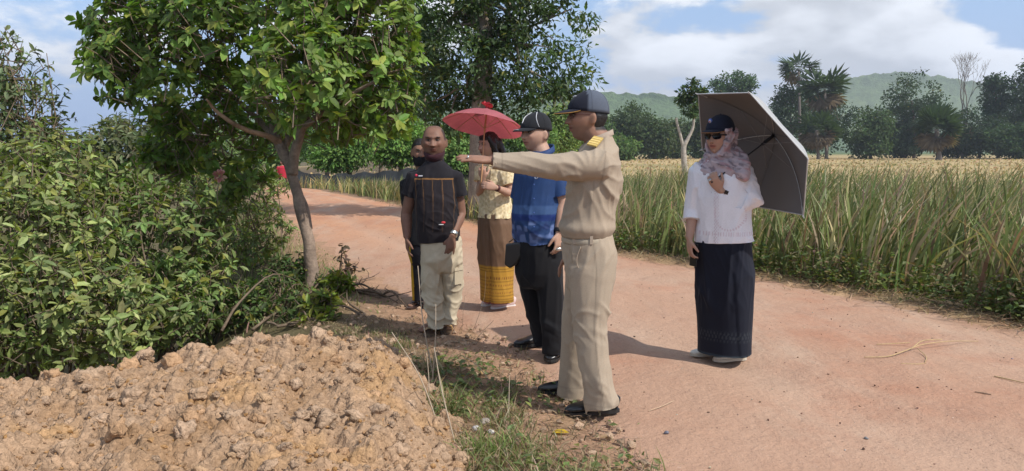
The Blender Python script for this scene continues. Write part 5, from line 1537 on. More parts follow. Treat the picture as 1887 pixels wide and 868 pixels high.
# ---- 2: man in blue shirt and black cap
def blue_man():
    Y = 5.18
    P = Person('man in blue patterned shirt and black cap standing behind the pointing man', (at(1000, 660, Y)[0], Y, 0), (-.72, -.69))
    J = lambda x, y, dy=0.0: at(x, y, Y + dy)
    R_, F_ = P.R, P.F
    nb = J(998, 282)
    P.head(J(987, 247), (-.80, -.60, -.03), 1.02, wid=1.07, lng=.98, full=1.6, nose=1.2, mouth=1.2, fs=.004)
    P.neck(nb, .066)
    ch = J(997, 330)
    SLs, ELs, WLs = J(1021, 305, -.06), J(1037, 375, -.08), J(1030, 428, -.14)   # his left (picture right)
    SRs, ERs, WRs = J(968, 305, .10), J(955, 380, .14), J(950, 440, .02)
    P.parts += [tube(np.array([nb, ch, J(998, 430)]), [.06, .05, .05], seg=14), tube(np.array([SLs, J(996, 305), SRs]), [.05, .06, .05], seg=12), arm_geo(SLs, ELs, WLs, 1.06), arm_geo(SRs, ERs, WRs, 1.06)]
    P.parts += hand_geo(WLs, A(-.05, -.1, -1), A(.75, -.6, 0), A(-.7, -.7, 0), curl=.45, size=1.0)
    P.parts += hand_geo(WRs, A(-.1, -.1, -1), A(-.8, .3, 0), A(-.4, -.8, 0), curl=.9, size=1.0)
    P.skin((.43, .265, .19), hair=lambda h: sstep(.01, .03, -h[:, 1]) * sstep(-.06, -.045, h[:, 2]) * (np.abs(h[:, 0]) < .0805) * .85)
    P.face()
    blk = A(.018, .019, .022)
    P.cap(lambda V: np.tile(blk, (len(V), 1)), (.017, .018, .021), tilt=.02, lift=.036, size=1.06, brim_len=.078)
    for sg in (-1, 1):                                                     # white stripe on the cap
        a = np.linspace(.35, 1.5, 14)
        L = np.array([cap_pt(a_, sg * (1.0 + .5 * (a_ - .9) ** 2), 1.075, .039) for a_ in a])
        G = Geo(); G.add(tube(P.capW(L), [(.0035, .0012)] * 14, ref=P.R, seg=6), A(.62, .62, .62)); G.build('cap_stripe', M_PLAIN, P.root)
    t = np.linspace(-.35, .45, 8); L = np.stack([np.sin(t) * .078 + .012, np.cos(t) * .112 + .045, .036 - 1.9 * (np.sin(t) * .08) ** 2 - .012 + 0 * t], 1)
    G = Geo(); G.add(tube(P.capW(L + A(0, 0, .004)), [(.008, .0015)] * 8, ref=P.F, seg=6), A(.62, .62, .62)); G.build('brim_logo', M_PLAIN, P.root)
    # small emblem on the cap front
    t = np.linspace(0, 1, 9); L = np.array([cap_pt(.55 + .75 * q_, .25 + .14 * sin(q_ * 5), 1.08, .039) for q_ in t])
    G = Geo(); G.add(tube(P.capW(L), [.003] * 9, seg=6), A(.60, .60, .62)); G.build('cap_emblem', M_PLAIN, P.root)
    BL = A(.016, .044, .130)
    def shirt_col(V, N):
        b = P.to_body(V); z = V[:, 2]
        C = np.tile(BL, (len(V), 1)) * (1 + .10 * fbm(V * 12, 3, 3))[:, None]
        n = vnoise(np.stack([b[:, 0] * 30, b[:, 1] * 6, z * 22], 1), 7)
        st = sstep(.015, .0, np.abs(z - 1.035) - .022)[:, None]; C = C * (1 - st) + A(.04, .085, .20) * st
        dk = sstep(.01, .0, np.abs(z - .985) - .016)[:, None]; C = C * (1 - dk) + A(.010, .028, .13) * dk
        lo = sstep(.965, .945, z) * sstep(.80, .82, z)
        pat = (lo * sstep(.05, .3, n))[:, None]; C = C * (1 - pat) + A(.11, .16, .32) * pat
        pat2 = (lo * sstep(.15, .45, vnoise(V * 26, 17)))[:, None]; C = C * (1 - .7 * pat2) + A(.008, .02, .09) * .7 * pat2
        b2 = sstep(.012, .0, np.abs(z - .80) - .012)[:, None]; C = C * (1 - b2) + A(.05, .09, .22) * b2
        return C
    sd = P.R
    torso = loft_hem([(J(994, 446), .160, .158), (J(993, 430), .166, .172), (J(992, 395), .168, .178), (J(994, 355), .164, .160), (J(995, 325), .168, .142), (J(996, 303), .160, .112), (J(997, 289), .105, .085), (J(998, 280), .074, .073)], sd)
    sl = sleeve([J(1018, 303, -.02), SLs, SLs * .4 + ELs * .6 + A(0, 0, .0), SLs * .2 + ELs * .8], [.070, .072, .070, .072], seg=18, dome=.04)
    sr = sleeve([J(975, 303, .05), SRs, SRs * .4 + ERs * .6, SRs * .2 + ERs * .8], [.070, .070, .068, .068], seg=18, dome=.04)
    garment('shirt', [torso, sl, sr], .0068, M_SILK, P.root, shirt_col, [fold(A(.2, .1, 1), 13, .006, 41, 5), fold(A(1, .2, -.5), 10, .006, 43, 4, mask=band(.75, 1.0))], it=2)
    collar(P, J(998, 284), .074, .036, .03, (.018, .045, .135), mat=M_SILK, open_=.45)
    # chest emblem
    c = J(988, 323, -.165); a = np.linspace(.2, 2 * pi - .7, 14)
    G = Geo(); G.add(tube(c + np.outer(np.cos(a), R_) * .018 + np.outer(np.sin(a), A(0, 0, 1)) * .022, [.0035] * 14, seg=6), A(.55, .58, .62)); G.add(ball(c + A(0, 0, .006), (.009, .006, .012), 8, 6), A(.4, .18, .1)); G.build('chest_emblem', M_PLAIN, P.root)
    for q in range(4):
        G = Geo(); G.add(ball(J(984, 340 + 26 * q, -.178 - .006 * min(q, 2)), (.005, .005, .005), 8, 6), A(.05, .1, .3)); G.build('button', M_PLAIN, P.root)
    hips = [(J(992, 436), .155, .155), (J(992, 460), .160, .160), (J(993, 500), .160, .155), (J(994, 525), .14, .13)]
    la = [(J(1008, 480, -.05), .095, .108), (J(1014, 540, -.06), .088, .094), (J(1018, 590, -.07), .078, .084), (J(1020, 630, -.08), .070, .078), (J(1020, 650, -.08), .072, .080)]
    lb = [(J(976, 480, .08), .095, .108), (J(984, 540, .09), .086, .094), (J(995, 590, .10), .076, .082), (J(1001, 615, .10), .070, .076), (J(1003, 634, .10), .072, .078)]
    trousers(P, hips, [la, lb], (.0105, .0105, .012), [fold(A(.1, 0, 1), 12, .005, 51, 5), fold(A(1, 0, -.8), 12, .006, 53, 4, mask=band(.05, .3))])
    h = on_ground(1022, 652); P.shoe(A(h[0] + .03, h[1] + .03, .002), (-.30, -1), .275, .050, .080)
    h = on_ground(1006, 634); P.shoe(A(h[0] + .02, h[1] + .0, .002), (-1, -.35), .27, .048, .078)
    P.ring('wristwatch', WLs * .93 + ELs * .07, ELs - WLs, .034, .026, (.012, .012, .014))
    P.ring('finger_ring', WLs + A(-.004, -.015, -.112), A(0, 0, 1), .03, .02, (.60, .42, .10), M_METAL, ratio=.45, ref=A(1, .3, 0))
    # black pouch in his other hand
    G = Geo()
    cpt = J(946, 472, -.06); pts = [(-.055, .10), (.05, .085), (.06, -.06), (.02, -.085), (-.03, -.05), (-.075, .03)]
    prof = np.array(pts); n = len(prof)
    fr = frame_of((-.3, -1, 0))
    V = np.concatenate([cpt + prof[:, :1] * fr[0] + prof[:, 1:] * fr[2] + fr[1] * .022, cpt + prof[:, :1] * fr[0] + prof[:, 1:] * fr[2] - fr[1] * .022])
    F = [np.array([list(range(n))]), np.array([list(range(n, 2 * n))[::-1]]), np.array([[i, i + n, (i + 1) % n + n, (i + 1) % n] for i in range(n)])]
    me = mesh_np('pouch', V - cpt, F, np.tile(A(.012, .012, .013), (2 * n, 1)), smooth=False)
    o = link('pouch', me, M_LEATHER); o.location = Vector(cpt)
    md = o.modifiers.new('b', 'BEVEL'); md.width = .012; md.segments = 3
    tag(o, 'small black pouch held by the man in the blue shirt', 'pouch')
    G = Geo(); G.add(tube(np.array([A(-.03, 0, .095), A(0, -.01, .12), A(.03, 0, .093)]), [.004] * 3, seg=6), A(.01, .01, .01))
    st = link('strap', G.mesh('strap'), M_LEATHER); st.parent = o
blue_man()

# ---- 3: man in black striped polo, mask under the chin
def polo_man():
    Y = 5.84
    P = Person('bald man in black shirt with orange lines, mask pulled under his chin', (at(805, 612, Y)[0], Y, 0), (-.10, -1))
    J = lambda x, y, dy=0.0: at(x, y, Y + dy)
    nb = J(801, 304)
    P.head(J(800, 262), (-.02, -1, -.08), 1.07, wid=1.09, full=2.4, lng=.98, nose=1.35, brow=1.8, mouth=1.4, fs=.011)
    P.neck(nb, .064)
    SA, EA, WA = J(766, 328), J(749, 393, .03), J(750, 437, -.03)
    SB, EB, WB = J(838, 328), J(849, 393, .02), J(833, 436, -.12)
    P.parts += [tube(np.array([nb, J(802, 370), J(808, 450)]), [.06, .05, .05], seg=14), tube(np.array([SA, J(802, 330), SB]), [.05, .06, .05], seg=12), arm_geo(SA, EA, WA, 1.12), arm_geo(SB, EB, WB, 1.12)]
    P.parts += hand_geo(WA, A(.05, -.12, -1), A(-1, -.2, 0), A(.1, -1, 0), curl=.4, size=1.0)
    P.parts += hand_geo(WB, A(-.12, -.15, -1), A(.4, -.9, 0), A(-1, -.2, 0), curl=.4, size=1.02)
    # bare feet
    for (x, y, dx) in ((795, 607, -.14), (824, 602, -.1)):
        g = on_ground(x, y)
        P.parts.append(tube(np.array([g + A(.02, .10, .05), g + A(.015, .06, .045), g + A(0, -.02, .035), g + A(dx * .4, -.10, .025), g + A(dx * .5, -.135, .02)]), [(.03, .035), (.034, .034), (.038, .024), (.042, .016), (.03, .011)], ref=A(1, 0, 0), seg=14))
        P.parts.append(tube(np.array([g + A(.02, .08, .05), J(806 if x < 800 else 826, 570, .02), J(803 if x < 800 else 829, 500, .02), J(812, 450, 0)]), [.034, .036, .036, .04], seg=12))
    P.skin((.195, .100, .066), voxel=.0068, hair=lambda h: np.maximum(.85 * sstep(.046, .062, np.abs(h[:, 0])) * sstep(.045, .03, h[:, 1]) * sstep(-.005, .012, h[:, 2]) * sstep(.100, .075, h[:, 2]) * (np.abs(h[:, 0]) < .0865), .32 * sstep(.045, .02, h[:, 1]) * sstep(.03, .05, h[:, 2])))
    P.face()
    # mask under chin: a closed band round jaw and neck
    hl = P.hl
    n = 44; a = np.linspace(0, 2 * pi, n, endpoint=False)
    rows = []
    for (rx, ry, z, yo) in ((.069, .083, -.080, 0), (.075, .091, -.090, .000), (.076, .095, -.104, .000), (.070, .090, -.118, -.003), (.066, .080, -.136, -.010), (.060, .066, -.146, -.02)):
        zz = z + .050 * (1 - np.clip(np.cos(a), -1, 1)) * .5
        rows.append(np.stack([np.sin(a) * rx, np.where(np.cos(a) > 0, np.cos(a) * ry + .002, np.cos(a) * ry * .8) + yo, zz + .0035 * np.sin(a * 5 + z * 100)], 1))
    V = np.concatenate(rows); k = len(rows); i = np.arange(k - 1)[:, None] * n; j = np.arange(n)[None]; jn = (j + 1) % n
    Q = np.stack([i + j, i + jn, i + n + jn, i + n + j], -1).reshape(-1, 4)
    o = link('face_mask', mesh_np('face_mask', hl(V), Q, np.tile(A(.040, .014, .018), (len(V), 1))), M_CLOTH, P.root)
    md = o.modifiers.new('t', 'SOLIDIFY'); md.thickness = .004
    def shirt_col(V, N):
        b = P.to_body(V); x, z = b[:, 0], V[:, 2]
        C = np.tile(A(.0150, .0135, .0165), (len(V), 1)) * (1 + .1 * fbm(V * 10, 3, 4))[:, None]
        front = (N @ P.F > .1)
        top = 1.215; xs = x + .012 * np.sin(z * 8)
        panel = front & (z < top) & (np.abs(x + .005) < .145)
        C[panel] = A(.019, .0155, .018)
        ln = np.zeros(len(V))
        for x0 in (-.145, -.072, .0, .072, .140): ln = np.maximum(ln, sstep(.0042, .001, np.abs(xs + .005 - x0)) * (z < top) * (z > .82) * .8)
        hz_ = sstep(.005, .0015, np.abs(z - top)) * (np.abs(x + .005) < .148)
        zl = 0 * z
        L = np.maximum(np.maximum(ln * (.22 + .35 * sstep(.95, 1.15, z)), hz_), zl) * front
        return C * (1 - L[:, None]) + A(.30, .15, .05) * L[:, None]
    torso = loft_hem([(J(809, 444), .160, .145), (J(808, 430), .164, .155), (J(807, 400), .168, .172), (J(804, 370), .168, .160), (J(802, 345), .172, .135), (J(801, 324), .165, .110), (J(801, 308), .12, .085), (J(801, 298), .072, .07)], P.R)
    sa = sleeve([J(775, 328), SA, SA * .7 + EA * .3 + A(-.004, 0, 0), SA * .5 + EA * .5 + A(-.006, 0, 0)], [.070, .072, .070, .071], seg=18, dome=.04)
    sb = sleeve([J(828, 328), SB, SB * .7 + EB * .3 + A(.004, 0, 0), SB * .5 + EB * .5 + A(.006, 0, 0)], [.070, .072, .070, .071], seg=18, dome=.04)
    garment('shirt', [torso, sa, sb], .0056, M_CLOTH, P.root, shirt_col, [fold(A(.25, 0, 1), 12, .0055, 61, 4), fold(A(1, .2, -.45), 11, .006, 63, 4, mask=band(.8, 1.12))], it=2)
    P.ring('neckband', J(801, 297), A(0, -.35, 1), .074, .018, (.016, .014, .018), M_CLOTH, ratio=1.0)
    # chest mark and hem mark, red and white
    G = Geo(); c = J(767, 323, -.140); G.add(ball(c, (.010, .004, .010), 12, 8), A(.55, .03, .07)); G.build('chest_logo', M_PLAIN, P.root)
    G = Geo(); G.add(boxg(J(775, 324, -.142), (.015, .003, .004)), A(.55, .55, .58)); G.build('chest_lettering', M_PLAIN, P.root, smooth=False)
    G = Geo(); G.add(ball(J(817, 410, -.183), (.016, .004, .009), 12, 8), A(.6, .04, .05)); G.build('hem_logo', M_PLAIN, P.root)
    G = Geo(); G.add(ball(J(813, 414, -.185), (.020, .003, .004), 12, 8), A(.6, .6, .6)); G.build('hem_lettering', M_PLAIN, P.root)
    BG = (.47, .40, .285)
    hips = [(J(812, 436), .150, .140), (J(812, 455), .156, .142), (J(813, 480), .158, .140), (J(813, 498), .135, .11)]
    la = [(J(799, 470), .088, .112), (J(797, 510, -.02), .080, .098), (J(799, 550, -.03), .069, .084), (J(803, 585, -.03), .061, .076), (J(804, 603, -.03), .058, .070)]
    lb = [(J(831, 470), .088, .112), (J(834, 510, .03), .080, .096), (J(832, 550, .05), .069, .082), (J(826, 580, .03), .066, .074), (J(825, 597, .02), .062, .070)]
    trousers(P, hips, [la, lb], noisy(BG, .06), [fold(A(.1, 0, 1), 12, .006, 71, 4), fold(A(1, 0, -.5), 12, .009, 73, 3, mask=band(.0, .42)), fold(A(1, 0, .7), 11, .008, 75, 4, mask=band(.55, .8))], voxel=.007)
    G = Geo(); fr = frame_of((.75, -.65, 0)); G.add(boxg(J(844, 507, -.045), (.045, .010, .070), fr), A(*BG) * .97); pk = G.build('cargo_pocket', M_CLOTH, P.root, smooth=False)
    G = Geo(); G.add(boxg(J(844, 494, -.052), (.048, .011, .018), fr), A(*BG)); G.build('pocket_flap', M_CLOTH, pk, smooth=False).location = (0, 0, 0)
    P.ring('wristwatch', WB * .88 + EB * .12, EB - WB, .037, .030, (.42, .38, .30), M_METAL)
    for (x, y) in ((794, 612), (824, 607)):
        g = on_ground(x, y); d = A(-.10, -1, 0)
        G = Geo(); t = np.linspace(0, 1, 10); w = np.interp(t, [0, .1, .4, .7, .9, 1], [.025, .038, .038, .047, .040, .018]); c = g + A(.02, .09, .003) + np.outer(t, d) * .27
        Vv = np.concatenate([c + A(1, 0, 0) * w[:, None], c[::-1] - A(1, 0, 0) * w[::-1, None]]); m = len(Vv)
        V2 = np.concatenate([Vv, Vv + A(0, 0, .014)])
        cq = np.array([[i, i + 1, m - 2 - i, m - 1 - i] for i in range(9)])
        G.add((V2, [np.array([[i, (i + 1) % m, (i + 1) % m + m, i + m] for i in range(m)]), cq[:, ::-1], cq + m]), A(.10, .07, .05))
        sn = G.build('sandal', M_LEATHER, P.root, smooth=False)
        for k, off in enumerate((-.02, -.07)):
            pts = np.array([g + A(s_ * .046, off, .012 + .038 * sqrt_) for s_, sqrt_ in ((-1, 0), (-.8, .6), (-.3, .95), (.3, .95), (.8, .6), (1, 0))])
            G = Geo(); G.add(tube(pts, [(.012, .004)] * 6, ref=A(0, 1, 0), seg=8), A(.42, .24, .08)); G.build('strap', M_LEATHER, sn).location = (0, 0, 0)
polo_man()

# ---- 4: man half hidden behind the striped shirt
def hidden_man():
    Y = 6.85
    P = Person('man in black with yellow trouser stripe half hidden behind the bald man', (at(775, 562, Y)[0], Y, 0), (.15, -1))
    J = lambda x, y, dy=0.0: at(x, y, Y + dy)
    nb = J(778, 314)
    P.head(J(775, 281), (.25, -1, -.05), 1.0)
    P.neck(nb, .058)
    SA, EA, WA = J(750, 338, .02), J(757, 392, .10), J(764, 435, .08); SB, EB, WB = J(815, 338), J(818, 395, .05), J(815, 440, .0)
    P.parts += [tube(np.array([nb, J(783, 380), J(783, 450)]), [.06, .05, .05], seg=14), tube(np.array([SA, J(783, 335), SB]), [.05, .06, .05], seg=12), arm_geo(SA, EA, WA), arm_geo(SB, EB, WB)]
    P.parts += hand_geo(WA, A(0, -.1, -1), A(-1, -.2, 0), A(0, -1, 0), .4) + hand_geo(WB, A(0, -.1, -1), A(1, -.2, 0), A(0, -1, 0), .4)
    for (x, y) in ((769, 562), (800, 560)):
        g = on_ground(x, y)
        P.parts.append(tube(np.array([g + A(.0, .11, .05), g + A(0, .06, .045), g + A(-.02, -.03, .032), g + A(-.04, -.11, .022), g + A(-.05, -.14, .018)]), [(.03, .035), (.034, .034), (.038, .024), (.042, .016), (.03, .011)], ref=A(1, 0, 0), seg=14))
        P.parts.append(tube(np.array([g + A(0, .09, .05), J(x + 4, 520, 0), J(785, 450)]), [.036, .04, .06], seg=12))
    P.skin((.26, .14, .09), voxel=.0095, hair=lambda h: sstep(.04, .055, h[:, 2] + .6 * (-h[:, 1] - .0)) * (np.abs(h[:, 0]) < .08))
    P.face()
    P.shell(lambda h: np.minimum((h[:, 2] - .045 + .7 * np.clip(.03 - h[:, 1], -.03, .12)) / .02, 1), .008, 'hair', M_HAIR, rough=.002)
    # dark mask over nose and mouth
    n = 21; a = np.linspace(-1.25, 1.25, n); rows = []
    for z, bul in ((-.022, .012), (-.045, .022), (-.07, .02), (-.095, .014), (-.118, .0)):
        rows.append(np.stack([np.sin(a) * .079 * (1 - .22 * max(0, (-z - .06) / .06)), np.cos(a) * .090 + bul * np.exp(-(a / .5) ** 2) - .006, np.full(n, z) + .012 * (np.abs(a) > 1) * 0], 1))
    V = np.concatenate(rows); i = np.arange(4)[:, None] * n; j = np.arange(n - 1)[None]
    o = link('face_mask', mesh_np('face_mask', P.hl(V), np.stack([i + j, i + j + 1, i + n + j + 1, i + n + j], -1).reshape(-1, 4), np.tile(A(.012, .012, .014), (len(V), 1))), M_CLOTH, P.root)
    o.modifiers.new('t', 'SOLIDIFY').thickness = .003
    torso = loft_hem([(J(784, 450), .165, .13), (J(784, 400), .17, .135), (J(783, 350), .18, .125), (J(783, 332), .175, .10), (J(782, 320), .10, .08), (J(782, 313), .07, .068)], P.R)
    garment('shirt', [torso, tube(np.array([J(765, 336), SA, EA]), [.07, .072, .066], seg=16, dome=.04), tube(np.array([J(802, 336), SB, EB]), [.07, .072, .066], seg=16, dome=.04)], .010, M_CLOTH, P.root, (.014, .014, .016), [fold(A(0, 0, 1), 12, .005, 81)])
    def tcol(V, N):
        b = P.to_body(V)
        st = ((N @ P.R) > .75)[:, None] & (b[:, :1] > .1)
        out = np.where((np.abs(N @ -A(1, .25, 0)) > .86)[:, None] & (V[:, :1] < J(778, 500)[0]), A(.45, .27, .02), A(.012, .012, .016))
        return out
    hips = [(J(784, 440), .16, .125), (J(785, 465), .165, .13), (J(785, 485), .14, .11)]
    la = [(J(774, 465), .088, .095), (J(773, 500), .076, .082), (J(773, 535), .066, .07), (J(773, 553), .064, .068)]
    lb = [(J(799, 465), .088, .095), (J(800, 500), .076, .082), (J(801, 535), .066, .07), (J(801, 552), .064, .068)]
    trousers(P, hips, [la, lb], tcol, [fold(A(.1, 0, 1), 12, .005, 83)], voxel=.009)
    for (x, y) in ((769, 564), (800, 562)):
        g = on_ground(x, y); d = A(-.30, -1, 0)
        G = Geo(); t = np.linspace(0, 1, 10); w = np.interp(t, [0, .1, .4, .7, .9, 1], [.025, .038, .038, .047, .040, .018]); c = g + A(.02, .10, .003) + np.outer(t, d) * .26
        Vv = np.concatenate([c + A(1, 0, 0) * w[:, None], c[::-1] - A(1, 0, 0) * w[::-1, None]]); m = len(Vv); V2 = np.concatenate([Vv, Vv + A(0, 0, .014)])
        cq = np.array([[i, i + 1, m - 2 - i, m - 1 - i] for i in range(9)])
        G.add((V2, [np.array([[i, (i + 1) % m, (i + 1) % m + m, i + m] for i in range(m)]), cq[:, ::-1], cq + m]), A(.05, .03, .025))
        sn = G.build('sandal', M_LEATHER, P.root, smooth=False)
        pts = np.array([g + A(s_ * .045 - .02, -.04, .012 + .036 * q) for s_, q in ((-1, 0), (-.8, .6), (-.3, .95), (.3, .95), (.8, .6), (1, 0))])
        G = Geo(); G.add(tube(pts, [(.014, .004)] * 6, ref=A(0, 1, 0), seg=8), A(.04, .025, .02)); G.build('strap', M_LEATHER, sn).location = (0, 0, 0)
hidden_man()

# ---- 5: woman in cream lace blouse under the red umbrella
def lace_woman():
    Y = 6.74
    P = Person('woman in cream lace blouse and brown-gold skirt under the red umbrella', (at(922, 568, Y)[0], Y, 0), (-.80, -.60))
    J = lambda x, y, dy=0.0: at(x, y, Y + dy)
    nb = J(910, 297)
    P.head(J(900, 268), (-.80, -.60, -.06), .94, wid=.98, full=1.2)
    P.neck(nb, .050)
    SA, EA, WA = J(890, 312, .05), J(893, 350, -.03), J(889, 328, -.17)      # right arm, hand on the pole
    SB, EB, WB = J(930, 314, -.08), J(943, 358, -.14), J(914, 346, -.28)     # left arm across the body
    EA = J(884, 358, .0); WA = J(890, 330, -.19)
    P.parts += [tube(np.array([nb, J(912, 340), J(915, 420)]), [.06, .05, .05], seg=14), tube(np.array([SA, J(910, 312), SB]), [.045, .055, .045], seg=12), arm_geo(SA, EA, WA, .9), arm_geo(SB, EB, WB, .92)]
    P.parts += hand_geo(WA, A(-.1, -.15, 1), A(-.3, -1, 0), A(1, -.3, 0), curl=1.15, size=.9)
    P.parts += hand_geo(WB, A(-1, -.15, .25), A(-.2, -1, .3), A(0, .2, 1), curl=.55, size=.9)
    P.skin((.40, .235, .165), voxel=.006, hair=lambda h: sstep(.045, .055, h[:, 2] + .9 * np.clip(.04 - h[:, 1], 0, .1)))
    P.face()
    # long black hair: cap of hair and a heavy fall down the back
    def keep(h): return np.minimum((h[:, 2] - .055 + 1.05 * np.clip(.055 - h[:, 1], -.02, .14)) / .02, 1)
    hp = [ball(P.hl((0, -.020, .022)), A(.092, .092, .108) * .94, 24, 16)]
    fall = spline(np.array([list(P.hl((0, -.075, .05))) + [.07], list(P.hl((0.01, -.11, -.05))) + [.082], list(P.hl((.02, -.155, -.14))) + [.075], list(P.hl((.03, -.19, -.21))) + [.05], list(P.hl((.04, -.22, -.26))) + [.02]]), 5)
    hp.append(tube(fall[:, :3], [(w * 1.15, w * .62) for w in fall[:, 3]], ref=P.R, seg=18))
    for sg in (-1, 1):
        sdh = spline(np.array([list(P.hl((sg * .058, .035, .085))) + [.022], list(P.hl((sg * .085, .005, .01))) + [.024], list(P.hl((sg * .085, -.03, -.09))) + [.026], list(P.hl((sg * .075, -.09, -.18))) + [.02]]), 5)
        hp.append(tube(sdh[:, :3], sdh[:, 3], seg=12))
    V, Q, T = remesh(hp, .006)
    h = P.to_head(V)
    V = relax(V, Q, T, 3); N = vnormals(V, Q)
    V = V + N * (.003 * vnoise(np.stack([V[:, 0] * 120, V[:, 1] * 120, V[:, 2] * 12], 1), 6))[:, None]
    # keep the face free
    inface = (h[:, 1] > .052) & (h[:, 2] < .062)
    ok = ~inface
    Q = Q[np.all(ok[Q], axis=1)]; T = T[np.all(ok[T], axis=1)] if len(T) else T
    link('hair', mesh_np('hair', V, [Q, T]), M_HAIR, P.root)
    CR = A(.62, .51, .30)
    def bl_col(V, N):
        b = P.to_body(V)
        n = fbm(V * 28, 3, 5)[:, None]; m = vnoise(V * 75, 8)[:, None]
        C = CR * (1 + .16 * n) + A(.10, .10, .10) * sstep(.1, .5, m)
        return np.clip(C - A(.12, .12, .08) * sstep(.2, .5, -m), .02, .85)
    torso = loft_hem([(J(913, 400), .172, .14), (J(913, 385), .162, .132), (J(912, 360), .150, .125), (J(912, 335), .158, .132), (J(911, 315), .165, .110), (J(910, 303), .12, .085), (J(910, 296), .06, .058)], P.R)
    sa = sleeve([J(897, 312, .03), SA, SA * .5 + EA * .5], [.065, .078, .070], seg=18, dome=.06)
    sb = sleeve([J(922, 312, -.05), SB + A(0, 0, -.01), SB * .6 + EB * .4, SB * .38 + EB * .62], [.070, .090, .088, .072], seg=18, dome=.06)
    def scallop(V, N):
        a = np.arctan2(V[:, 1] - Y, V[:, 0] - J(913, 400)[0])
        return .006 * np.sin(a * 12) * sstep(J(0, 385)[2], J(0, 402)[2], V[:, 2])
    garment('blouse', [torso, sa, sb], .007, M_SILK, P.root, bl_col, [fold(A(0, .1, 1), 18, .006, 91, 4), scallop, lambda V, N: .0025 * vnoise(V * 55, 93)], it=1)
    def sk_col(V, N):
        z = V[:, 2]; zb = J(0, 486)[2]; zt = J(0, 553)[2]
        br = A(.145, .085, .050) * (1 + .08 * fbm(V * 9, 3, 2))[:, None]
        go = A(.40, .215, .030) * (1 + .07 * fbm(V * 20, 3, 3))[:, None]
        b = P.to_body(V); an = np.arctan2(b[:, 1], b[:, 0])
        u = (zb - z) / (zb - zt)
        st = np.zeros(len(V))
        for q, w in ((.08, .012), (.15, .010), (.42, .010), (.62, .010), (.80, .012), (.90, .010), (.96, .02)): st = np.maximum(st, sstep(w * 1.8, w * .7, np.abs(u - q)))
        dots = ((np.sin(an * 44) > .1) & (np.abs(u - .32) < .03)) | ((np.sin(an * 44 + 1.5) > .1) & (np.abs(u - .52) < .03)) | ((np.sin(an * 60) > .2) & (np.abs(u - .72) < .025))
        go = go * (1 - .5 * st[:, None]); go[dots] = A(.20, .085, .02)
        m = sstep(-.01, .03, u)[:, None]
        return br * (1 - m) + go * m
    rows = [(J(914, 392), .155, .135), (J(915, 410), .175, .150), (J(915, 440), .182, .152), (J(915, 480), .172, .140), (J(915, 520), .166, .132), (J(915, 545), .165, .128), (J(915, 553), .165, .127)]
    slit = lambda V, N: -.018 * np.exp(-(((V[:, 0] - J(901, 500)[0]) - .012 * np.sin(V[:, 2] * 5)) / .012) ** 2) * (N @ A(0, -1, 0) > .2) * sstep(.9, .55, V[:, 2])
    garment('skirt', [loft_hem(rows[::-1], P.R)], .0075, M_SILK, P.root, sk_col, [slit, fold(A(-.25, 0, 1), 9, .006, 95, 6), fold(A(.6, 0, -1), 9, .006, 97, 4, mask=band(.55, .85))], it=2)
    h = on_ground(944, 567); P.shoe(A(h[0] + .02, h[1] + .05, .002), (-.85, -.52), .245, .043, .085, col=(.62, .47, .45), sole=(.7, .66, .63), mat=M_CLOTH)
    h = on_ground(925, 563); P.shoe(A(h[0] + .02, h[1] + .08, .002), (-.85, -.52), .24, .042, .085, col=(.60, .45, .43), sole=(.7, .66, .63), mat=M_CLOTH)
    for (x, y) in ((945, 555), (925, 553)):
        pass
    P.ring('bracelet', WB * .92 + EB * .08, EB - WB, .030, .022, (.06, .012, .012))
    # skirt lining edge
    P.ring('skirt_hem', J(915, 554), A(0, 0, 1), .163, .012, (.16, .045, .04), M_SILK, ratio=.76, ref=P.R)
    # ankles under the hem
    G = Geo()
    # red umbrella
    ax = unit(A(.15, .24, .96)); c = J(893, 233, -.06)                     # centre of the rim plane
    fr = frame_of(A(0, 1, 0) - ax * ax[1], ax); e1, e2 = fr[0], fr[1]
    hand = WA + A(-.005, -.02, .09)
    R0, H0 = .372, .155
    top = c + ax * H0
    root = empty('red_umbrella', Vector(hand)); tag(root, 'round red cloth umbrella with ruffled knot on top', 'umbrella')
    nr, na = 9, 80
    V, C = [], []
    for i in range(nr + 1):
        f = i / nr
        for j in range(na):
            a = j / na * 2 * pi
            k = a / (2 * pi) * 8; fr_ = abs(k - round(k)) * 2                       # 0 on a rib, 1 mid panel
            rad = R0 * f * (1 - .045 * fr_ * f ** 2)
            zz = H0 * (1 - f ** 1.55) - .010 * fr_ * f * (1 - f) * 3
            V.append(c + (e1 * cos(a) + e2 * sin(a)) * rad + ax * zz)
            w = (f > .90) * (sin(a * 60) > 0)
            C.append(A(.42, .135, .15) * (1 + .06 * sin(k * 7 + i)) if not w else A(.48, .16, .17))
    V = np.array(V); i = np.arange(nr)[:, None] * na; j = np.arange(na)[None]; jn = (j + 1) % na
    Q = np.stack([i + j, i + na + j, i + na + jn, i + jn], -1).reshape(-1, 4)
    m_red = material('umbrella_red', attr=True, rough=.7, spec=.2, transl=.35, tcol=(1.35, .8, .8), vary=[(60, .12, 3)], bump=[(300, .1, .002)])
    link('canopy', mesh_np('canopy', V, Q, np.array(C)), m_red, root)
    for q in range(8):
        a = q / 8 * 2 * pi; d = e1 * cos(a) + e2 * sin(a)
        P_ = np.array([c + d * R0 * f + ax * (H0 * (1 - f ** 1.55) - .005) for f in np.linspace(.03, 1.01, 9)])
        G = Geo(); G.add(tube(P_, [.0028] * 9, seg=5), A(.42, .24, .11)); G.build('rib', M_PLAIN, root)
        G = Geo(); G.add(tube(np.array([c + ax * (-.02), c + d * R0 * .48 + ax * (H0 * (1 - .48 ** 1.55) - .006)]), [.0022] * 2, seg=5), A(.42, .24, .11)); G.build('strut', M_PLAIN, root)
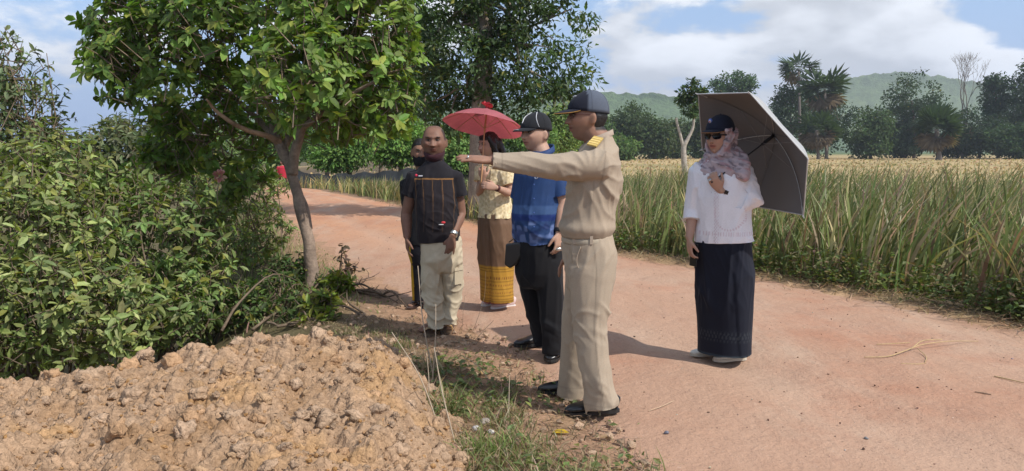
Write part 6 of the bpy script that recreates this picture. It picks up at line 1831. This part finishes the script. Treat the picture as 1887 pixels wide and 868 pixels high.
    G = Geo(); G.add(tube(np.array([hand - (top - hand) * .25, hand, c, top + ax * .05]), [.0065, .0065, .006, .005], seg=8), A(.42, .22, .10)); G.build('pole', M_PLAIN, root)
    rk = np.random.default_rng(5); G = Geo()
    for q in range(10):                                                   # ruffled knot
        a = q / 10 * 2 * pi + rk.random(); d = unit(e1 * cos(a) + e2 * sin(a) + ax * rk.uniform(.1, 1.5)); s1 = unit(np.cross(d, ax)); Lk = rk.uniform(.045, .075)
        b0 = top + ax * .012
        V = np.array([b0 - s1 * .006, b0 + s1 * .006, b0 + d * Lk * .6 + s1 * .025 + ax * .008, b0 + d * Lk * .6 - s1 * .025 - ax * .004, b0 + d * Lk + s1 * .016, b0 + d * Lk * .9 - s1 * .018 + ax * .012])
        G.add((V, [np.array([[0, 1, 2, 3], [3, 2, 4, 5]])]), A(.45, .06, .07) * rk.uniform(.8, 1.2))
    G.add(ball(top + ax * .012, (.022, .022, .018), 10, 8), A(.42, .05, .06))
    G.build('knot', m_red, root)
lace_woman()

# ---- 6: woman in white blouse, scarf, sunglasses; grey umbrella on her shoulder
def white_woman():
    Y = 5.06
    P = Person('woman in white blouse, patterned scarf, navy cap and sunglasses on the road', (at(1335, 665, Y)[0], Y, 0), (-.62, -.78))
    J = lambda x, y, dy=0.0: at(x, y, Y + dy)
    nb = J(1333, 290)
    P.head(J(1326, 253, -.02), (-.74, -.67, -.02), .97, wid=.98, full=1.2, ears=False)
    P.neck(nb, .050)
    SA, EA, WA = J(1292, 319, .03), J(1277, 390, .05), J(1270, 440, -.03)      # her right arm, hanging
    SB, EB, WB = J(1365, 318, -.02), J(1380, 374, -.10), A(1.731, 5.051, 1.531) - unit(A(.792, .285, .540)) * .545 - unit(A(-.55, -.25, .75)) * .078    # her left arm, bent
    P.parts += [tube(np.array([nb, J(1332, 350), J(1333, 440)]), [.06, .05, .05], seg=14), tube(np.array([SA, J(1330, 315), SB]), [.045, .055, .045], seg=12), arm_geo(SA, EA, WA, .95), arm_geo(SB, EB, WB, .95)]
    P.parts += hand_geo(WA, A(.05, -.15, -1), A(-1, -.1, 0), A(.1, -1, 0), curl=.55, size=.95)
    P.parts += hand_geo(WB, A(-.55, -.25, .75), A(-.35, -.9, -.25), A(.55, -.3, .75), curl=1.0, size=.95)
    P.skin((.40, .24, .17), lips=(.95, .48, .48))
    P.face(eyes=True)
    navy = A(.013, .016, .030)
    P.cap(lambda V: np.tile(navy, (len(V), 1)), (.014, .016, .028), tilt=.02, lift=.046, edge=(.34, .16, .05), size=1.05, brim_len=.082)
    G = Geo(); c = P.capW([list(A(*cap_pt(1.0, .30, 1.09, .046)))])[0]
    G.add(ball(c, (.014, .012, .017), 10, 8), A(.10, .16, .42)); G.add(ball(c + P.HM[1] * .004 + A(0, 0, -.002), (.010, .010, .012), 10, 8), A(.55, .50, .50)); G.add(ball(c + P.HM[1] * .010 + A(0, 0, -.004), (.005, .006, .007), 8, 6), A(.45, .12, .10)); G.build('cap_badge', M_PLAIN, P.root)
    # sunglasses
    G = Geo()
    for sg in (-1, 1):
        a = np.linspace(0, 2 * pi, 20, endpoint=False)
        ring = np.stack([sg * .035 + .0275 * np.sign(np.cos(a)) * np.abs(np.cos(a)) ** .8, 0 * a, .008 + .0215 * np.sign(np.sin(a)) * np.abs(np.sin(a)) ** .8], 1)
        ring[:, 1] = .098 - 1.6 * (np.abs(ring[:, 0]) - .0) ** 2 * 3.0
        n = len(ring); V = np.concatenate([ring, ring - A(0, .005, 0), [[sg * .035, .0965, .008]], [[sg * .035, .0915, .008]]])
        i = np.arange(n); k = (i + 1) % n
        G.add((P.hl(V), [np.stack([i, k, k + n, i + n], 1), np.stack([np.full(n, 2 * n), i, k], 1), np.stack([np.full(n, 2 * n + 1), k + n, i + n], 1)]))
        G.add(tube(P.hl(np.array([[sg * .060, .088, .016], [sg * .078, .05, .016], [sg * .084, -.01, .012]])), [(.0022, .005)] * 3, ref=P.R, seg=6))
    G.add(tube(P.hl(np.array([[-.009, .100, .012], [0, .102, .013], [.009, .100, .012]])), [.003] * 3, seg=6))
    link('sunglasses', mesh_np('sunglasses', np.concatenate(G.V), G.F), M_GLASS_DARK, P.root)
    # scarf: round the head under the cap, wound round neck and chest
    def sc_col(V, N):
        St = V @ np.stack([unit(A(1, -.6, -.45)), unit(A(.5, .8, .1)), unit(A(.3, -.2, 1))]).T
        n = fbm(V * 22, 3, 8); m = fbm(St * A(26, 60, 75), 2, 4); k = fbm(St * A(22, 45, 50) + 5, 2, 14)
        C = np.tile(A(.43, .35, .36), (len(V), 1))
        C = C + A(.08, .06, .06) * n[:, None]
        d = sstep(.10, .45, m)[:, None] * .8; C = C * (1 - d) + A(.15, .125, .145) * d
        rd = sstep(.12, .45, k)[:, None] * .7; C = C * (1 - rd) + A(.38, .20, .21) * rd
        return np.clip(C, .02, .8)
    sp = []
    hd, hq = head_geo(wid=.98, full=1.2)
    for sg in (-1, 1):
        s1 = spline(np.array([list(P.hl((sg * .068, .012, .075))) + [.026], list(P.hl((sg * .076, .012, .01))) + [.026], list(P.hl((sg * .066, .022, -.065))) + [.026], list(P.hl((sg * .030, .040, -.140))) + [.03]]), 5)
        sp.append(tube(s1[:, :3] - P.HM[1] * .016, [(w * .62, w * 1.95) for w in s1[:, 3]], ref=P.HM[0], seg=16))
    sp.append(ball(P.hl((0, -.035, .0)), A(.088, .085, .115), 22, 14))
    sp.append(tube(np.array([P.hl((0, -.03, -.06)), P.hl((0, -.012, -.115)), nb + A(0, .0, .03), nb + A(0, 0, -.04)]), [.072, .072, .080, .10], seg=20))
    for (zz, R1, th_, drop) in ((.030, .074, .032, .014), (-.008, .094, .036, .040), (-.052, .118, .036, .085)):
        a = np.linspace(0, 2 * pi, 33)[:-1]
        L = nb + A(0, 0, zz) + np.cos(a)[:, None] * P.F * R1 * .92 + np.sin(a)[:, None] * P.R * R1 * 1.12 + A(0, 0, -1) * (drop * sstep(-.2, 1, np.cos(a)))[:, None] + A(0, 0, .012) * np.sin(a * 2 + zz * 40)[:, None]
        L = np.concatenate([L, L[:1]])
        sp.append(tube(L, [(th_ * 1.05, th_ * .72)] * 33, ref=A(0, 0, 1), seg=12, dome=.1))
    bib = [(nb + A(0, 0, -.04) + P.F * .05, .105, .070), (nb + A(0, 0, -.10) + P.F * .065, .130, .072), (nb + A(0, 0, -.18) + P.F * .080 + P.R * .01, .115, .065), (nb + A(0, 0, -.225) + P.F * .09 + P.R * .03, .08, .05)]
    sp.append(loft(bib, P.R))
    # folds hanging on the shoulder
    sp.append(tube(np.array([nb + P.R * -.10 + A(0, 0, .0), nb + P.R * -.155 + P.F * .05 + A(0, 0, -.05), nb + P.R * -.16 + P.F * .09 + A(0, 0, -.13)]), [(.05, .03), (.055, .03), (.04, .022)], ref=P.R, seg=12))
    V, Q, T = remesh(sp, .006)
    V = relax(V, Q, T, 2); N = vnormals(V, Q)
    h = P.to_head(V)
    Pz = V.copy()
    f1 = fold(A(1, -.6, -.45), 17, .010, 101, 6)(V, N) + fold(A(.3, -.5, -.9), 15, .006, 107, 5)(V, N)
    V = relax(V + N * f1[:, None], Q, T, 1, .4)
    hole = h[:, 2] > .062
    ok = ~hole; Q = Q[np.all(ok[Q], axis=1)]; T = T[np.all(ok[T], axis=1)] if len(T) else T
    link('scarf', mesh_np('scarf', V, [Q, T], sc_col(Pz, N)), M_CLOTH, P.root)
    G = Geo(); c0 = nb + A(0, 0, -.18) + P.F * .14; G.add(tube(np.array([c0 + P.R * .02, c0 + P.R * .035 + A(0, 0, -.05), c0 + P.R * .055 + A(0, 0, -.09)]), [.004, .003, .002], seg=6), A(.16, .15, .17)); G.build('scarf_cord', M_CLOTH, P.root)
    # blouse
    def bl(V, N):
        b = P.to_body(V); x, z = b[:, 0], V[:, 2]
        C = np.tile(A(.74, .735, .76), (len(V), 1)) * (1 + .02 * fbm(V * 14, 2, 3))[:, None]
        front = N @ P.F > .25
        dots = lambda u, v: (np.sin(u * 2 * pi / .018) * np.sin(v * 2 * pi / .022) > .25)
        plk = (np.abs(x - .012) < .017) & front & (z < 1.22)
        C[plk & dots(x, z)] = A(.60, .53, .56)
        hem = np.abs(z - .888) < .012
        C[hem & (np.sin(x * 2 * pi / .02 + b[:, 1] * 300) > .2)] = A(.63, .56, .59)
        cx, cz = -.115, 1.02                                                 # curved row of stitches
        rr_ = np.hypot(x - cx - .05, (z - cz) * .8)
        C[front & (np.abs(rr_ - .085) < .006) & (x > cx - .06) & (z < 1.06) & (np.sin(np.arctan2(z - cz, x - cx - .05) * 40) > 0)] = A(.62, .53, .56)
        return C
    torso = loft_hem([(J(1333, 444), .192, .158), (J(1333, 430), .190, .158), (J(1332, 400), .186, .156), (J(1331, 360), .190, .158), (J(1331, 330), .186, .145), (J(1330, 312), .175, .118), (J(1331, 298), .12, .085), (J(1332, 290), .062, .06)], P.R)
    sa = sleeve([J(1298, 314, .02), SA, SA * .45 + EA * .55, EA + A(0, 0, .01), EA * .68 + WA * .32], [.078, .082, .070, .062, .060], seg=18, dome=.04)
    sb = sleeve([J(1358, 314, -.01), SB, SB * .5 + EB * .5, EB + A(.005, 0, -.005), EB * .85 + WB * .15 + A(0, 0, -.008), EB * .70 + WB * .30 + A(0, 0, -.008)], [.080, .086, .086, .084, .074, .064], seg=20, dome=.04)
    garment('blouse', [torso, sa, sb], .0055, M_CLOTH, P.root, bl, [fold(A(.15, .1, 1), 13, .006, 111, 5), fold(A(1, .3, -.7), 14, .005, 113, 4, mask=lambda V: sstep(J(1360, 0)[0], J(1375, 0)[0], V[:, 0]))], it=2)
    # skirt
    NV = A(.0095, .0115, .020)
    def sk(V, N):
        b = P.to_body(V); an = np.arctan2(b[:, 1], b[:, 0]); z = V[:, 2]
        C = np.tile(NV, (len(V), 1)) * (1 + .12 * fbm(V * 10, 3, 2))[:, None]
        m1 = (sstep(.03, .0, np.abs(z - .20) - .02) * (np.sin(an * 40) * np.sin(z * 120) > .1))[:, None]; C = C * (1 - m1) + A(.028, .034, .042) * m1
        m2 = sstep(.01, .0, np.abs(z - .06) - .012)[:, None]; C = C * (1 - m2) + A(.026, .036, .046) * m2
        return C
    rows = [(J(1333, 432), .180, .150), (J(1333, 455), .188, .155), (J(1334, 500), .190, .152), (J(1334, 560), .184, .146), (J(1334, 610), .176, .140), (J(1334, 636), .174, .138), (J(1334, 648), .175, .139)]
    wrap = lambda V, N: .010 * sstep(J(1362, 0)[0] - .004, J(1362, 0)[0] + .004, V[:, 0] + .10 * (V[:, 2] - .4)) * (N @ A(0, -1, 0) > 0) * sstep(.75, .5, V[:, 2])
    garment('skirt', [loft_hem(rows[::-1], P.R)], .0085, M_CLOTH, P.root, sk, [wrap, fold(A(.06, 0, 1), 9, .008, 121, 7), fold(A(.5, 0, -1), 8, .005, 123, 4, mask=band(.4, .8))], it=2)
    g = on_ground(1374, 664); P.shoe(A(g[0] + .0, g[1] + .02, .002), (-.97, -.24), .235, .042, .052, col=(.66, .63, .55), sole=(.50, .45, .36), mat=M_CLOTH)
    g = on_ground(1330, 655); P.shoe(A(g[0] + .0, g[1] + .03, .002), (-.97, -.2), .225, .042, .052, col=(.66, .63, .55), sole=(.50, .45, .36), mat=M_CLOTH)
    # wristwatch with square face
    wb = WB * .84 + EB * .16; w_ = P.ring('wristwatch', wb, EB - WB, .0305, .020, (.40, .30, .26))
    ax = unit(EB - WB); G = Geo(); G.add(boxg(wb + unit(A(-.2, -1, .1) - ax * np.dot(ax, A(-.2, -1, .1))) * .030, (.013, .012, .005), np.stack([ax, unit(np.cross(ax, A(-.2, -1, .1))), unit(A(-.2, -1, .1) - ax * np.dot(ax, A(-.2, -1, .1)))])), A(.02, .025, .04)); G.build('watch_face', M_GLASS_DARK, w_, smooth=False).location = (0, 0, 0)
    P.ring('finger_ring', WB + A(-.075, -.03, .065), A(-.5, -.2, .8), .0125, .007, (.5, .5, .46), M_METAL)
    # phone in the hanging hand
    c = J(1279, 470, -.04); me = mesh_np('phone', boxg((0, 0, 0), (.006, .036, .075))[0], boxg((0, 0, 0), (1, 1, 1))[1], np.tile(A(.010, .012, .020), (8, 1)), smooth=False)
    o = link('phone', me, M_GLASS_DARK); o.location = Vector(c); o.rotation_euler = (0, .06, .45); tag(o, 'dark phone held low by the woman in the white blouse', 'phone')
    md = o.modifiers.new('b', 'BEVEL'); md.width = .004; md.segments = 3
    # grey umbrella
    ax = unit(A(.792, .285, .540)); c = A(1.553, 4.987, 1.409); HD = .225
    hub = c + ax * HD
    e1 = A(-.606, .257, .753); e1 = unit(e1 - ax * np.dot(e1, ax)); e2 = np.cross(e1, ax)
    if e2[0] < 0: e2 = -e2
    NR = 6; hand = hub - ax * .545
    root = empty('grey_umbrella', Vector(hand)); tag(root, 'large grey umbrella resting tilted behind the shoulder of the woman in white', 'umbrella')
    # corner directions chosen from the picture: eight ribs
    R0 = .520; ph0 = 0.0
    nr, na = 10, 60
    V = []
    for i in range(nr + 1):
        f = i / nr
        for j in range(na):
            k = j / na * NR; q = int(k); u = k - q
            a0, a1 = ph0 + q / NR * 2 * pi, ph0 + (q + 1) / NR * 2 * pi
            d = (e1 * cos(a0) + e2 * sin(a0)) * (1 - u) + (e1 * cos(a1) + e2 * sin(a1)) * u
            zz = HD * (1 - f ** 2.0) - .014 * f * (1 - f) * 4 * (1 - abs(2 * u - 1)) * .6
            V.append(c + d * R0 * f + ax * zz)
    V = np.array(V); i = np.arange(nr)[:, None] * na; j = np.arange(na)[None]; jn = (j + 1) % na
    Q = np.stack([i + j, i + na + j, i + na + jn, i + jn], -1).reshape(-1, 4)
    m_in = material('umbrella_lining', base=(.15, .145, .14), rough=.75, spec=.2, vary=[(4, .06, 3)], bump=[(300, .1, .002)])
    m_out = material('umbrella_cover', base=(.34, .34, .33), rough=.55, spec=.3)
    link('canopy', mesh_np('canopy', V + ax * .004, Q), m_out, root)
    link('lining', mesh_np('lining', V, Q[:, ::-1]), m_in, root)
    G = Geo()
    rimP = np.concatenate([V[-na:], V[-na:-na + 1]]); G.add(tube(rimP, [.004] * (na + 1), seg=5, caps=False), A(.46, .46, .45)); G.build('hem', M_PLAIN, root)
    for q in range(NR):
        a = ph0 + q / NR * 2 * pi; d = e1 * cos(a) + e2 * sin(a)
        P_ = np.array([c + d * R0 * f + ax * (HD * (1 - f ** 2.0) - .008) for f in np.linspace(.02, 1.01, 10)])
        G = Geo(); G.add(tube(P_, [.0025] * 10, seg=5), A(.16, .15, .14)); rb = G.build('rib', M_METAL if q % 2 else M_PLAIN, root)
        G = Geo(); G.add(tube(np.array([hub - ax * .11, c + d * R0 * .5 + ax * (HD * (1 - .5 ** 2.0) - .010)]), [.0022] * 2, seg=5), A(.2, .19, .18)); G.build('strut', M_PLAIN, root)
        G = Geo(); G.add(tube(np.array([P_[-2], P_[-1] + d * .012]), [.004, .003], seg=6), A(.45, .45, .44)); G.build('rib_tip', M_PLAIN, rb).location = (0, 0, 0)
    G = Geo(); G.add(tube(np.array([hand - (hub - hand) * .04, hand, hub, hub + ax * .04]), [.0055, .0055, .005, .004], seg=8), A(.022, .022, .024)); G.build('pole', M_PLAIN, root)
    dpo = unit(hub - hand)
    G = Geo(); G.add(tube(np.array([hub - dpo * .12, hub - dpo * .10, hub - dpo * .03, hub - dpo * .01]), [.008, .013, .011, .014], seg=10), A(.015, .015, .016)); G.build('runner', M_PLAIN, root)
white_woman()

# ---- 7: person in red far down the road
def red_person():
    Y = 38; x0 = (522 - 943.5) / FPX * Y
    zt = EYE + (277 - 306) / FPX * Y; zb = EYE + (277 - 345) / FPX * Y
    g = gz1(x0, Y)
    P = Person('tiny person in red shirt far down the dirt road', (x0, Y, g), (-.5, -.8))
    S = (zt - g) / 1.36 if zt - g > .8 else .8
    b = A(x0, Y, g); U = lambda x, z, y=0: b + A(x * S, y * S, z * S)
    P.head(U(0, 1.53), (-.5, -.8, 0), S)
    P.neck(U(0, 1.38), .055 * S)
    P.parts += [tube(np.array([U(0, 1.38), U(0, .9)]), [.07 * S, .08 * S]), arm_geo(U(-.18, 1.32), U(-.24, 1.05), U(-.22, .82), S), arm_geo(U(.18, 1.32), U(.24, 1.05), U(.2, .82), S), tube(np.array([U(-.18, 1.33), U(.18, 1.33)]), [.05 * S] * 2),
                tube(np.array([U(-.09, .9), U(-.1, .45), U(-.1, .06)]), [.07 * S, .05 * S, .04 * S]), tube(np.array([U(.09, .9), U(.1, .45), U(.12, .06)]), [.07 * S, .05 * S, .04 * S]), tube(np.array([U(-.1, .04, .06), U(-.1, .03, -.14)]), [.04 * S, .03 * S]), tube(np.array([U(.12, .04, .06), U(.12, .03, -.14)]), [.04 * S, .03 * S])]
    P.parts += hand_geo(U(-.22, .82), A(0, 0, -1), A(-1, 0, 0), A(0, -1, 0), .4, size=S) + hand_geo(U(.2, .82), A(0, 0, -1), A(1, 0, 0), A(0, -1, 0), .4, size=S)
    P.skin((.28, .16, .1), voxel=.012, hair=lambda h: sstep(.03, .05, h[:, 2]))
    garment('shirt', [loft([(U(0, .84), .17 * S, .12 * S), (U(0, 1.1), .17 * S, .12 * S), (U(0, 1.3), .2 * S, .11 * S), (U(0, 1.38), .08 * S, .07 * S)], A(1, 0, 0)), tube(np.array([U(-.16, 1.32), U(-.23, 1.1)]), [.075 * S, .07 * S]), tube(np.array([U(.16, 1.32), U(.23, 1.1)]), [.075 * S, .07 * S])], .015, M_CLOTH, P.root, (.50, .035, .06))
    garment('trousers', [loft([(U(0, .90), .16 * S, .12 * S), (U(0, .75), .165 * S, .12 * S)], A(1, 0, 0)), tube(np.array([U(-.09, .8), U(-.1, .4)]), [.09 * S, .075 * S]), tube(np.array([U(.09, .8), U(.1, .4)]), [.09 * S, .075 * S])], .015, M_CLOTH, P.root, (.02, .022, .035))
red_person()
# ------------------------------------------------------------------ small things
def stalk(name, label, pts, rads, col, group=None, cat='stalk', kids=()):
    pts = np.array(pts, float); b = pts[0].copy()
    S = spline(np.concatenate([pts, np.array(rads)[:, None]], 1), 5)
    G = Geo(); G.add(tube(S[:, :3] - b, S[:, 3], seg=7, dome=.3), A(*col))
    for kp, kr in kids:
        kp = np.array(kp, float); K = spline(np.concatenate([kp, np.array(kr)[:, None]], 1), 5); G.add(tube(K[:, :3] - b, K[:, 3], seg=6, dome=.3), A(*col))
    o = link(name, G.mesh(name), M_PLAIN_ROUGH); o.location = Vector(b)
    return tag(o, label, cat, group)
M_PLAIN_ROUGH = material('dry_stem', attr=True, rough=.85, spec=.15, vary=[(30, .2, 3)])
def rg_(x, y, up=.006):
    p = on_ground(x, y); p[2] = road_z(p[0], p[1]) + up; return p
def vg(x, y, up=.006):
    p = on_ground(x, y); p[2] = gz1(p[0], p[1]) + up; return p
STRAW = (.44, .32, .17)
stalk('straw_stalk', 'long bent straw stalk with a fork lying on the road', [rg_(1592, 664), rg_(1635, 664, .012), rg_(1665, 657, .02), rg_(1700, 645, .022), rg_(1750, 636, .016), rg_(1802, 632, .008)], [.003, .0038, .0038, .0034, .003, .002], STRAW, 'dry straw on the road',
      kids=[([rg_(1682, 650, .02), rg_(1700, 638, .025), rg_(1735, 634, .02)], [.004, .0035, .003]), ([rg_(1690, 652, .02), rg_(1706, 665, .012), rg_(1704, 674, .008)], [.003, .003, .002]), ([rg_(1660, 676, .006), rg_(1690, 677, .006), rg_(1706, 675, .006)], [.003, .003, .002])])
stalk('straw_stalk', 'short straight straw just beyond the forked straw stalk', [rg_(1615, 640), rg_(1645, 639), rg_(1676, 637)], [.003, .0035, .003], STRAW, 'dry straw on the road')
stalk('straw_stalk', 'straw stalk on the road at the picture edge', [rg_(1832, 698), rg_(1860, 704), rg_(1890, 711)], [.004, .004, .003], STRAW, 'dry straw on the road')
stalk('straw_stalk', 'thin dark twig on the road below the edge straw', [rg_(1796, 728), rg_(1810, 730), rg_(1826, 733)], [.003, .004, .003], (.22, .15, .1), 'dry straw on the road')
stalk('straw_stalk', 'thin pale straw on the sand beside the near black shoe', [rg_(1195, 758), rg_(1220, 750), rg_(1242, 741)], [.002, .0025, .002], (.5, .36, .24), 'dry straw on the road')
# tall dry stems between heap and verge
def dry(x, y, tipx, tipy, r0=.0035, bend=0, label='', col=(.42, .34, .25)):
    a = vg(x, y, -.02); b = at(tipx, tipy, a[1] + .05); m = (a + b) / 2 + A(bend, 0, .03)
    stalk('dry_stem', label, [a, m, b], [r0, r0 * .8, r0 * .5], col, 'dead dry stems beside the soil heap', 'stem')
dry(800, 700, 770, 490, .0045, -.02, 'tallest pale dead stem in front of the beige trousers')
dry(795, 715, 803, 560, .004, .01, 'dead stem crossing the sandal of the bald man')
dry(812, 790, 722, 612, .004, .02, 'long dead stem leaning toward the soil heap')
dry(842, 822, 800, 640, .004, -.015, 'dead stem leaning above the grass tuft')
dry(937, 772, 939, 692, .003, 0, 'short upright dead stem left of the black shoes')
dry(788, 770, 786, 650, .003, .01, 'thin upright dead stem in the grass tuft')
dry(870, 610, 895, 500, .0018, .04, 'thin curved stem with seed head beside the gold skirt', (.22, .17, .12))
dry(852, 600, 856, 545, .0018, 0, 'very thin stem on the verge right of the beige trousers', (.22, .17, .12))
dry(905, 700, 850, 655, .003, 0, 'low dead stem lying across the verge grass')
dry(860, 640, 910, 590, .002, .02, 'thin stem leaning toward the blue-shirted man', (.25, .2, .14))
# grass tuft at the foot of the dead stems
def tuft(label, x, y, n, h, spread, cols, seed):
    r = np.random.default_rng(seed); c = vg(x, y)
    pos = np.stack([c[0] + spread * r.normal(size=n), c[1] + spread * .8 * r.normal(size=n), np.full(n, c[2] - .02)], 1)
    hh = h * (.4 + .8 * r.random(n)); lean = np.concatenate([r.normal(size=(n, 2)) * .5 * hh[:, None], np.zeros((n, 1))], 1)
    V, F, C = blades(pos, hh, .004 + .004 * r.random(n), lean, mixcols(r, n, cols), r)
    o = link('grass_tuft', mesh_np('grass_tuft', V - A(*c), F, C, False), M_BLADE); o.location = Vector(c)
    tag(o, label, 'grass tuft', 'grass tufts beside the heap', kind='stuff')
GR = [(.6, (.13, .17, .055)), (.2, (.19, .22, .08)), (.2, (.38, .30, .18))]
tuft('tall green grass tuft at the edge of the soil heap', 815, 765, 170, .20, .08, GR, 1)
tuft('green grass tuft left of the white stones', 850, 735, 80, .11, .09, GR, 2)
tuft('bright grass tuft in front of the white stones', 900, 838, 150, .12, .07, [(.8, (.16, .22, .06)), (.2, (.22, .25, .09))], 3)
tuft('short grass tuft at the lower edge between heap and road', 980, 850, 110, .08, .12, GR, 4)
tuft('small grass tuft below the sandals of the bald man', 745, 640, 60, .10, .06, GR, 5)
tuft('dry grass tuft behind the tall green one', 790, 690, 90, .18, .06, [(.75, (.38, .31, .21)), (.25, (.17, .18, .08))], 6)
# stones
def stone(label, x, y, r_, col, seed):
    V, F = clod_mesh(seed, 2); c = vg(x, y, r_ * .4)
    o = link('stone', mesh_np('stone', V * r_, F, np.tile(A(*col), (len(V), 1)) * (1 + .08 * vnoise(V * 3, seed))[:, None]), M_ROCK); o.location = Vector(c); tag(o, label, 'stone', 'stones on the verge')
M_ROCK = material('pale_stone', attr=True, rough=.85, spec=.2, vary=[(40, .18, 4)], bump=[(60, .4, .01)])
stone('white stone lying in the grass, left of its neighbours', 878, 792, .019, (.52, .50, .48), 31)
stone('grey-brown upright stone behind the white stones', 893, 780, .026, (.33, .28, .24), 32)
stone('whitish stone, right one of the small group in the grass', 905, 798, .020, (.50, .48, .46), 33)
stone('pale tan stone resting on the edge of the heap', 742, 742, .034, (.50, .40, .30), 34)
stone('small dark stone lying on the sandy road edge', 1228, 800, .012, (.16, .16, .19), 35)
stone('small grey pebble lying out on the open road', 1596, 806, .010, (.20, .20, .20), 36)
# fallen leaves
def fallen(label, x, y, L, col, ang, seed):
    r = np.random.default_rng(seed); c = vg(x, y, .012)
    V, F, k = leaves(np.zeros((1, 3)), np.array([[cos(ang), sin(ang), .15]]), np.array([[.1, -.3, 1]]), L, L * .4)
    o = link('fallen_leaf', mesh_np('fallen_leaf', V, F, np.tile(A(*col), (len(V), 1)), False), M_LEAF); o.location = Vector(c); tag(o, label, 'leaf', 'fallen leaves on the verge')
fallen('yellow fallen leaf in front of the black shoe', 1018, 800, .085, (.62, .42, .03), -.2, 1)
fallen('round green leaf in the grass right of the white stones', 935, 795, .075, (.20, .28, .12), .9, 2)
fallen('second green leaf, below the round one', 948, 803, .07, (.15, .24, .10), -.7, 3)
fallen('curled brown leaf on the litter near the lower edge', 1105, 812, .06, (.34, .22, .12), .4, 4)
# sticks near the lower edge
stalk('dead_stick', 'dry stick lying on the lower end of the heap', [vg(790, 858, .03), vg(820, 842, .035), vg(852, 832, .03)], [.005, .006, .005], (.40, .31, .22), 'sticks on the ground', 'stick')
stalk('dead_stick', 'second dry stick, crossing toward the bright grass tuft', [vg(826, 842, .03), vg(850, 840, .03), vg(875, 836, .03)], [.004, .005, .003], (.44, .35, .25), 'sticks on the ground', 'stick')
# dead uprooted plant and roots where the bank meets the road
def dead_plant():
    r = np.random.default_rng(12); c = vg(660, 525)
    root = empty('uprooted_plant', Vector(c)); tag(root, 'dead brown uprooted plant and roots on the road edge behind the forked tree', 'dead plant')
    G = Geo()
    for (a, b) in (((625, 520), (630, 465)), ((632, 515), (650, 497)), ((640, 530), (700, 548)), ((650, 535), (735, 565)), ((645, 528), (690, 535)), ((660, 540), (720, 556)), ((700, 548), (750, 572)), ((655, 530), (690, 515)), ((690, 545), (730, 548))):
        p = vg(*a, .01); q = vg(*b, .03) if b[1] > 505 else at(b[0], b[1], p[1])
        m = (p + q) / 2 + r.normal(size=3) * .04 + A(0, 0, .04); S = spline(np.array([list(p) + [.013], list(m) + [.011], list(q) + [.005]]), 6); G.add(tube(S[:, :3], S[:, 3], seg=6), A(.15, .105, .075))
        for _ in range(5):
            k = S[r.integers(3, len(S)), :3]; e = k + r.normal(size=3) * A(.10, .08, .06) + A(0, 0, .02); G.add(tube(np.array([k, (k + e) / 2 + r.normal(size=3) * .015, e]), [.005, .004, .002], seg=5), A(.17, .12, .085))
    G.build('roots', M_BARK_ATTR, root)
    n = 60; c2 = at(632, 475, c[1]); P_ = np.concatenate([c2 + r.normal(size=(25, 3)) * A(.03, .03, .09), at(648, 495, c[1]) + r.normal(size=(35, 3)) * A(.07, .05, .05)])
    V, F, k = leaves(P_, r.normal(size=(n, 3)) + A(0, 0, -.6), r.normal(size=(n, 3)), .05 + .05 * r.random(n), .03)
    link('withered_leaves', mesh_np('withered_leaves', V, F, leaf_cols(r, n, k, (.13, .09, .065), .3, 0)), M_LEAF, root)
dead_plant()
# pink blossom half seen among the drooping leaves
def blossom():
    r = np.random.default_rng(14); c = at(405, 324, 7.6)
    n = 40; d = rdir(r, n); V, F, k = leaves(np.tile(c, (n, 1)) + d * .02 - c, d, rdir(r, n), .055, .035)
    o = link('pink_blossom', mesh_np('pink_blossom', V, F, np.repeat(np.where(r.random((n, 1)) < .6, A(.55, .25, .28), A(.55, .38, .28)), k, axis=0), False), M_LEAF); o.location = Vector(c); tag(o, 'pink blossom among the drooping leaves left of the tree trunk', 'flower')
    G = Geo(); G.add(tube(np.array([A(0, 0, 0), A(-.05, .05, -.15), A(-.08, .1, -.45)]), [.006, .006, .008], seg=6), A(.3, .26, .16)); st = link('stem', G.mesh('stem'), M_PLAIN_ROUGH); st.parent = o
blossom()

# ------------------------------------------------------------------ the air
def haze():
    m = bpy.data.materials.new('haze'); m.use_nodes = True; nd, lk = m.node_tree.nodes, m.node_tree.links
    nd.remove(nd['Principled BSDF']); v = nd.new('ShaderNodeVolumePrincipled')
    v.inputs['Color'].default_value = (.80, .88, 1.0, 1); v.inputs['Density'].default_value = .00038; v.inputs['Anisotropy'].default_value = .2
    lk.new(v.outputs[0], nd['Material Output'].inputs['Volume'])
    V, F = boxg((0, 1000, 95), (2100, 1060, 105))
    tag(link('haze', mesh_np('haze', V, F, smooth=False), m), 'thin humid haze over the fields', kind='stuff')
haze()
